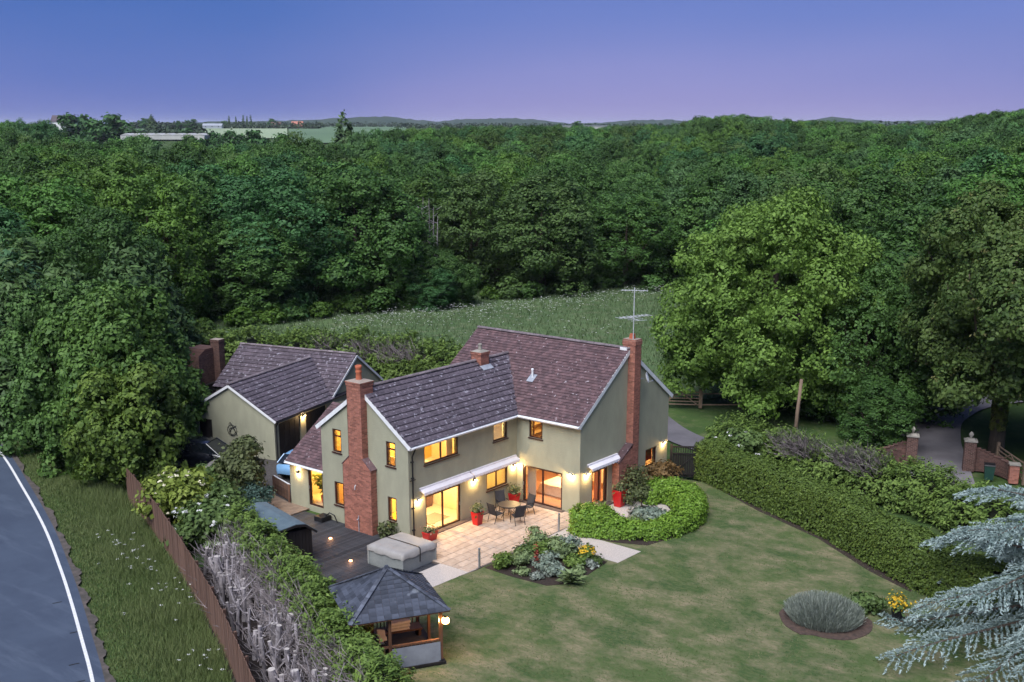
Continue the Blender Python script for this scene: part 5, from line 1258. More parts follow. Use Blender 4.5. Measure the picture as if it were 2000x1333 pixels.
def rail_gate(loc, rz, ln, h, label, name='field_gate', cat='gate', m='oldwood', bars=5, brace=True):
    g = empty(name, loc, rz, label, cat)
    for x in (-.08, ln + .08): MB().b2((x - .08, -.08, 0), (x + .08, .08, h + .2)).build('post', M[m], g)
    for i in range(bars): MB().b2((.005, -.02, .2 + i * (h - .25) / (bars - 1)), (ln - .005, .02, .2 + i * (h - .25) / (bars - 1) + .08)).build('bar', M[m], g)
    if brace:
        mb = MB(); beam(mb, (.1, -.035, .25), (ln / 2, -.035, h), .025, .08); beam(mb, (ln - .1, -.035, .25), (ln / 2, -.035, h), .025, .08); mb.build('brace', M[m], g)
    return g
rail_gate((22.7, -18.0, -.1), R(-142), 3.6, 1.2, 'dark timber five bar gate at the right edge beside the trunk')
rail_gate((22.6, 4.9, -.1), R(-58), 2.6, 1.15, 'weathered rail gate across the meadow right of the house', brace=True)
rail_gate((24.1, 2.5, -.1), R(-50), 2.6, 1.05, 'weathered rail fence under the big lime tree', 'rail_fence', 'fence', bars=2, brace=False)
# ------------------------------------------------------------------ foliage generators
def clump_leaves(C, Nrm, rad, k, size, aspect=1.6, flat=0.6, up=0.45, sd=None, outw=0.9):
    """k leaves round every clump centre C, clump radius rad; the clump's leaves face outwards and up"""
    n = len(C); r = rad if np.isscalar(rad) else rad[:, None]
    off = rng.normal(0, 0.5, (n, k, 3)); off[..., 2] *= flat
    off = off * (r if np.isscalar(r) else r[:, :, None])
    P = (C[:, None, :] + off).reshape(-1, 3)
    N = (Nrm[:, None, :] * outw + unit(off) * 0.55).reshape(-1, 3); N[:, 2] += up
    base = np.repeat(rng.random(n), k)
    rv = np.clip(0.55 * base + 0.45 * rng.random(n * k), 0, 1)
    return leaves(P, unit(N), size, aspect), rv

def lobes_points(lobes, n):
    """random points on the outside of a union of ellipsoid lobes (cx,cy,cz,rx,ry,rz)"""
    L = np.array(lobes, float); w = (L[:, 3] * L[:, 4]) ** 1.0; idx = rng.choice(len(L), size=int(n * 3), p=w / w.sum())
    d = unit(rng.normal(0, 1, (len(idx), 3))); P = L[idx, :3] + d * L[idx, 3:6] * (0.92 + 0.14 * rng.random((len(idx), 1)))
    keep = np.ones(len(P), bool)
    for j in range(len(L)):
        q = (P - L[j, :3]) / L[j, 3:6]; inside = (np.sum(q * q, 1) < 0.72) & (idx != j); keep &= ~inside
    P, d = P[keep][:n], d[keep][:n]
    return P, d

def broad_crown(seed, rx, ry, zc, rz, nl=26, nclump=420, k=20, leaf=.42, crad=.85, droop=0.0, zmin=.6, lob=(.17, .29), core=True, fill=.10):
    rs = np.random.default_rng(seed); L = []
    for i in range(nl):
        d = unit(rs.normal(0, 1, 3)); d[2] = d[2] * (1.0 if d[2] > 0 else .9); q = rs.uniform(.58, .90)
        s = rs.uniform(*lob); L.append((d[0] * rx * q, d[1] * ry * q, zc + d[2] * rz * q, rx * s, ry * s, rz * s * rs.uniform(.75, 1.05)))
    L.append((0, 0, zc, rx * .55, ry * .55, rz * .55))
    P, d = lobes_points(L, nclump); 
    keep = P[:, 2] > zmin; P, d = P[keep], d[keep]
    nin = int(nclump * fill); Q = rng.normal(0, .33, (nin, 3)) * (rx, ry, rz) + (0, 0, zc); Q[:, 2] = np.maximum(Q[:, 2], zmin); P = np.vstack([P, Q]); d = np.vstack([d, unit(Q - (0, 0, zc))])
    if droop: P[:, 2] -= droop * ((P[:, 0] / rx) ** 2 + (P[:, 1] / ry) ** 2)
    P[:, 2] = np.maximum(P[:, 2], zmin * .6)
    return clump_leaves(P, d, crad, k, leaf)

def trunk_mesh(seed, h, r0, zfork, spread, nlimb=6, nseg=4, lean=0.0):
    rs = random.Random(seed); mb = MB(); mb.tube([(0, 0, -.3), (rs.uniform(-.1, .1), rs.uniform(-.1, .1), zfork * .5), (lean, 0, zfork), (lean * 1.5, 0, h * .8)], [r0 * 1.25, r0, r0 * .85, r0 * .2], 9)
    for i in range(nlimb):
        a = 6.283 * i / nlimb + rs.uniform(-.4, .4); z0 = zfork * rs.uniform(.75, 1.5); p = [Vector((lean, 0, z0))]
        for s in range(1, nseg + 1):
            t = s / nseg; p.append(Vector((lean + math.cos(a) * spread * t + rs.uniform(-.3, .3), math.sin(a) * spread * t + rs.uniform(-.3, .3), z0 + (h * .82 - z0) * t ** 1.2 * rs.uniform(.6, 1))))
        mb.tube(p, [r0 * .45 * (1 - .8 * s / nseg) for s in range(nseg + 1)], 6)
    return mb

LEAF = {}
LEAF['wood'] = leafmat('wood_leaf', (0.028, 0.070, 0.016), (0.098, 0.192, 0.044), .22, usecolor=True)
LEAF['lime'] = leafmat('lime_leaf', (0.062, 0.108, 0.022), (0.150, 0.225, 0.048), .28)
LEAF['syc'] = leafmat('sycamore_leaf', (0.046, 0.072, 0.018), (0.125, 0.140, 0.040), .22)
LEAF['maple'] = leafmat('maple_leaf', (0.040, 0.074, 0.016), (0.115, 0.165, 0.036), .22, usecolor=True)
LEAF['conifer'] = leafmat('conifer_leaf', (0.034, 0.074, 0.022), (0.110, 0.185, 0.056), .10, usecolor=True)
LEAF['hedge'] = leafmat('clipped_hedge_leaf', (0.046, 0.082, 0.014), (0.130, 0.190, 0.034), .12)
LEAF['bright'] = leafmat('bright_hedge_leaf', (0.092, 0.190, 0.020), (0.255, 0.410, 0.055), .25, .45)
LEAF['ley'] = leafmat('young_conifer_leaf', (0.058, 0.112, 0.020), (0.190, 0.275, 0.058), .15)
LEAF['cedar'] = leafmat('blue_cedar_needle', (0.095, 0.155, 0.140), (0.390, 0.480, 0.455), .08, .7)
LEAF['grass'] = leafmat('long_grass', (0.074, 0.120, 0.031), (0.235, 0.270, 0.108), .20, .7)
LEAF['grass2'] = leafmat('meadow_blades', (0.060, 0.105, 0.038), (0.130, 0.170, 0.078), .18, .7)
LEAF['flower'] = leafmat('white_flower', (0.55, 0.56, 0.52), (0.80, 0.80, 0.76), .2, .8)
LEAF['cream'] = leafmat('cream_flower', (0.62, 0.58, 0.40), (0.82, 0.76, 0.56), .2, .8)
LEAF['yellow'] = leafmat('yellow_flower', (0.55, 0.33, 0.02), (0.78, 0.52, 0.04), .2, .8)
LEAF['elder'] = leafmat('elder_leaf', (0.050, 0.090, 0.025), (0.140, 0.210, 0.060), .22)
LEAF['elder_y'] = leafmat('golden_elder_leaf', (0.115, 0.165, 0.024), (0.290, 0.355, 0.070), .22)
LEAF['bluebush'] = leafmat('blue_green_leaf', (0.030, 0.060, 0.045), (0.070, 0.125, 0.095), .12)
LEAF['olive'] = leafmat('olive_leaf', (0.050, 0.070, 0.022), (0.130, 0.150, 0.060), .18)
LEAF['silver'] = leafmat('silver_leaf', (0.130, 0.175, 0.130), (0.280, 0.335, 0.265), .15)
LEAF['sage'] = leafmat('sage_leaf', (0.120, 0.175, 0.070), (0.280, 0.360, 0.160), .25)
LEAF['lav'] = leafmat('lavender_stem', (0.130, 0.160, 0.125), (0.290, 0.320, 0.270), .12)
LEAF['rust'] = leafmat('rusty_leaf', (0.110, 0.070, 0.028), (0.260, 0.160, 0.060), .2)
LEAF['redstem'] = leafmat('red_spike', (0.16, 0.03, 0.025), (0.30, 0.06, 0.04), .1)
LEAF['far'] = leafmat('far_wood_leaf', (0.042, 0.066, 0.022), (0.100, 0.135, 0.045), .2, .75)

# leaf sprays carried by crown points
def spray_mesh(seed, n=25, r=.5, leaf=.2, aspect=1.5):
    rs2 = np.random.default_rng(seed); P = rs2.normal(0, .42, (n, 3)) * (r, r, r * .5); N = unit(P * (1, 1, .5) + (0, 0, r * 1.1)); return leaves(P, N, leaf, aspect, None, .3)
def crown_points(seed, rx, ry, zc, rz, nl, n, droop=0.0, zmin=.3, lob=(.13, .24), q0=.62, q1=.93, fill=.08, skirt=0):
    rs2 = np.random.default_rng(seed); L = []
    for i in range(nl):
        d = unit(rs2.normal(0, 1, 3)); q = rs2.uniform(q0, q1); sc_ = rs2.uniform(*lob); L.append((d[0] * rx * q, d[1] * ry * q, zc + d[2] * rz * q, rx * sc_, ry * sc_, rz * sc_ * rs2.uniform(.7, 1.0)))
    for i in range(skirt):
        a = rs2.uniform(0, 6.28); q = rs2.uniform(.55, .95); sc_ = rs2.uniform(.12, .2); L.append((math.cos(a) * rx * q, math.sin(a) * ry * q, zmin + rs2.uniform(.4, 2.4), rx * sc_, ry * sc_, rz * sc_))
    L.append((0, 0, zc, rx * .62, ry * .62, rz * .62)); P, d = lobes_points(L, n)
    if droop: P[:, 2] -= droop * ((P[:, 0] / rx) ** 2 + (P[:, 1] / ry) ** 2)
    kp = P[:, 2] > zmin; return P[kp], d[kp]
def crown_cloud(parent, P, d, shapes, lm, scale=1.0, up=.5, name='crown', only_mesh=False):
    """real mesh: one leaf spray, turned outwards, at every crown point"""
    D = unit(d + (0, 0, up) + rng.normal(0, .25, d.shape)); n = len(P); X = unit(np.cross(D, rng.normal(0, 1, (n, 3)))); Y = np.cross(D, X); pick = rng.integers(0, len(shapes), n); sc_ = scale * rng.uniform(.75, 1.25, n); tone = rng.random(n); VV, RV = [], []
    for j, S in enumerate(shapes):
        i = np.where(pick == j)[0]; W = (S[None, :, 0, None] * X[i, None, :] + S[None, :, 1, None] * Y[i, None, :] + S[None, :, 2, None] * D[i, None, :]) * sc_[i, None, None] + P[i, None, :]
        VV.append(W.reshape(-1, 3)); m_ = len(S) // 4; RV.append(np.clip(.55 * np.repeat(tone[i], m_) + .45 * rng.random(len(i) * m_), 0, 1))
    me = np_mesh(name, np.vstack(VV), 4, np.concatenate(RV))
    if only_mesh: me.materials.append(lm); return me
    return link_mesh(name, me, lm, parent)
# ------------------------------------------------------------------ woodland trees (individuals)
SPW = [spray_mesh(220 + i, 30, .5, .165) for i in range(4)]
protos = []      # (crown mesh, trunk mesh, nominal height)
specs = [(1, 5.2, 5.0, 7.6, 7.3), (2, 5.6, 5.4, 7.2, 7.0), (3, 4.6, 4.8, 8.2, 7.8), (4, 5.8, 5.2, 6.8, 6.6), (5, 4.3, 4.4, 8.4, 7.9), (6, 5.2, 5.6, 7.8, 7.4)]
for sd, rx, ry, zc, rz in specs:
    P, d = crown_points(sd, rx, ry, zc, rz, 36, 1050, .5, .15, (.21, .34), .58, .86, skirt=10)
    cm = crown_cloud(None, P, d, SPW, LEAF['wood'], 1.35, .55, only_mesh=True)
    tm = trunk_mesh(sd, 13, .28, 3.2, 3.2, 5, 3).mesh('trunk'); tm.materials.append(M['trunk'])
    protos.append((cm, tm, zc + rz))
def conifer_crown(seed, r, h, nclump=700, k=20, leaf=.28, sharp=1.0, zmin=.3):
    rs = np.random.default_rng(seed); t = rs.random(nclump) ** .75; z = zmin + (h - zmin) * (1 - t) ; z = h - (h - zmin) * np.sqrt(rs.random(nclump))
    rad = r * ((h - z) / (h - zmin)) ** (.62 * sharp) * (0.78 + .34 * rs.random(nclump)); a = rs.random(nclump) * 6.283
    rad *= 1 + .16 * np.sin(a * 5 + z * 1.7)
    P = np.stack([rad * np.cos(a), rad * np.sin(a), z], 1); d = unit(np.stack([np.cos(a), np.sin(a), np.full(nclump, .45)], 1))
    off = rng.normal(0, .5, (nclump, k, 3)) * (.42, .42, .38) + (d * .34)[:, None, :] * rng.uniform(-.4, 1.2, (nclump, k, 1))
    Q = (P[:, None, :] + off).reshape(-1, 3); T = np.repeat(unit(d + (0, 0, .55)), k, 0); N = np.repeat(d, k, 0) + (0, 0, .5)
    rv = np.clip(.5 * np.repeat(rng.random(nclump), k) + .5 * rng.random(nclump * k), 0, 1)
    return leaves(Q, N, leaf, 2.6, T, .5), rv
con_protos = []
for sd, r, h in ((21, 2.6, 11), (22, 2.9, 12), (23, 2.3, 10)):
    V_, rv = conifer_crown(sd, r, h); cm = np_mesh('crown', V_, 4, rv); cm.materials.append(LEAF['conifer'])
    tm = MB().tube([(0, 0, -.3), (0, 0, h * .9)], [.2, .04], 7).mesh('trunk'); tm.materials.append(M['trunk']); con_protos.append((cm, tm, h))

TONES = [('deep green', (.82, .86, .80)), ('mid green', (1.0, 1.0, .95)), ('yellow green', (1.28, 1.20, .80)), ('blue green', (.86, 1.08, 1.42)), ('olive green', (1.15, 1.04, .85)), ('grey green', (1.12, 1.08, 1.45)), ('fresh green', (1.15, 1.28, 1.0)), ('dull green', (1.12, .96, 1.05))]
def place_tree(name, proto, x, y, height, width, tone, label, cat='tree', group=None, z=None, rz=None, lm=None):
    cm, tm, h0 = proto; r = empty(name, (x, y, ground_h(x, y) if z is None else z), rnd.uniform(0, 6.28) if rz is None else rz, label, cat, group)
    s = height / h0; r.scale = (width, width, s)
    c = bpy.data.objects.new('crown', cm); COL.objects.link(c); c.parent = r; c.color = (*tone, 1)
    t = bpy.data.objects.new('trunk', tm); COL.objects.link(t); t.parent = r
    return r

ORD = lambda n: str(n) + ('th' if 10 <= n % 100 <= 20 else {1: 'st', 2: 'nd', 3: 'rd'}.get(n % 10, 'th'))
def edge_fw(s):
    """forward distance of the wood's near edge for a sideways ratio s"""
    return float(np.interp(s, [-.50, -.40, -.30, -.22, -.15, -.09, 0, .06, .12, .165, .20, .24, .30, .36, .44, .52], [103, 103, 105, 109, 117, 121, 127, 132, 139, 142, 128, 119, 112, 108, 104, 102]))
# canopy top targets: picture height (in 2000 px photo scale, below the horizon line) for near and far rows
def top_px(s, fw):
    near = float(np.interp(s, [-.46, -.36, -.30, -.22, -.14, -.08, 0.01, .08, .11, .16, .22, .30, .37, .46], [70, 78, 78, 70, 85, 105, 78, 92, 130, 95, 105, 88, 78, 60]))
    far = float(np.interp(s, [-.46, -.42, -.40, -.39, -.36, -.32, -.26, -.16, -.10, -.02, .08, .14, .16, .20, .25, .30, .36, .40, .46], [0, -8, -8, 18, 20, 21, 20, 16, 9, 3, 5, 0, -14, -16, -6, -2, 0, -20, -30]))
    t = min(1, max(0, (fw - edge_fw(s)) / float(np.interp(s, [-.40, -.385, -.14, -.10], [170, 105, 105, 170])))); return near + (far - near) * t ** .75
rows = []
fw0 = 0; ri = 0
trees = []
for ri in range(10):
    off = ri * 10.0 + (0 if ri else 3.0)
    s = -.50 + (.5 if ri % 2 else 0) * 8.5 / 120
    while s < .52:
        fw = edge_fw(s) + off + rnd.uniform(-2.2, 2.2) + 3.5
        trees.append((ri, s + rnd.uniform(-.5, .5) * 2.4 / fw, fw)); s += (10.2 if ri < 2 else 10.6) / fw
rowct = {}
WORDS = ['front', 'second', 'third', 'fourth', 'fifth', 'sixth', 'seventh', 'eighth', 'ninth', 'tenth', 'eleventh']
SKIP = lambda s, fw: fw < 112 and s < -.28 and False
for ri, s, fw in sorted(trees, key=lambda t: (t[0], t[1])):
    if ri < 2 and abs(s + .071) < .034: continue
    x, y = from_view(fw, s); gz0 = float(ground_h(x, y))
    topz = CZ - top_px(s, fw) * fw / 2206.7 * rnd.uniform(.95, 1.12) + rnd.uniform(-1.2, .3)
    h = max(8.0, topz - gz0)
    if ri == 0 and rnd.random() < .35: h *= rnd.uniform(.55, .8)
    pr = protos[rnd.randrange(len(protos))]; tn = TONES[rnd.choice((0, 0, 1, 1, 1, 2, 2, 3, 4, 5, 6, 6, 7))]
    f = rnd.uniform(.80, 1.32); tone = tuple(v * f for v in tn[1])
    rowct[ri] = rowct.get(ri, 0) + 1
    place_tree('broadleaf_tree', pr, x, y, h, rnd.uniform(1.15, 1.5) if ri < 3 else rnd.uniform(1.0, 1.3), tone, f'{tn[0]} broadleaf tree, {ORD(rowct[ri])} from the left in the {WORDS[ri]} row of the wood', 'tree', 'trees of the wood beyond the meadow')
print('wood trees', len(trees))
for q, (px_, fw, h, ti, lab) in enumerate(((822, 124, 7.2, 0, 'low dark tree in front of the pale dead tree'), (872, 125, 6.4, 1, 'low green tree right of the pale dead tree'), (846, 122.5, 4.6, 3, 'small blue green tree below the pale dead tree'))):
    x, y = from_view(fw, (px_ - 1000) / 2206.7); place_tree('broadleaf_tree', protos[q + 2], x, y, h, .62, TONES[ti][1], lab, 'tree', 'trees of the wood beyond the meadow')
# scrub along the wood's foot
scr_me = []
for sd in (31, 32, 33):
    V_, rv = broad_crown(sd, 1.8, 1.7, 1.25, 1.35, nl=12, nclump=120, k=16, leaf=.34, crad=.5, zmin=.1); m_ = np_mesh('foliage', V_, 4, rv); m_.materials.append(LEAF['wood']); scr_me.append(m_)
k = 0
for s in np.arange(-.30, .10, .026):
    fw = edge_fw(s) + 2.8 + rnd.uniform(-1.2, 1.2); x, y = from_view(fw, s + rnd.uniform(-.006, .006)); k += 1
    tn = TONES[rnd.choice((0, 1, 2, 4))]; r = empty('bush', (x, y, -.2), rnd.uniform(0, 6), f'{tn[0]} low bush at the foot of the wood, {ORD(k)} from the left', 'bush', 'bushes along the foot of the wood')
    q = rnd.uniform(.5, .85); r.scale = (q * 1.2, q * 1.2, q); c = bpy.data.objects.new('foliage', scr_me[k % 3]); COL.objects.link(c); c.parent = r; c.color = (*[v * .95 for v in tn[1]], 1)

# bare dead trees standing among the wood
for i, (px_, fw, lab) in enumerate(((850, 129, 'bare pale dead tree standing in the gap of the wood'), (828, 131, 'thinner bare dead tree just left of the pale dead tree'))):
    s = (px_ - 1000) / 2206.7; x, y = from_view(fw, s); r = empty('dead_tree', (x, y, -.2), i, lab, 'dead tree'); mb = MB()
    for j in range(3):
        xx = (j - 1) * .55; mb.tube([(xx * .4, 0, 0), (xx, .2, 5), (xx * 1.3, .1, 11.5 - j)], [.14, .10, .03], 6)
        for q in range(9):
            z = 4.2 + q * .75; a = rnd.uniform(0, 6.28); mb.tube([(xx * 1.1, .15, z), (xx * 1.1 + math.cos(a) * .9, .15 + math.sin(a) * .9, z + .35)], [.04, .012], 4)
    mb.build('trunk', M['deadwood'], r)

# far wood: one mass of distant crowns
Cs = []; 
far_crowns = []
rs = np.random.default_rng(77)
for fw in np.geomspace(212, 640, 34):
    n = int(1.02 * fw / (7.4 + fw * .006))
    for i in range(n):
        s = -.5 + 1.02 * (i + rs.random()) / n
        if fw < edge_fw(s) + 104: continue
        lim = float(np.interp(s, [-.46, -.40, -.385, -.31, -.15, -.10, 0, .14, .5], [420, 420, 240, 232, 232, 420, 620, 640, 640]))
        if fw > lim: continue
        f2 = fw * (1 + rs.uniform(-.02, .02)); x, y = from_view(f2, s); gz0 = float(ground_h(x, y))
        tp = top_px(s, 9e3) + (top_px(s, f2) - top_px(s, 9e3)) * 1.0; topz = CZ - tp * f2 / 2206.7 + rs.uniform(-1.4, 1.2)
        far_crowns.append((x, y, gz0, max(7, topz - gz0), f2))
# the mass is one object: a point cloud that carries crown shapes
def instanced_mass(name, label, pts, crowns, lm, rot=None):
    """pts rows: x, y, z, sx, sz, rot, tone"""
    A = np.array(pts, np.float32); me = bpy.data.meshes.new(name); me.vertices.add(len(A)); me.vertices.foreach_set('co', A[:, :3].ravel())
    for nm, ty, val in (('scl', 'FLOAT_VECTOR', np.stack([A[:, 3], A[:, 3], A[:, 4]], 1)), ('rotv', 'FLOAT_VECTOR', np.stack([A[:, 5] * 0, A[:, 5] * 0, A[:, 5]], 1) if rot is None else np.asarray(rot))):
        at = me.attributes.new(nm, ty, 'POINT'); at.data.foreach_set('vector', val.astype(np.float32).ravel())
    at = me.attributes.new('tone', 'FLOAT', 'POINT'); at.data.foreach_set('value', A[:, 6])
    o = bpy.data.objects.new(name, me); COL.objects.link(o)
    cc = bpy.data.collections.new(name + '_shapes')
    for m_ in crowns:
        m2 = m_.copy(); m2.materials.clear(); m2.materials.append(lm); q = bpy.data.objects.new('crown_shape', m2); cc.objects.link(q)
    ng = bpy.data.node_groups.new(name, 'GeometryNodeTree'); ng.interface.new_socket('Geometry', in_out='INPUT', socket_type='NodeSocketGeometry'); ng.interface.new_socket('Geometry', in_out='OUTPUT', socket_type='NodeSocketGeometry')
    n, l = ng.nodes, ng.links; gi, go = n.new('NodeGroupInput'), n.new('NodeGroupOutput')
    ci = n.new('GeometryNodeCollectionInfo'); ci.inputs['Collection'].default_value = cc; ci.inputs['Separate Children'].default_value = True; ci.inputs['Reset Children'].default_value = True
    ip = n.new('GeometryNodeInstanceOnPoints'); ip.inputs['Pick Instance'].default_value = True
    ns_ = n.new('GeometryNodeInputNamedAttribute'); ns_.data_type = 'FLOAT_VECTOR'; ns_.inputs['Name'].default_value = 'scl'
    nr2 = n.new('GeometryNodeInputNamedAttribute'); nr2.data_type = 'FLOAT_VECTOR'; nr2.inputs['Name'].default_value = 'rotv'; er = n.new('FunctionNodeEulerToRotation')
    l.new(gi.outputs[0], ip.inputs['Points']); l.new(ci.outputs[0], ip.inputs['Instance']); l.new(ns_.outputs['Attribute'], ip.inputs['Scale']); l.new(nr2.outputs['Attribute'], er.inputs[0]); l.new(er.outputs[0], ip.inputs['Rotation']); l.new(ip.outputs[0], go.inputs[0])
    md = o.modifiers.new('mass', 'NODES'); md.node_group = ng
    return tag(o, label, None, None, 'stuff')
def tonemat(name, dark, light, trans=.2):
    m = leafmat(name, dark, light, trans, .75); nt = m.node_tree; n, l = nt.nodes, nt.links
    a = n.new('ShaderNodeAttribute'); a.attribute_type = 'INSTANCER'; a.attribute_name = 'tone'
    rp = n.new('ShaderNodeValToRGB'); l.new(a.outputs['Fac'], rp.inputs[0]); e = rp.color_ramp; e.interpolation = 'CONSTANT'; e.elements[0].position = 0; e.elements[1].position = .9
    cols = [(.82, .88, .80), (1, 1, .95), (1.0, .98, .9), (1.28, 1.2, .85), (.86, 1.08, 1.4), (.95, 1.05, 1.2), (1.18, 1.02, .9), (1.1, 1.08, 1.4), (1.12, 1.25, 1.0), (.8, .85, .85)]
    while len(e.elements) < 10: e.elements.new(.5)
    for i, c in enumerate(cols): e.elements[i].position = i / 10; e.elements[i].color = (*[v * .5 * (.8, 1.25, 1.0, 1.2, .95, 1.3, .85, 1.15, 1.3, .9)[i] for v in c], 1)
    mix = [q for q in n if q.bl_idname == 'ShaderNodeMix'][0]; vm = n.new('ShaderNodeVectorMath'); vm.operation = 'MULTIPLY'; sc2 = n.new('ShaderNodeVectorMath'); sc2.operation = 'SCALE'; sc2.inputs['Scale'].default_value = 2.0
    outs = [lk.to_socket for lk in mix.outputs[2].links]; l.new(mix.outputs[2], vm.inputs[0]); l.new(rp.outputs[0], vm.inputs[1]); l.new(vm.outputs[0], sc2.inputs[0])
    for sck in outs: l.new(sc2.outputs[0], sck)
    return m
LEAF['far'] = tonemat('far_wood_leaf', (0.028, 0.070, 0.018), (0.098, 0.190, 0.050))
pts = []
for (x, y, g0, h, f2) in far_crowns:
    w = rs.uniform(.85, 1.25); pts.append((x, y, g0, w, h / 15.0, rs.uniform(0, 6.28), rs.random()))
far = instanced_mass('distant_wood', 'distant mass of woodland crowns below the horizon', pts, [p[0] for p in protos[:2]], LEAF['far'])
print('far crowns', len(far_crowns))

# ------------------------------------------------------------------ hero trees
def hero(name, label, loc, V_, rv, lm, trunk, tmat=None):
    r = empty(name, loc, 0, label, 'tree'); c = link_mesh('crown', np_mesh('crown', V_, 4, rv), lm, r); trunk.build('trunk', tmat or M['trunk'], r, True); return r, c
huemat = leafmat
LEAF['lime'] = huemat('lime_leaf', (0.062, 0.126, 0.019), (0.228, 0.370, 0.070), .28)
LEAF['syc'] = huemat('sycamore_leaf', (0.034, 0.072, 0.014), (0.130, 0.190, 0.048), .22)
LEAF['maple1'] = huemat('maple_leaf_a', (0.036, 0.086, 0.016), (0.140, 0.250, 0.052), .22); LEAF['maple2'] = huemat('maple_leaf_b', (0.044, 0.088, 0.014), (0.180, 0.265, 0.048), .22); LEAF['maple3'] = huemat('maple_leaf_c', (0.034, 0.082, 0.018), (0.128, 0.235, 0.058), .22)
SPR = [spray_mesh(200 + i, 34, .5, .165) for i in range(4)]; SPS = [spray_mesh(210 + i, 22, .42, .19) for i in range(4)]
def hero(name, label, loc, P, d, shapes, lm, trunk, scale=1.0):
    r = empty(name, loc, 0, label, 'tree'); crown_cloud(r, P, d, shapes, lm, scale); trunk.build('trunk', M['trunk'], r, True); return r
P, d = crown_points(101, 7.4, 7.4, 8.4, 7.2, 95, 4100, 1.2, 1.5, skirt=14)
hero('lime_tree', 'big bright green lime tree right of the meadow', (27.0, -1.2, -.2), P, d, SPR, LEAF['lime'], trunk_mesh(101, 14.5, .5, 3.6, 4.6, 9, 4), 1.12)
P, d = crown_points(102, 4.6, 4.4, 5.8, 5.6, 50, 1500, .6, 2.4, (.16, .28))
hero('lime_tree', 'smaller rounded green tree on the meadow side of the big lime', (30.2, 3.4, -.2), P, d, SPR, LEAF['lime'], trunk_mesh(102, 10.5, .3, 2.4, 2.6, 6, 3), 1.0)
P, d = crown_points(103, 8.3, 8.0, 10.0, 7.6, 95, 3900, 1.4, 3.4); P = P + (1.0, -2.0, .3)
sy = hero('sycamore_tree', 'huge dark sycamore with yellowish seeds over the driveway', (24.3, -17.4, -.2), P, d, SPR, LEAF['syc'], trunk_mesh(103, 16, .42, 4.6, 5, 9, 4), 1.15)
Pk = P[rng.choice(len(P), 1100)] + rng.normal(0, .25, (1100, 3)); V_, rv = clump_leaves(Pk, unit(Pk - (1, -2, 9)), .22, 4, .13, 2.0)
o = link_mesh('seed_keys', np_mesh('seed_keys', V_, 4, rv), leafmat('seed_key', (.12, .13, .04), (.24, .23, .08), .2), sy); o['kind'] = 'stuff'
P = []; N = []
for q in range(700):
    a = rnd.uniform(0, 6.28); z = 1.9 + 2.8 * rnd.random(); P.append((.45 * math.cos(a), .45 * math.sin(a), z)); N.append((math.cos(a), math.sin(a), .3))
link_mesh('ivy', np_mesh('ivy', leaves(np.array(P), np.array(N), .2, 1.2), 4), leafmat('ivy_leaf', (.06, .08, .012), (.17, .17, .03), .1), sy)
# dark trees in between and behind, right-hand side
for i, (x, y, h, w, ti, lab) in enumerate(((31, -9.5, 12.0, 1.0, 0, 'dark green tree filling the gap between lime and sycamore'), (26.8, -8.0, 10.5, .72, 1, 'low mid green tree left of the driveway arch'), (42, -6, 14.5, 1.15, 0, 'deep green tree behind the gap above the driveway'), (48, -22, 15, 1.2, 4, 'olive tree behind the sycamore at the right edge'), (36, -24, 14, 1.1, 1, 'green tree right of the ivied trunk at the right edge'),
                                             (52, 6, 15, 1.2, 1, 'green tree directly behind the big lime'), (60, -8, 16, 1.2, 6, 'fresh green tree behind the lime towards the right'), (66, 14, 15.5, 1.2, 7, 'brownish tree behind the left shoulder of the lime'), (74, 26, 15, 1.1, 5, 'grey green tree at the right end of the meadow'), (68, -26, 17, 1.3, 4, 'tall olive tree far behind the sycamore'), (80, 2, 17, 1.25, 3, 'blue green tree above the lime crown'), (84, -18, 17.5, 1.25, 1, 'tall green tree above the gap between lime and sycamore'), (30.5, -3.8, 6.5, .75, 0, 'dark low tree under the lime crown'), (84, 34, 15, 1.1, 0, 'deep green tree where the meadow meets the wood'),
                                             (20.6, -11.4, 5.0, .55, 0, 'small dark tree behind the timber pole'), (40, 3.5, 10, .9, 1, 'green understorey tree behind the lime trunk'))):
    place_tree('broadleaf_tree', protos[i % 6], x, y, h, w, TONES[ti][1], lab, 'tree', 'trees on the right beyond the lane')
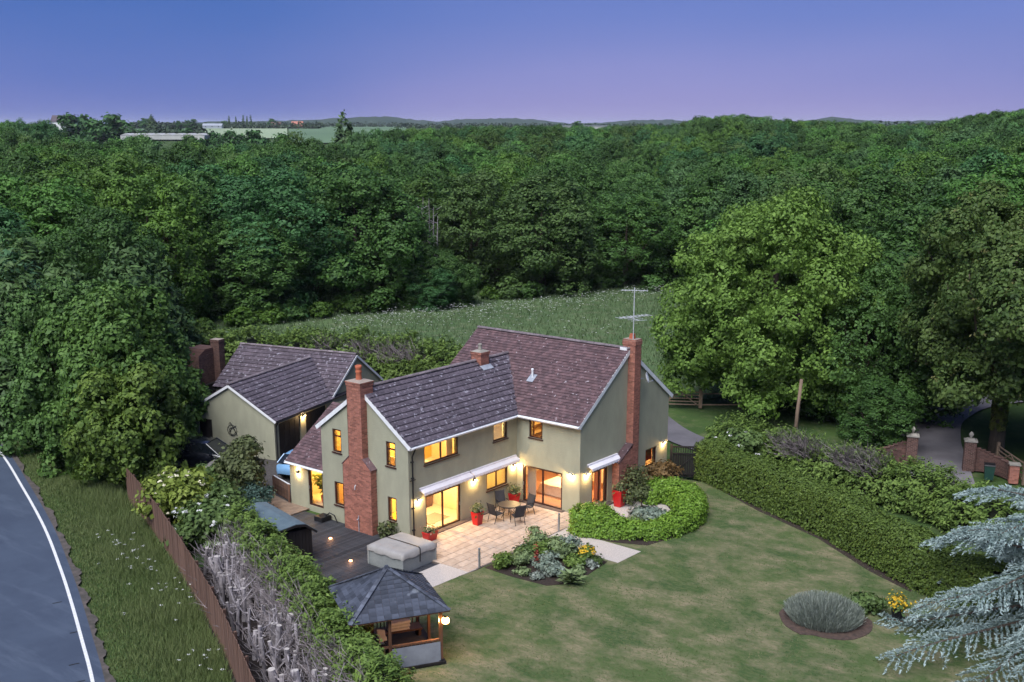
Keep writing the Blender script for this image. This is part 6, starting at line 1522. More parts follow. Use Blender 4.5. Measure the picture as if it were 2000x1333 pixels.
# left-hand roadside group: maples in front, conifers behind
for sd, loc, rx, zc, rz, n, lm, lab in ((104, (-9.6, 22.2, -.2), 4.4, 5.6, 5.4, 2500, 'maple1', 'large bushy maple beside the road at the fence end'), (105, (-11.1, 18.8, -.2), 3.1, 3.9, 3.8, 1500, 'maple2', 'yellower maple in front of the large bushy maple'), (106, (-8.8, 28.0, -.2), 4.0, 5.4, 5.2, 2000, 'maple3', 'mid green maple on the road side behind the fence end'), (107, (-6.6, 23.4, -.2), 3.4, 4.6, 4.4, 1500, 'maple1', 'bushy green maple close to the garage gable')):
    P, d = crown_points(sd, rx, rx, zc, rz, 60, n, .2, .1, (.15, .27), skirt=14); hero('maple_tree', lab, loc, P, d, SPS, LEAF[lm], trunk_mesh(sd, zc + rz * .8, .28, 1.8, rx * .55, 7, 4), 1.1)
for i, (x, y, h, w, ti, nm, lab) in enumerate(((-5.4, 27.5, 10.2, 1.15, 0, 'c', 'dark conifer just left of the brick outhouse'), (-2.5, 31.5, 10.8, 1.2, 0, 'c', 'tall dark conifer behind the brick outhouse'), (-6.8, 31.5, 11.2, 1.2, 1, 'c', 'green conifer behind the large maple'), (-8.4, 34.5, 11.0, 1.25, 0, 'c', 'conifer beside the road, second behind the maples'), (-6.5, 39.5, 11.4, 1.3, 3, 'c', 'blue green conifer farther along the road'), (1.5, 37, 11.5, 1.3, 0, 'c', 'dark broad conifer beyond the garage roof'), (5.5, 40.5, 10, 1.2, 0, 'c', 'dark conifer left of the overgrown hedge behind the garage'), (-3.5, 43, 12, 1.3, 1, 'c', 'tall conifer in the middle of the roadside group'),
                                               (-8.0, 47, 12, 1.4, 0, 'c', 'conifer at the left picture edge by the road'), (1, 48, 12, 1.0, 1, 'b', 'round green tree behind the roadside conifers'), (8, 50, 12, 1.0, 0, 'b', 'deep green tree behind the garage conifers'), (-6, 55, 13.5, 1.0, 6, 'b', 'fresh green tree at the left behind the conifers'), (12, 57, 13, 1.0, 0, 'b', 'deep green tree at the left end of the meadow'), (2, 60, 13.5, 1.1, 3, 'b', 'blue green tree at the left behind the roadside group'), (-9, 62, 13, 1.1, 1, 'b', 'green tree at the far left edge above the road'), (-11.2, 42, 8, 1.1, 4, 'b', 'olive bushy tree right on the road edge'))):
    place_tree('conifer_tree' if nm == 'c' else 'broadleaf_tree', con_protos[i % 3] if nm == 'c' else protos[i % 6], x, y, h, w, TONES[ti][1], lab, 'tree', 'roadside trees on the left')
# ------------------------------------------------------------------ hedges and shrubs
def hedge_pts(path, w, h, dens, bulge=.12, seed=0, zb=0.0, ragged=0.0):
    """points and normals on the two sides, ends and top of a hedge following path; w,h numbers or per-point lists"""
    rs = np.random.default_rng(seed); P = []; N = []; n = len(path)
    w = np.full(n, w) if np.isscalar(w) else np.array(w); h = np.full(n, h) if np.isscalar(h) else np.array(h)
    for i in range(n - 1):
        a, b = np.array(path[i][:2]), np.array(path[i + 1][:2]); d = b - a; ln = np.hypot(*d)
        if ln < 1e-4: continue
        t = d / ln; nr = np.array([-t[1], t[0]]); m = int(ln * (h[i] * 2 + w[i]) * dens) + 1
        u = rs.random(m); q = rs.random(m) * (2 * h[i] + w[i]); ww = w[i] + (w[i + 1] - w[i]) * u; hh = h[i] + (h[i + 1] - h[i]) * u
        side = np.where(q < h[i], -1, np.where(q > h[i] + w[i], 1, 0)); z = np.where(side != 0, np.where(side < 0, q, q - h[i] - w[i]) / h[i] * hh, hh); lat = np.where(side != 0, side * ww / 2, (q - h[i]) / w[i] * ww - ww / 2)
        # round the shoulders
        e = np.clip((np.abs(lat) / (ww / 2) - .6) / .4, 0, 1) * np.clip((z / hh - .6) / .4, 0, 1); z = z - .16 * e * hh * .5; lat = lat * (1 - .10 * e)
        bx = np.sin(u * ln * 1.9 + i * 2.3) * bulge * .5 + rs.normal(0, bulge * .45, m)
        c = a + d * u[:, None] + nr * (lat + np.where(side != 0, side, 0) * bx)[:, None]; zz = zb + z + np.where(side == 0, bx + rs.random(m) * ragged, 0)
        P.append(np.column_stack([c, zz])); nn = np.zeros((m, 3)); nn[:, :2] = nr * (lat / (ww / 2) * np.where(side != 0, 1, .4))[:, None]; nn[:, 2] = np.where(side == 0, 1.0, .25); N.append(nn)
    for (p, q, ww, hh) in ((path[0], path[1], w[0], h[0]), (path[-1], path[-2], w[-1], h[-1])):
        a, b = np.array(p[:2]), np.array(q[:2]); t = (a - b) / np.hypot(*(a - b)); nr = np.array([-t[1], t[0]]); m = int(ww * hh * dens * 1.3) + 4
        an = rs.uniform(-1.57, 1.57, m); c = a + np.outer(np.sin(an) * ww / 2, nr) + np.outer(np.cos(an) * ww * .30, t); P.append(np.column_stack([c, zb + rs.random(m) * hh * .95])); N.append(np.column_stack([np.outer(np.cos(an), t) + np.outer(np.sin(an), nr), np.full(m, .2)]))
    return np.vstack(P), unit(np.vstack(N))
def hedge_core(mb, path, w, h, f=.78, zb=-.05):
    n = len(path); w = [w] * n if np.isscalar(w) else w; h = [h] * n if np.isscalar(h) else h; vs = []
    for i, p in enumerate(path):
        a, b = Vector((*path[max(i - 1, 0)][:2], 0)), Vector((*path[min(i + 1, n - 1)][:2], 0)); t = (b - a).normalized(); nr = Vector((-t.y, t.x, 0)); c = Vector((p[0], p[1], 0))
        for s, z in ((-1, 0), (-1, .75), (-.7, .9), (.7, .9), (1, .75), (1, 0)): v = c + nr * s * w[i] / 2 * f; vs.append((v.x, v.y, zb + z * h[i] * 1.0))
    mb.add(vs, [(6 * i + k, 6 * i + 6 + k, 6 * i + 7 + k, 6 * i + 1 + k) for i in range(n - 1) for k in range(5)] + [(5, 4, 3, 2, 1, 0), tuple(6 * (n - 1) + k for k in range(6))], 0, .5)
M['inner'] = mat('hedge_inner_twigs', (0.022, 0.026, 0.012), (0.014, 0.016, 0.009), scale=9, rough=.95)
def hedge(name, label, path, w, h, dens, leaf, lm, k=5, cr=.16, bulge=.12, seed=1, cat='hedge', ragged=0.0, aspect=1.6, zb=0.0, core=.8, up=.35):
    r = empty(name, (0, 0, 0), 0, label, cat); P, N = hedge_pts(path, w, h, dens / k, bulge, seed, zb, ragged); V_, rv = clump_leaves(P, N, cr, k, leaf, aspect, .8, up)
    link_mesh('foliage', np_mesh('foliage', V_, 4, rv), lm, r)
    if core: mb = MB(); hedge_core(mb, path, w, h, core, zb - .05); mb.build('stems', M['inner'], r)
    return r
tp = lambda pts, n=6: [(p.x, p.y) for p in spline(pts, n)]
# clipped conifer hedge along the lawn
HP_ = tp([(10.0, -5.9), (9.0, -8.0), (7.5, -11.3), (5.7, -15.1), (3.4, -18.8), (1.9, -21.3), (.4, -24.5)], 5); nh = len(HP_)
hedge('clipped_hedge', 'long clipped dark green hedge along the right of the lawn', HP_, 1.65, [2.05 + .10 * math.sin(i * .9) for i in range(nh)], 800, .09, LEAF['hedge'], k=9, cr=.14, bulge=.07, seed=3, core=.86)
# bright kidney hedge
KP = tp([(-1.75, -5.55), (-1.35, -6.6), (-1.05, -7.8), (-.3, -8.75), (1.0, -9.15), (2.5, -9.0), (3.9, -8.3), (4.9, -7.2), (5.0, -6.2), (4.0, -5.7)], 4); nk = len(KP)
kw = np.interp(range(nk), [0, 4, 7, 11, 16, 22, 28, 32, nk - 1], [1.75, 1.7, .95, .9, 1.1, 1.35, 1.5, 1.5, 1.2]); kh = np.interp(range(nk), [0, 3, 7, 11, 16, 22, 28, nk - 1], [1.15, 1.12, .66, .62, .74, .85, .98, .95])
hedge('rounded_hedge', 'bright green glossy hedge curving round the pebble court', KP, list(kw), list(kh), 1000, .095, LEAF['bright'], k=8, cr=.15, bulge=.12, seed=5, core=.8)

def bush(name, label, loc, rx, ry, h, lm, nclump=160, k=14, leaf=.2, crad=.3, seed=1, flowers=None, cat='bush', nl=12, aspect=1.6, stems=True, fl_size=.16, fl_n=60, group=None):
    r = empty(name, loc, 0, label, cat, group); V_, rv = broad_crown(seed, rx, ry, h * .52, h * .52, nl=nl, nclump=nclump, k=k, leaf=leaf, crad=crad, zmin=.04, lob=(.3, .48))
    link_mesh('foliage', np_mesh('foliage', V_, 4, rv), lm, r)
    if stems:
        mb = MB()
        for i in range(6):
            a = i * 1.05; mb.tube([(0, 0, -.05), (rx * .4 * math.cos(a), ry * .4 * math.sin(a), h * .4), (rx * .6 * math.cos(a), ry * .6 * math.sin(a), h * .75)], [.04, .03, .01], 5)
        mb.build('stem', M['trunk'], r)
    if flowers:
        L = [(0, 0, h * .52, rx * 1.0, ry * 1.0, h * .54)]; P, d = lobes_points(L, fl_n); keep = P[:, 2] > h * .3; P, d = P[keep], d[keep]
        V_, rv = clump_leaves(P, d, fl_size, 9, fl_size * .75, 1.1, .25, 1.0); o = link_mesh('blossom', np_mesh('blossom', V_, 4, rv), flowers, r); o['kind'] = 'stuff'
    return r
bush('elder_bush', 'golden elder bush with cream flower heads over the fence', (-13.3, 11.0, -.2), 1.55, 1.8, 2.7, LEAF['elder_y'], 300, 14, .22, .34, 41, LEAF['cream'], fl_n=46, fl_size=.13)
bush('elder_bush', 'green elder bush with white flower heads by the fence', (-14.3, 7.2, -.2), 1.75, 1.9, 2.35, LEAF['elder'], 330, 14, .22, .36, 42, LEAF['flower'], fl_n=36, fl_size=.14)
bush('shrub', 'bright green shrub between the elders and the round blue bush', (-11.9, 9.2, -.2), 1.1, 1.2, 2.0, LEAF['elder'], 160, 14, .2, .3, 43)
bush('round_bush', 'round blue green clipped bush near the shed', (-10.3, 8.9, -.2), .95, .95, 1.75, LEAF['bluebush'], 170, 16, .13, .24, 44, nl=7)
bush('tall_shrub', 'tall dark olive shrub in front of the blue car', (-8.9, 11.3, -.2), 1.5, 1.6, 3.2, LEAF['olive'], 360, 16, .17, .3, 45)
bush('shrub', 'fresh green shrub left of the tall olive shrub', (-10.3, 12.2, -.2), 1.1, 1.1, 2.0, LEAF['elder'], 150, 14, .18, .3, 46)
bush('shrub', 'dark shrub at the foot of the maple by the low wall', (-11.0, 15.6, -.2), 1.2, 1.3, 1.7, LEAF['maple'], 150, 14, .2, .3, 47)
bush('climbing_shrub', 'wispy olive shrub against the right chimney', (3.7, -5.1, -.05), 1.15, .6, 1.75, LEAF['olive'], 170, 9, .11, .34, 48)
bush('rusty_shrub', 'rust tinted shrub below the red window', (6.3, -5.0, -.05), 1.6, .7, 1.35, LEAF['rust'], 200, 12, .14, .3, 49)
bush('shrub', 'thin dark shrub beside the hot tub at the chimney foot', (-8.55, 1.2, -.1), .35, .6, .95, LEAF['olive'], 40, 10, .14, .2, 50)
bush('silver_grass', 'pale silver grass clump in the pebble court', (1.7, -7.3, 0), .85, .7, .65, LEAF['silver'], 120, 10, .20, .3, 51, aspect=3.2)
st = empty('garden_ornament', (.95, -6.5, -.01), .3, 'small pale stone ornament in the pebble court', 'ornament'); mb = MB(); mb.lathe((0, 0, 0), [(.14, 0), (.12, .06), (.06, .1), (.05, .36), (.13, .46), (.16, .52), (.1, .54)], 12); mb.build('bowl', M['stone'], st, True); MB().lathe((0, 0, .54), [(.05, 0), (.09, .08), (.03, .18), (0, .2)], 10).build('figure', M['stone'], st, True)
tr = empty('standard_tree', (1.35, -6.95, 0), 0, 'small thin trunked standard in the pebble court', 'shrub'); MB().tube([(0, 0, -.05), (.02, .02, 1.3)], [.05, .035], 7).build('trunk', M['trunk'], tr); V_, rv = broad_crown(52, .45, .45, 1.5, .4, nl=7, nclump=40, k=10, leaf=.13, crad=.2, zmin=1.1); link_mesh('crown', np_mesh('crown', V_, 4, rv), LEAF['olive'], tr)
bush('shrub', 'low silvery mound beside the curved hedge', (.3, -7.1, 0), .4, .4, .4, LEAF['sage'], 40, 10, .14, .2, 53, stems=False)

# flower bed planting
fb = [(-8.0, -5.6, .45, .4, .75, 'ley', 'upright bright green rosemary at the left of the flower bed', 3.5), (-7.3, -5.9, .5, .4, .6, 'sage', 'leafy light green perennial beside the rosemary', 1.6), (-5.1, -5.2, .5, .5, 1.15, 'sage', 'tall feathery fennel at the back of the flower bed', 3.5), (-5.6, -5.9, .6, .5, .65, 'ley', 'green mound behind the silver plants', 2.2),
      (-6.6, -6.9, .65, .55, .6, 'silver', 'silver grey artemisia mound in the middle of the bed', 1.8), (-7.2, -8.0, .5, .5, .55, 'silver', 'smaller silver mound near the front of the bed', 1.8), (-5.3, -7.1, .5, .5, .85, 'sage', 'green upright sage in the middle of the bed', 2.8), (-5.9, -8.0, .45, .45, .75, 'ley', 'bright green spiky clump at the front of the bed', 3.4), (-4.9, -8.0, .42, .42, .8, 'ley', 'green base of the yellow flowered clump', 3.2),
      (-4.65, -6.9, .4, .5, .9, 'silver', 'pale lavender stems at the right of the bed', 3.5), (-4.8, -6.1, .6, .5, .7, 'sage', 'light green leafy mound at the right back of the bed', 1.7), (-6.3, -5.5, .55, .4, .6, 'elder', 'green leafy plant by the patio edge', 1.8)]
for i, (x, y, rx, ry, h, lm, lab, asp) in enumerate(fb):
    bush('bed_plant', lab, (x, y, 0), rx * .95, ry * .95, h * .85, LEAF[lm], 60, 14, .12, .2, 60 + i, nl=7, aspect=asp, stems=False, cat='plant', group='plants of the flower bed', flowers=LEAF['yellow'] if 'yellow' in lab else None, fl_n=40, fl_size=.09)
gc = [(-8.0, -6.7, .35, .4, .3), (-7.9, -7.6, .35, .35, .28), (-7.0, -8.6, .4, .3, .25), (-6.3, -8.6, .4, .35, .3), (-5.4, -8.6, .35, .3, .3), (-4.75, -8.5, .3, .3, .35), (-7.5, -5.2, .4, .3, .35), (-5.9, -5.1, .4, .3, .4), (-4.6, -5.3, .3, .4, .4), (-6.6, -6.0, .35, .35, .4)]
for i, (x, y, rx, ry, h) in enumerate(gc):
    bush('bed_plant', ('small light green tuft', 'small grey green tuft')[i % 2] + f' of low ground cover, {ORD(i + 1)} counted along the flower bed edge', (x, y, 0), rx, ry, h, LEAF[('sage', 'lav', 'elder')[i % 3]], 26, 10, .11, .16, 140 + i, nl=5, aspect=2.4, stems=False, cat='plant', group='plants of the flower bed')
sp = empty('bed_plant', (-7.05, -6.75, 0), 0, 'dark red flower spike in the flower bed', 'plant', 'plants of the flower bed'); P = rng.normal(0, 1, (90, 3)) * (.05, .05, .3) + (0, 0, .55); link_mesh('spike', np_mesh('spike', leaves(P, unit(P - (0, 0, .5)), .10, 2), 4), LEAF['redstem'], sp)
rosette = empty('bed_plant', (-7.55, -9.0, 0), 0, 'large pale spiky rosette at the front corner of the bed', 'plant', 'plants of the flower bed'); P, T, N = [], [], []
for q in range(34):
    a = q * 2.4; el = .25 + .035 * q; 
    for t in (.18, .38, .56): P.append((math.cos(a) * math.cos(el) * t, math.sin(a) * math.cos(el) * t, .08 + math.sin(el) * t - .25 * t * t)); T.append((math.cos(a), math.sin(a), math.tan(el) * .6)); N.append((-math.cos(a) * .4, -math.sin(a) * .4, 1))
link_mesh('leaf_rosette', np_mesh('leaf_rosette', leaves(np.array(P), np.array(N), .26, 3.2, np.array(T), .1), 4), LEAF['sage'], rosette)

# lavender mound: dome of fine stems
lv = empty('lavender', (-4.1, -19.1, 0), 0, 'round grey green lavender mound in the lawn', 'plant'); n = 8000
a = rng.random(n) * 6.283; q = np.sqrt(rng.random(n)); bx, by = q * 1.5 * np.cos(a), q * 1.65 * np.sin(a); hh = (.98 - .5 * q ** 2.0) * (.6 + .5 * rng.random(n)); lean = np.stack([bx * .28, by * .28, np.ones(n)], 1); lean = unit(lean + rng.normal(0, .2, (n, 3))); base = np.stack([bx * .85, by * .85, np.full(n, .02)], 1); tip = base + lean * hh[:, None]
sd_ = unit(np.cross(lean, rng.normal(0, 1, (n, 3)))) * .010
link_mesh('stems', np_mesh('stems', np.stack([base - sd_, base + sd_, tip + sd_ * .8, tip - sd_ * .8], 1).reshape(-1, 3), 4), LEAF['lav'], lv)
bush('shrub', 'low green shrub between the lavender and yellow flowers', (-2.35, -20.1, 0), .65, .65, .75, LEAF['elder'], 70, 12, .16, .2, 81)
yp = empty('flower_pot', (-2.35, -21.45, 0), 0, 'dark pot of yellow flowers right of the lavender', 'plant pot'); MB().lathe((0, 0, 0), [(.18, 0), (.26, .45), (.28, .5), (.24, .5)], 14).build('pot', M['black'], yp)
P = rng.normal(0, 1, (150, 3)) * (.22, .22, .14) + (0, 0, .72); link_mesh('leaves', np_mesh('leaves', leaves(P, unit(P - (0, 0, .4)), .13, 1.8), 4), LEAF['elder'], yp); P = rng.normal(0, 1, (170, 3)) * (.22, .22, .12) + (0, 0, .86); link_mesh('blossom', np_mesh('blossom', leaves(P, unit(P - (0, 0, .4)), .10, 1.1), 4), LEAF['yellow'], yp)

# ------------------------------------------------------------------ cut conifer hedge: stumps, dead brush, green edge
SL = spline([(-15.3, 5.4), (-16.6, 2.6), (-18.0, -.1), (-19.5, -3.6), (-21.2, -7.2), (-23.0, -11.0), (-26.0, -16.0)], 8)
def at_line(t, lat):
    i = min(len(SL) - 2, max(0, int(t * (len(SL) - 1)))); f = t * (len(SL) - 1) - i; p = SL[i].lerp(SL[i + 1], f); d = (SL[i + 1] - SL[i]).normalized(); nr = Vector((d.y, -d.x, 0)); return p + nr * lat, d, nr    # lat>0 towards the road
sc = []
for i in range(72):
    t = .04 + .92 * (i + rnd.random() * .8) / 72; p, d, nr = at_line(t, rnd.uniform(-.6, .95)); h = rnd.uniform(1.15, 1.75); r0 = rnd.choice((.055, .065, .075, .09, .11, .14))
    s_ = empty('tree_stump', (p.x, p.y, -.2), 0.0, f'sawn grey conifer stump, {ORD(i + 1)} from the elder bush along the fence', 'stump', 'sawn stumps of the cut hedge')
    lx, ly = rnd.uniform(-.2, .2), rnd.uniform(-.2, .2); mb = MB(); mb.tube([(0, 0, 0), (lx * .4, ly * .4, h * .5), (lx, ly, h)], [r0 * 1.25, r0 * 1.05, r0 * .95], 9, 0, True, None, 1); mb.build('trunk', [M['deadwood'], M['cutwood']], s_)
    for q in range(rnd.randint(4, 7)):
        a = rnd.uniform(0, 6.28); z = rnd.uniform(.35, h * .95); ln = rnd.uniform(.45, 1.15) * (.45 if math.cos(a) * nr.x + math.sin(a) * nr.y > .2 else 1.0); p0 = Vector((lx * z / h, ly * z / h, z)); mid = p0 + Vector((math.cos(a) * ln * .5, math.sin(a) * ln * .5, -.08 + .12 * rnd.random())); e = p0 + Vector((math.cos(a) * ln, math.sin(a) * ln, .2 + .55 * rnd.random()))
        b = MB(); b.tube([p0, mid, e], [.032, .024, .010], 5); e2 = mid + Vector((math.cos(a + .7) * ln * .4, math.sin(a + .7) * ln * .4, .3)); b.tube([mid, e2], [.018, .006], 4); b.build('branch', M['deadwood'], s_)
# tangled dead twigs: uncountable
def twig_mass(name, label, fn, n, parent=None):
    mb = MB()
    for i in range(n):
        p, dr = fn(); ln = rnd.uniform(.5, 1.2); q = p + dr * ln * .5 + Vector((rnd.uniform(-.1, .1), rnd.uniform(-.1, .1), rnd.uniform(-.04, .1))); e = p + dr * ln + Vector((rnd.uniform(-.15, .15), rnd.uniform(-.15, .15), rnd.uniform(0, .25)))
        mb.tube([p, q, e], [.018, .013, .006], 3, 0, False)
        if rnd.random() < .8:
            e2 = q + dr * ln * .35 + Vector((rnd.uniform(-.3, .3), rnd.uniform(-.3, .3), rnd.uniform(.05, .3))); mb.tube([q, e2], [.009, .004], 3, 0, False)
    return tag(mb.build(name, M['twig']), label, None, None, 'stuff')
def fn1():
    t = rnd.uniform(.03, 1.0); lat = rnd.uniform(-1.6, -.1) if rnd.random() < .84 else rnd.uniform(-.2, 1.5); p, d, nr = at_line(t, lat); hgt = np.interp(lat, [-1.6, -.6, .4, 1.6], [1.75, 1.25, .6, .3]); p = p + Vector((0, 0, hgt * rnd.uniform(.45, 1.0)))
    dr = (nr * rnd.uniform(-.2, 1.0) + d * rnd.uniform(-.7, .7) + Vector((0, 0, rnd.uniform(-.1, .9)))).normalized(); return p, dr
twig_mass('dead_twigs', 'tangle of grey dead twigs among the sawn stumps', fn1, 1300)
mb = MB(); pth = [(at_line(t, .55)[0].x, at_line(t, .55)[0].y) for t in np.linspace(.03, 1, 26)]; strip([Vector((x, y, 0)) for x, y in pth], 2.4, -1.5, -.15, mb); tag(mb.build('brush_floor', mat('brown_litter', (.035, .026, .022), (.018, .014, .012), scale=6, rough=.95, bump=.8, bscale=20)), 'brown litter under the cut hedge', None, None, 'structure')
# green surviving edge of sprays on the garden side
GE = [(p.x, p.y) for p in spline([(-13.9, 5.3), (-15.2, 2.2), (-16.2, -.2), (-17.5, -3.6), (-19.0, -6.6), (-20.9, -10.8), (-23.6, -16)], 6)][:34]
def spray_hedge(name, label, path, w, h, dens, lm, seed, tilt=None, leaf=.17, ragged=.35, core=True, cat='hedge'):
    r = empty(name, (0, 0, 0), 0, label, cat); P, N = hedge_pts(path, w, h, dens, .28, seed, 0, ragged); n = len(P); k = 9
    D = unit(N + rng.normal(0, .45, (n, 3)) + (0, 0, .45)); tt = np.linspace(0, 1, k)[None, :, None]
    S = P[:, None, :] + D[:, None, :] * (tt * .42 - .12) + rng.normal(0, .055, (n, k, 3)) - np.array([0, 0, .10]) * tt ** 2
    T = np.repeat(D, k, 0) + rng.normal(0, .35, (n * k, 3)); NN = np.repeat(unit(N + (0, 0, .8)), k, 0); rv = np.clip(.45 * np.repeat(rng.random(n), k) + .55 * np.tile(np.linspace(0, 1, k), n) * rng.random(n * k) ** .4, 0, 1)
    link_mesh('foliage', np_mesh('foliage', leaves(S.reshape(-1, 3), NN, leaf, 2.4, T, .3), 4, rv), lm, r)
    if core: mb = MB(); hedge_core(mb, path, w, h, .72); mb.build('stems', M['inner'], r)
    return r
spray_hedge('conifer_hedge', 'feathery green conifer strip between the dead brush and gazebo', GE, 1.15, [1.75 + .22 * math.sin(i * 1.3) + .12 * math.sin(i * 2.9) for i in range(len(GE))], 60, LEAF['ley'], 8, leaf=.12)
# overgrown hedge right of the lane with dead patches
OH = tp([(14.9, -4.3), (14.5, -5.6), (14.0, -7.2), (13.2, -11), (12.6, -14.5), (11.8, -18.0), (9.8, -21.5), (8.5, -25)], 5)
spray_hedge('overgrown_hedge', 'loose overgrown conifer hedge behind the clipped hedge', OH, 2.3, [1.65 + .25 * math.sin(i * 1.1) for i in range(len(OH))], 36, LEAF['ley'], 9, leaf=.13, ragged=.5)
def fn2():
    c = rnd.choice(((13.35, -9.6), (12.7, -13.2), (12.4, -14.2), (13.0, -10.3))); a = rnd.uniform(0, 6.28); q = rnd.random() ** .5; p = Vector((c[0] - .35 + q * .8 * math.cos(a), c[1] + q * 1.15 * math.sin(a), rnd.uniform(1.2, 2.05))); dr = Vector((-.55 + rnd.uniform(-.4, .4), rnd.uniform(-.6, .6), rnd.uniform(.1, .9))).normalized(); return p, dr
twig_mass('dead_twigs', 'bare grey dead patches in the overgrown right hedge', fn2, 900)
bush('elder_bush', 'elder with white flowers where the two right hedges meet', (12.4, -6.4, -.2), 1.3, 1.6, 2.3, LEAF['elder'], 260, 14, .2, .34, 55, LEAF['flower'], fl_n=26, fl_size=.14)
# overgrown hedge behind the garage
BH = tp([(8.5, 42), (12.0, 36.5), (15.2, 31), (17.0, 26), (17.0, 20.5), (15.5, 14.0)], 6)
spray_hedge('overgrown_hedge', 'shaggy conifer hedge with dead gaps behind the garage', BH, 3.4, [2.6 + .35 * math.sin(i * 1.4) for i in range(len(BH))], 20, LEAF['ley'], 10, leaf=.17, ragged=.7)
spray_hedge('conifer_hedge', 'yellow green clipped hedge end beside the meadow behind the house', tp([(13.4, 22), (14.0, 19.5), (14.2, 17.0), (13.6, 14.0)], 4), 2.2, 2.1, 26, LEAF['hedge'], 11, leaf=.18, ragged=.2)
def fn3():
    c = rnd.choice(((14.6, 30.5), (15.4, 27.5), (15.8, 25.0), (15.9, 23.0))); p = Vector((c[0] + rnd.uniform(-.9, .6), c[1] + rnd.uniform(-1.0, 1.0), rnd.uniform(1.6, 2.7))); return p, Vector((rnd.uniform(-.8, .2), rnd.uniform(-.6, .6), rnd.uniform(.1, .8))).normalized()
twig_mass('dead_twigs', 'grey dead twigs in the hedge behind the garage', fn3, 700)

# ------------------------------------------------------------------ blue cedar at the right front
ce = empty('blue_cedar', (.35, -27.3, -.1), 0, 'silvery blue cedar with drooping layered branches at the right front', 'cedar tree')
MB().tube([(0, 0, -.2), (.1, 0, 3.5), (.0, .1, 8.5)], [.38, .28, .05], 10).build('trunk', M['trunk'], ce, True)
LV = []; lmb = []; rs = random.Random(5)
for i in range(37):
    z0 = .6 + 5.2 * (i / 37) ** 1.15; az = i * 2.399 + rs.uniform(-.25, .25); ln = (9.0 - 5.2 * (z0 / 6.3)) * rs.uniform(.82, 1.05); rise = rs.uniform(.02, .22); pts = []
    for s in range(11):
        t = s / 10; pts.append(Vector((math.cos(az + .12 * math.sin(3 * t)) * ln * t, math.sin(az + .12 * math.sin(3 * t)) * ln * t, z0 + ln * (rise * t * 1.6 - .30 * t ** 2.3) + .05 * math.sin(9 * t))))
    for p in pts: p.z = max(p.z, .25)
    MB().tube(pts, [.085 * (1 - .9 * s / 10) + .008 for s in range(11)], 5).build('branch', M['trunk'], ce)
    for s in np.linspace(.14, 1.0, 27):
        f = s * 10; j = min(9, int(f)); c = pts[j].lerp(pts[j + 1], f - j); d = (pts[j + 1] - pts[j]).normalized(); side = Vector((-d.y, d.x, 0)).normalized()
        for sg in (-1, 1):
            bl = (.35 + 1.25 * math.sin(math.pi * min(1, s * .92)) ** .8) * rs.uniform(.6, 1.1); dr = (side * sg * .85 + d * rs.uniform(.6, .95) + Vector((0, 0, rs.uniform(-.05, .2)))).normalized(); m_ = int(bl / .065) + 2
            for q in range(m_):
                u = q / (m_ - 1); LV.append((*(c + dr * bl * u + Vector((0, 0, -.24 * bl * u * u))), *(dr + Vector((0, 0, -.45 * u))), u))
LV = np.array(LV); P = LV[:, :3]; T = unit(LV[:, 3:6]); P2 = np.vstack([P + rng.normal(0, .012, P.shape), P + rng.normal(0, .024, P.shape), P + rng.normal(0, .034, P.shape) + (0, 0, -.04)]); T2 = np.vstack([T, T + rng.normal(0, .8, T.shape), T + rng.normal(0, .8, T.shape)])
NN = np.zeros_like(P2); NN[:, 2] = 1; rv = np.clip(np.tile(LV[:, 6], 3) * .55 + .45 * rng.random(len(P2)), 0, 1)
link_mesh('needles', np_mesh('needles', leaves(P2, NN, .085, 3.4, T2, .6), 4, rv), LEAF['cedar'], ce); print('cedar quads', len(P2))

# ------------------------------------------------------------------ grass and wild flowers
def blades(X, Y, Z, h, wd, lean=.35):
    n = len(X); a = rng.random(n) * 6.283; d = np.stack([np.cos(a), np.sin(a), np.zeros(n)], 1); base = np.stack([X, Y, Z], 1); tip = base + np.stack([rng.normal(0, lean, n) * h, rng.normal(0, lean, n) * h, h * (.7 + .5 * rng.random(n))], 1); w = d * (wd * (.6 + .8 * rng.random(n)))[:, None]
    return np.stack([base - w, base + w, tip], 1).reshape(-1, 3)
def in_poly(X, Y, poly):
    c = np.zeros(len(X), bool); n = len(poly)
    for i in range(n):
        x1, y1 = poly[i]; x2, y2 = poly[(i + 1) % n]; c ^= ((y1 > Y) != (y2 > Y)) & (X < (x2 - x1) * (Y - y1) / (y2 - y1 + 1e-12) + x1)
    return c
VERGE = [(p.x + .55 * .92, p.y - .55 * .38) for p in EDGE[6:66]] + [(-7, 40), (-9.6, 24), (-11.8, 19)] + [(p.x - .15, p.y) for p in fp]
vx0, vx1 = min(p[0] for p in VERGE), max(p[0] for p in VERGE); vy0, vy1 = -16, 42
n = 560000; X = rng.uniform(vx0, vx1, n); Y = rng.uniform(vy0, vy1, n); kp = in_poly(X, Y, VERGE); X, Y = X[kp], Y[kp]
ex = np.array([(p.x, p.y) for p in EDGE]); dist = np.min(np.hypot(X[:, None] - ex[None, :, 0], Y[:, None] - ex[None, :, 1]), 1)
patch = .5 + .5 * np.sin(X * .9 + 1.3 * np.sin(Y * .5)) * np.sin(Y * .7 + X * .3)
h = (np.clip((dist - .4) / 3.0, 0.05, 1) * (.28 + .42 * patch) + .07) * .75
o = link_mesh('long_grass', np_mesh('long_grass', blades(X, Y, np.full(len(X), -.2), h, .017), 3, np.clip(.25 * rng.random(len(X)) + .45 * patch * rng.random(len(X)) + .3 * rng.random(len(X)) ** 2, 0, 1)), LEAF['grass']); tag(o, 'long tufted verge grass between the road and fence', None, None, 'stuff'); print('verge blades', len(X))
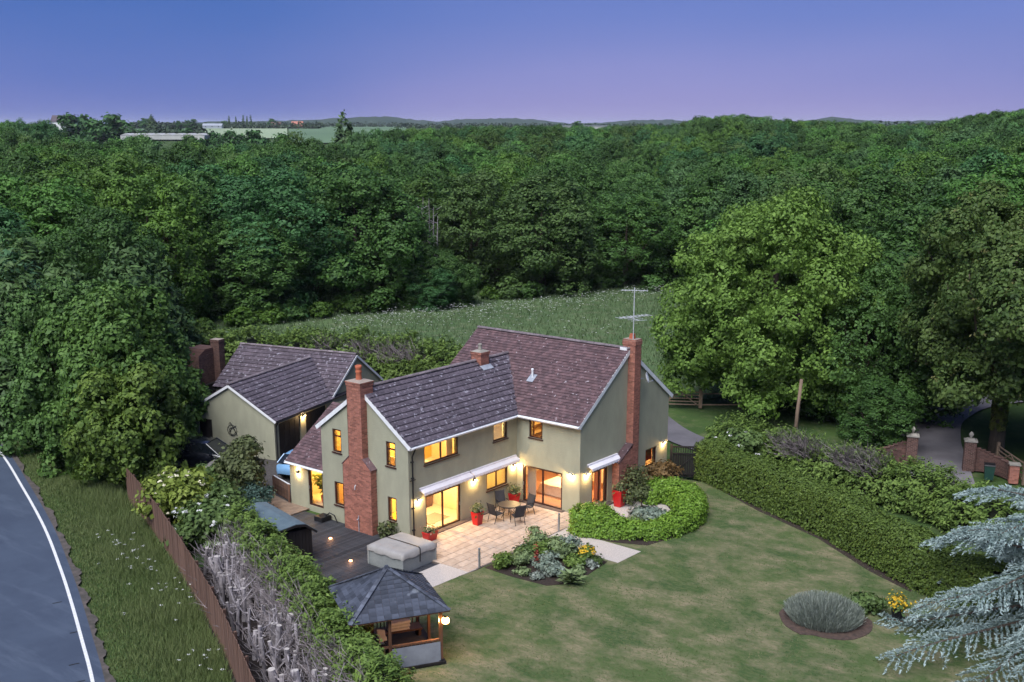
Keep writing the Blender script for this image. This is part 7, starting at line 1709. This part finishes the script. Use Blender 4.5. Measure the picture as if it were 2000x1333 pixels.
def umbels(name, label, X, Y, Z, size, m, k=10):
    C = np.stack([X, Y, Z], 1); N = np.zeros_like(C); N[:, 2] = 1; V_, rv = clump_leaves(C, N, size, k, size * .42, 1.1, .18, 1.2); return tag(link_mesh(name, np_mesh(name, V_, 4, rv), m), label, None, None, 'stuff')
n = 60; c = [(-18.2, 7.6), (-17.6, 9.5), (-19.4, 3.6), (-20.6, 1.8), (-19.0, 6.0), (-22.6, -3.4), (-17.0, 11.0)]; cc = [c[rnd.randrange(len(c))] for _ in range(n)]
X = np.array([q[0] for q in cc]) + rng.normal(0, .55, n); Y = np.array([q[1] for q in cc]) + rng.normal(0, .8, n); umbels('cow_parsley', 'white cow parsley heads scattered over the verge', X, Y, .35 + .35 * rng.random(n), .085, LEAF['flower'])
n = 90000; X = rng.uniform(8, 105, n); Y = rng.uniform(-3, 62, n); kp = in_poly(X, Y, MEADOW); X, Y = X[kp], Y[kp]
o = link_mesh('meadow_grass', np_mesh('meadow_grass', blades(X, Y, np.full(len(X), -.14), .26 + .2 * rng.random(len(X)), .034, .35), 3), LEAF['grass2']); tag(o, 'tall grey green meadow grass behind the house', None, None, 'stuff')
s_ = rng.uniform(-.16, .16, 900); f_ = np.array([edge_fw(q) for q in s_]) - 3.5 - np.abs(rng.normal(0, 5.0, 900)); X, Y = CX + f_ * (FW[0] + s_ * RT[0]), CY + f_ * (FW[1] + s_ * RT[1])
X2 = rng.uniform(18, 48, 260); Y2 = rng.uniform(22, 50, 260); X = np.concatenate([X, X2]); Y = np.concatenate([Y, Y2]); kp = in_poly(X, Y, MEADOW); X, Y = X[kp], Y[kp]
umbels('cow_parsley', 'band of white wild flowers along the meadow edge', X, Y, .45 + .35 * rng.random(len(X)), .13, LEAF['flower'], 6)
# short uneven grass on the lawn
n = 60000; X = rng.uniform(-27, 9, n); Y = rng.uniform(-30, -4, n); kp = in_poly(X, Y, LAWN) & ~in_poly(X, Y, lavp) & ~((X > -9.1) & (X < -4.2) & (Y > -9.2)) & ~((X > -4.4) & (X < -1.9) & (Y > -9.4)) & ~((X > -2.3) & (Y > -8.9) & (X < 6.5)); X, Y = X[kp], Y[kp]
LEAF['lawn'] = leafmat('lawn_blade', (0.066, 0.104, 0.028), (0.200, 0.190, 0.100), .15, .75)
pt = .5 + .5 * np.sin(X * .8 + 2 * np.sin(Y * .43 + 1)) * np.sin(Y * .9 - X * .35); dry = np.clip(pt * 1.2 - .35 + .35 * rng.random(len(X)), 0, 1) * .85
o = link_mesh('lawn_grass', np_mesh('lawn_grass', blades(X, Y, np.full(len(X), -.025), .035 + .03 * rng.random(len(X)), .018, .6), 3, dry), LEAF['lawn']); tag(o, 'short mown grass of the lawn with dry patches', None, None, 'stuff')

# ------------------------------------------------------------------ the far country
def vpos(px, fw): return from_view(fw, (px - 1000) / 2206.7)
def zpx(py, fw): return CZ - (py - 244) * fw / 2206.7
def far_quad(name, px0, px1, fa, fb, m, label):
    mb = MB(); n = 12; vs = []
    for i in range(n + 1):
        for j in range(n + 1):
            p = vpos(px0 + (px1 - px0) * i / n, fa + (fb - fa) * j / n); vs.append((*p, float(ground_h(*p)) + .9))
    mb.add(vs, [(i * (n + 1) + j, (i + 1) * (n + 1) + j, (i + 1) * (n + 1) + j + 1, i * (n + 1) + j + 1) for i in range(n) for j in range(n)], 0, .5); o = mb.build(name, m); tag(o, label, None, None, 'structure')
M['field2'] = groundmat('pale_crop', [(0.30, 0.36, 0.22), (0.24, 0.31, 0.19)], [(0.003, .4, .6, one)], .1, 1)
M['field3'] = groundmat('green_crop', [(0.13, 0.20, 0.11), (0.10, 0.16, 0.09)], [(0.003, .4, .6, one)], .1, 1)
far_quad('field', 420, 575, 880, 1900, M['field2'], 'pale green far field in the left distance'); far_quad('field', 578, 800, 820, 2300, M['field3'], 'green far field left of centre below the horizon'); far_quad('field', 270, 416, 1000, 1480, M['field3'], 'far green field behind the white glasshouse')
# wooded hills on the horizon
M['hillwood'] = groundmat('far_hill_wood', [(0.045, 0.070, 0.045), (0.030, 0.052, 0.036)], [(0.02, .4, .6, one)], .6, .05)
def hill(px0, px1, fw, prof, label, depth=500):
    n = 60; mb = MB(); vs = []
    for i in range(n + 1):
        px_ = px0 + (px1 - px0) * i / n; yy = float(np.interp(px_, [p[0] for p in prof], [p[1] for p in prof])) + rnd.uniform(-.9, .9)
        for df, fz in ((0, 0), (depth * .2, .75), (depth * .45, 1), (depth, 0)):
            x, y = vpos(px_, fw + df); g0 = -1.0; zt = zpx(yy, fw + df); vs.append((x, y, g0 + (zt - g0) * fz))
    mb.add(vs, [(4 * i + k, 4 * i + 4 + k, 4 * i + 5 + k, 4 * i + 1 + k) for i in range(n) for k in range(3)], 0, .5); o = mb.build('hill', M['hillwood'], None, True); tag(o, label, None, None, 'structure')
hill(-60, 800, 3600, [(-60, 243), (250, 242), (420, 239), (560, 237), (640, 234), (740, 229), (810, 236), (830, 242)], 'low blue wooded hill on the left horizon')
hill(640, 1120, 4200, [(640, 238), (700, 232), (760, 229), (820, 235), (860, 238), (900, 234), (1000, 232), (1060, 236), (1120, 243)], 'low blue wooded hill at the centre of the horizon')
hill(1100, 1480, 3900, [(1100, 243), (1180, 240), (1240, 235), (1300, 235), (1360, 240), (1480, 243)], 'low wooded hill right of centre on the horizon')
hill(1540, 2080, 3600, [(1540, 241), (1600, 229), (1660, 236), (1740, 238), (1780, 236), (1850, 238), (1990, 226), (2080, 224)], 'wooded hill on the right horizon')
# far hedgerow trees and copses: individuals that stand out
fv = []
for sd in (91, 92):
    V_, rv = broad_crown(sd, 5.2, 5.0, 7.2, 6.2, nl=16, nclump=130, k=9, leaf=.95, crad=1.2, zmin=.4); m_ = np_mesh('crown', V_, 4, rv); m_.materials.append(LEAF['wood']); fv.append(m_)
ftm = MB().tube([(0, 0, -.5), (0, 0, 9)], [.4, .1], 6).mesh('trunk'); ftm.materials.append(M['trunk'])
farlist = [(270, 470, 262, 1.1, 'green tree in front of the left end of the glasshouse'), (305, 460, 266, 1.2, 'low green tree before the middle of the glasshouse'), (400, 450, 262, 1.2, 'round green tree before the right end of the glasshouse'), (178, 640, 226, 1.5, 'round dark tree left of the pale spreading tree on the horizon'), (196, 700, 222, .9, 'tall pale tree standing above the left horizon'), (228, 620, 226, 1.5, 'big dark tree on the left horizon beside the white house'), (250, 640, 236, 1.6, 'wide dark copse tree right of the white house'), (212, 600, 238, 1.3, 'dark tree just right of the white house'), (308, 1400, 231, 1.6, 'rounded dark tree on the horizon right of the copse'), (262, 900, 246, 1.8, 'low dark tree in front of the horizon copse'),
           (372, 1400, 236, 1.5, 'dark horizon tree near the barn'), (395, 1400, 234, 1.7, 'second dark horizon tree near the barn'), (455, 1500, 236, 1.6, 'dark horizon tree left of the poplars'), (545, 1700, 233, 1.6, 'dark horizon tree right of the poplars'), (440, 560, 255, 1.2, 'round tree in front of the pale field'), (480, 520, 256, 1.2, 'bushy tree at the edge of the pale field'), (520, 480, 250, 1.3, 'grey green round tree before the far field'), (385, 800, 250, 1.2, 'tree at the right end of the white glasshouse'), (1122, 1100, 236, 1.2, 'single round tree standing on the centre horizon'), (560, 420, 262, 1.2, 'green tree at the near edge of the far field'), (120, 640, 240, 1.6, 'broad dark tree left of the white house')]
for i, (px_, fw, py, w, lab) in enumerate(farlist):
    x, y = vpos(px_, fw); g0 = float(ground_h(x, y)); h = zpx(py, fw) - g0; r = empty('field_tree', (x, y, g0), i, lab, 'tree', 'far trees towards the horizon'); r.scale = (w * h / 14, w * h / 14, h / 13.4)
    c = bpy.data.objects.new('crown', fv[i % 2]); COL.objects.link(c); c.parent = r; c.color = (.8, .95, 1.1, 1); t = bpy.data.objects.new('trunk', ftm); COL.objects.link(t); t.parent = r
V_, rv = conifer_crown(95, 3.6, 16, 520, 12, .6, 1.1); cfm = np_mesh('crown', V_, 4, rv); cfm.materials.append(LEAF['conifer'])
for px_, fw, py, w, lab in ((682, 330, 224, 1.0, 'dark pointed conifer rising above the wood on the horizon'), (320, 1300, 226, 1.6, 'pointed dark conifer on the left horizon')):
    x, y = vpos(px_, fw); g0 = float(ground_h(x, y)); h = zpx(py, fw) - g0; place_tree('conifer_tree', (cfm, ftm, 16), x, y, h, w * h / 16, (1, 1, 1.1), lab, 'tree', 'far trees towards the horizon')
V_, rv = conifer_crown(96, 1.5, 18, 150, 9, .9, .5); pfm = np_mesh('crown', V_, 4, rv); pfm.materials.append(LEAF['conifer'])
for i, px_ in enumerate((466, 479, 493, 500, 507)):
    x, y = vpos(px_, 1500); g0 = float(ground_h(x, y)); h = zpx((227, 229, 226, 228, 226)[i], 1500) - g0; place_tree('poplar_tree', (pfm, ftm, 18), x, y, h, h / 18 * .9, (1, 1, 1.1), ('first slim poplar on the left horizon, apart from the rest', 'second slim poplar from the left on the horizon', 'third slim poplar from the left on the horizon', 'fourth slim poplar from the left on the horizon', 'rightmost slim poplar on the left horizon')[i], 'tree', 'row of poplars on the horizon')
# hedgerow lines far away: uncountable mass
VV, RV = [], []
for (px0, px1, fw, py, n) in ((225, 420, 860, 250, 40), (285, 640, 1500, 240, 90), (620, 800, 2000, 240, 40), (240, 420, 1900, 241, 60), (780, 1140, 1700, 241, 70), (1140, 1420, 1500, 241, 60), (430, 740, 2700, 243, 70), (1480, 1900, 1300, 239, 60)):
    for i in range(n):
        px_ = px0 + (px1 - px0) * (i + rnd.random()) / n; x, y = vpos(px_, fw); g0 = float(ground_h(x, y)); h = max(3, (zpx(py, fw) - g0) * rnd.uniform(.7, 1.1)); L = [(x, y, g0 + h * .5, h * .7, h * .7, h * .5)]; P, d = lobes_points(L, 16); V_, rv = clump_leaves(P, d, h * .2, 4, h * .26); VV.append(V_); RV.append(rv * .6)
tag(link_mesh('far_hedgerows', np_mesh('far_hedgerows', np.vstack(VV), 4, np.concatenate(RV)), leafmat('hedgerow_leaf', (0.030, 0.055, 0.030), (0.075, 0.11, 0.05), .15)), 'dark far hedgerows between the distant fields', None, None, 'stuff')
# far buildings
def far_house(px_, fw, w, d, h, rh, label, wall, roofm, rz=0):
    x, y = vpos(px_, fw); b = empty('far_house', (x, y, float(ground_h(x, y))), YAW + rz, label, 'house'); MB().b2((-d / 2, -w / 2, 0), (d / 2, w / 2, h)).build('wall', wall, b)
    mb = MB(); mb.add([(-d / 2 - .3, -w / 2 - .3, h), (d / 2 + .3, -w / 2 - .3, h), (d / 2 + .3, w / 2 + .3, h), (-d / 2 - .3, w / 2 + .3, h), (0, -w / 2 - .3, h + rh), (0, w / 2 + .3, h + rh)], [(0, 3, 5, 4), (1, 4, 5, 2), (0, 4, 1), (3, 2, 5)]); mb.build('roof', roofm, b)
    for i in range(3):
        yy = -w / 2 + w * (i + .5) / 3; wn_ = MB().b2((-d / 2 - .05, yy - .6, h * .5), (-d / 2 - .01, yy + .6, h * .8)).build('window', M['carglass'], b)
    return b
h_ = far_house(155, 640, 12, 7, 5.5, 3.5, 'white far house with dark roof on the left horizon', M['white'], M['tile_s']); h_.location.z = zpx(258, 640)
far_house(595, 1650, 16, 9, 5, 4, 'small red roofed house on the left horizon', M['brick'], M['brick']).location.z = zpx(246, 1650) - 3
far_house(555, 1650, 14, 9, 4, 4, 'brown barn right of the poplars', M['brick_dark'], M['brick_dark']).location.z = zpx(246, 1650) - 3
far_house(435, 1350, 22, 8, 3, 2.5, 'grey barn left of the poplars', M['lead'], M['lead']).location.z = zpx(246, 1350) - 3
M['paleglass'] = mat('pale_glasshouse', (.50, .49, .45), (.40, .40, .38), scale=.3, rough=.5)
gx_, gy_ = vpos(345, 560); gh = empty('glasshouse', (gx_, gy_, zpx(271, 560)), YAW, 'long white glasshouse roof beyond the wood at left', 'greenhouse')
for i in range(8): 
    y0 = -20 + i * 5.0; mb = MB(); mb.add([(-6, y0, 2.0), (-6, y0 + 4.95, 2.0), (-6, y0 + 2.5, 2.9), (6, y0, 2.0), (6, y0 + 4.95, 2.0), (6, y0 + 2.5, 2.9)], [(0, 1, 2), (5, 4, 3), (0, 2, 5, 3), (2, 1, 4, 5)]); mb.build('roof_bay', M['paleglass'], gh)
MB().b2((-5.9, -20, 0), (5.9, 20, 1.99)).build('wall', M['paleglass'], gh)
x, y = vpos(1140, 1300); g2 = empty('glasshouse', (x, y, zpx(252, 1300)), YAW, 'pale long building on the horizon right of centre', 'greenhouse'); MB().b2((-5, -26, 0), (5, 26, 3.2)).build('wall', M['paleglass'], g2); MB().b2((-5.5, -26.5, 3.21), (5.5, 26.5, 3.8)).build('roof', M['lead'], g2)

# ------------------------------------------------------------------ evening haze over the far country
hz = MB().b2((-15500, -15500, -3.0), (15500, 15500, 75)); hm, hnt, hout = newmat('evening_haze'); pv = hnt.nodes.new('ShaderNodeVolumePrincipled'); pv.inputs['Color'].default_value = (.86, .90, 1.0, 1); pv.inputs['Density'].default_value = 5e-5; pv.inputs['Anisotropy'].default_value = 0.0
hnt.links.new(pv.outputs[0], hout.inputs['Volume']); ho = hz.build('haze', hm); tag(ho, 'thin bluish evening haze over the far country', None, None, 'stuff')
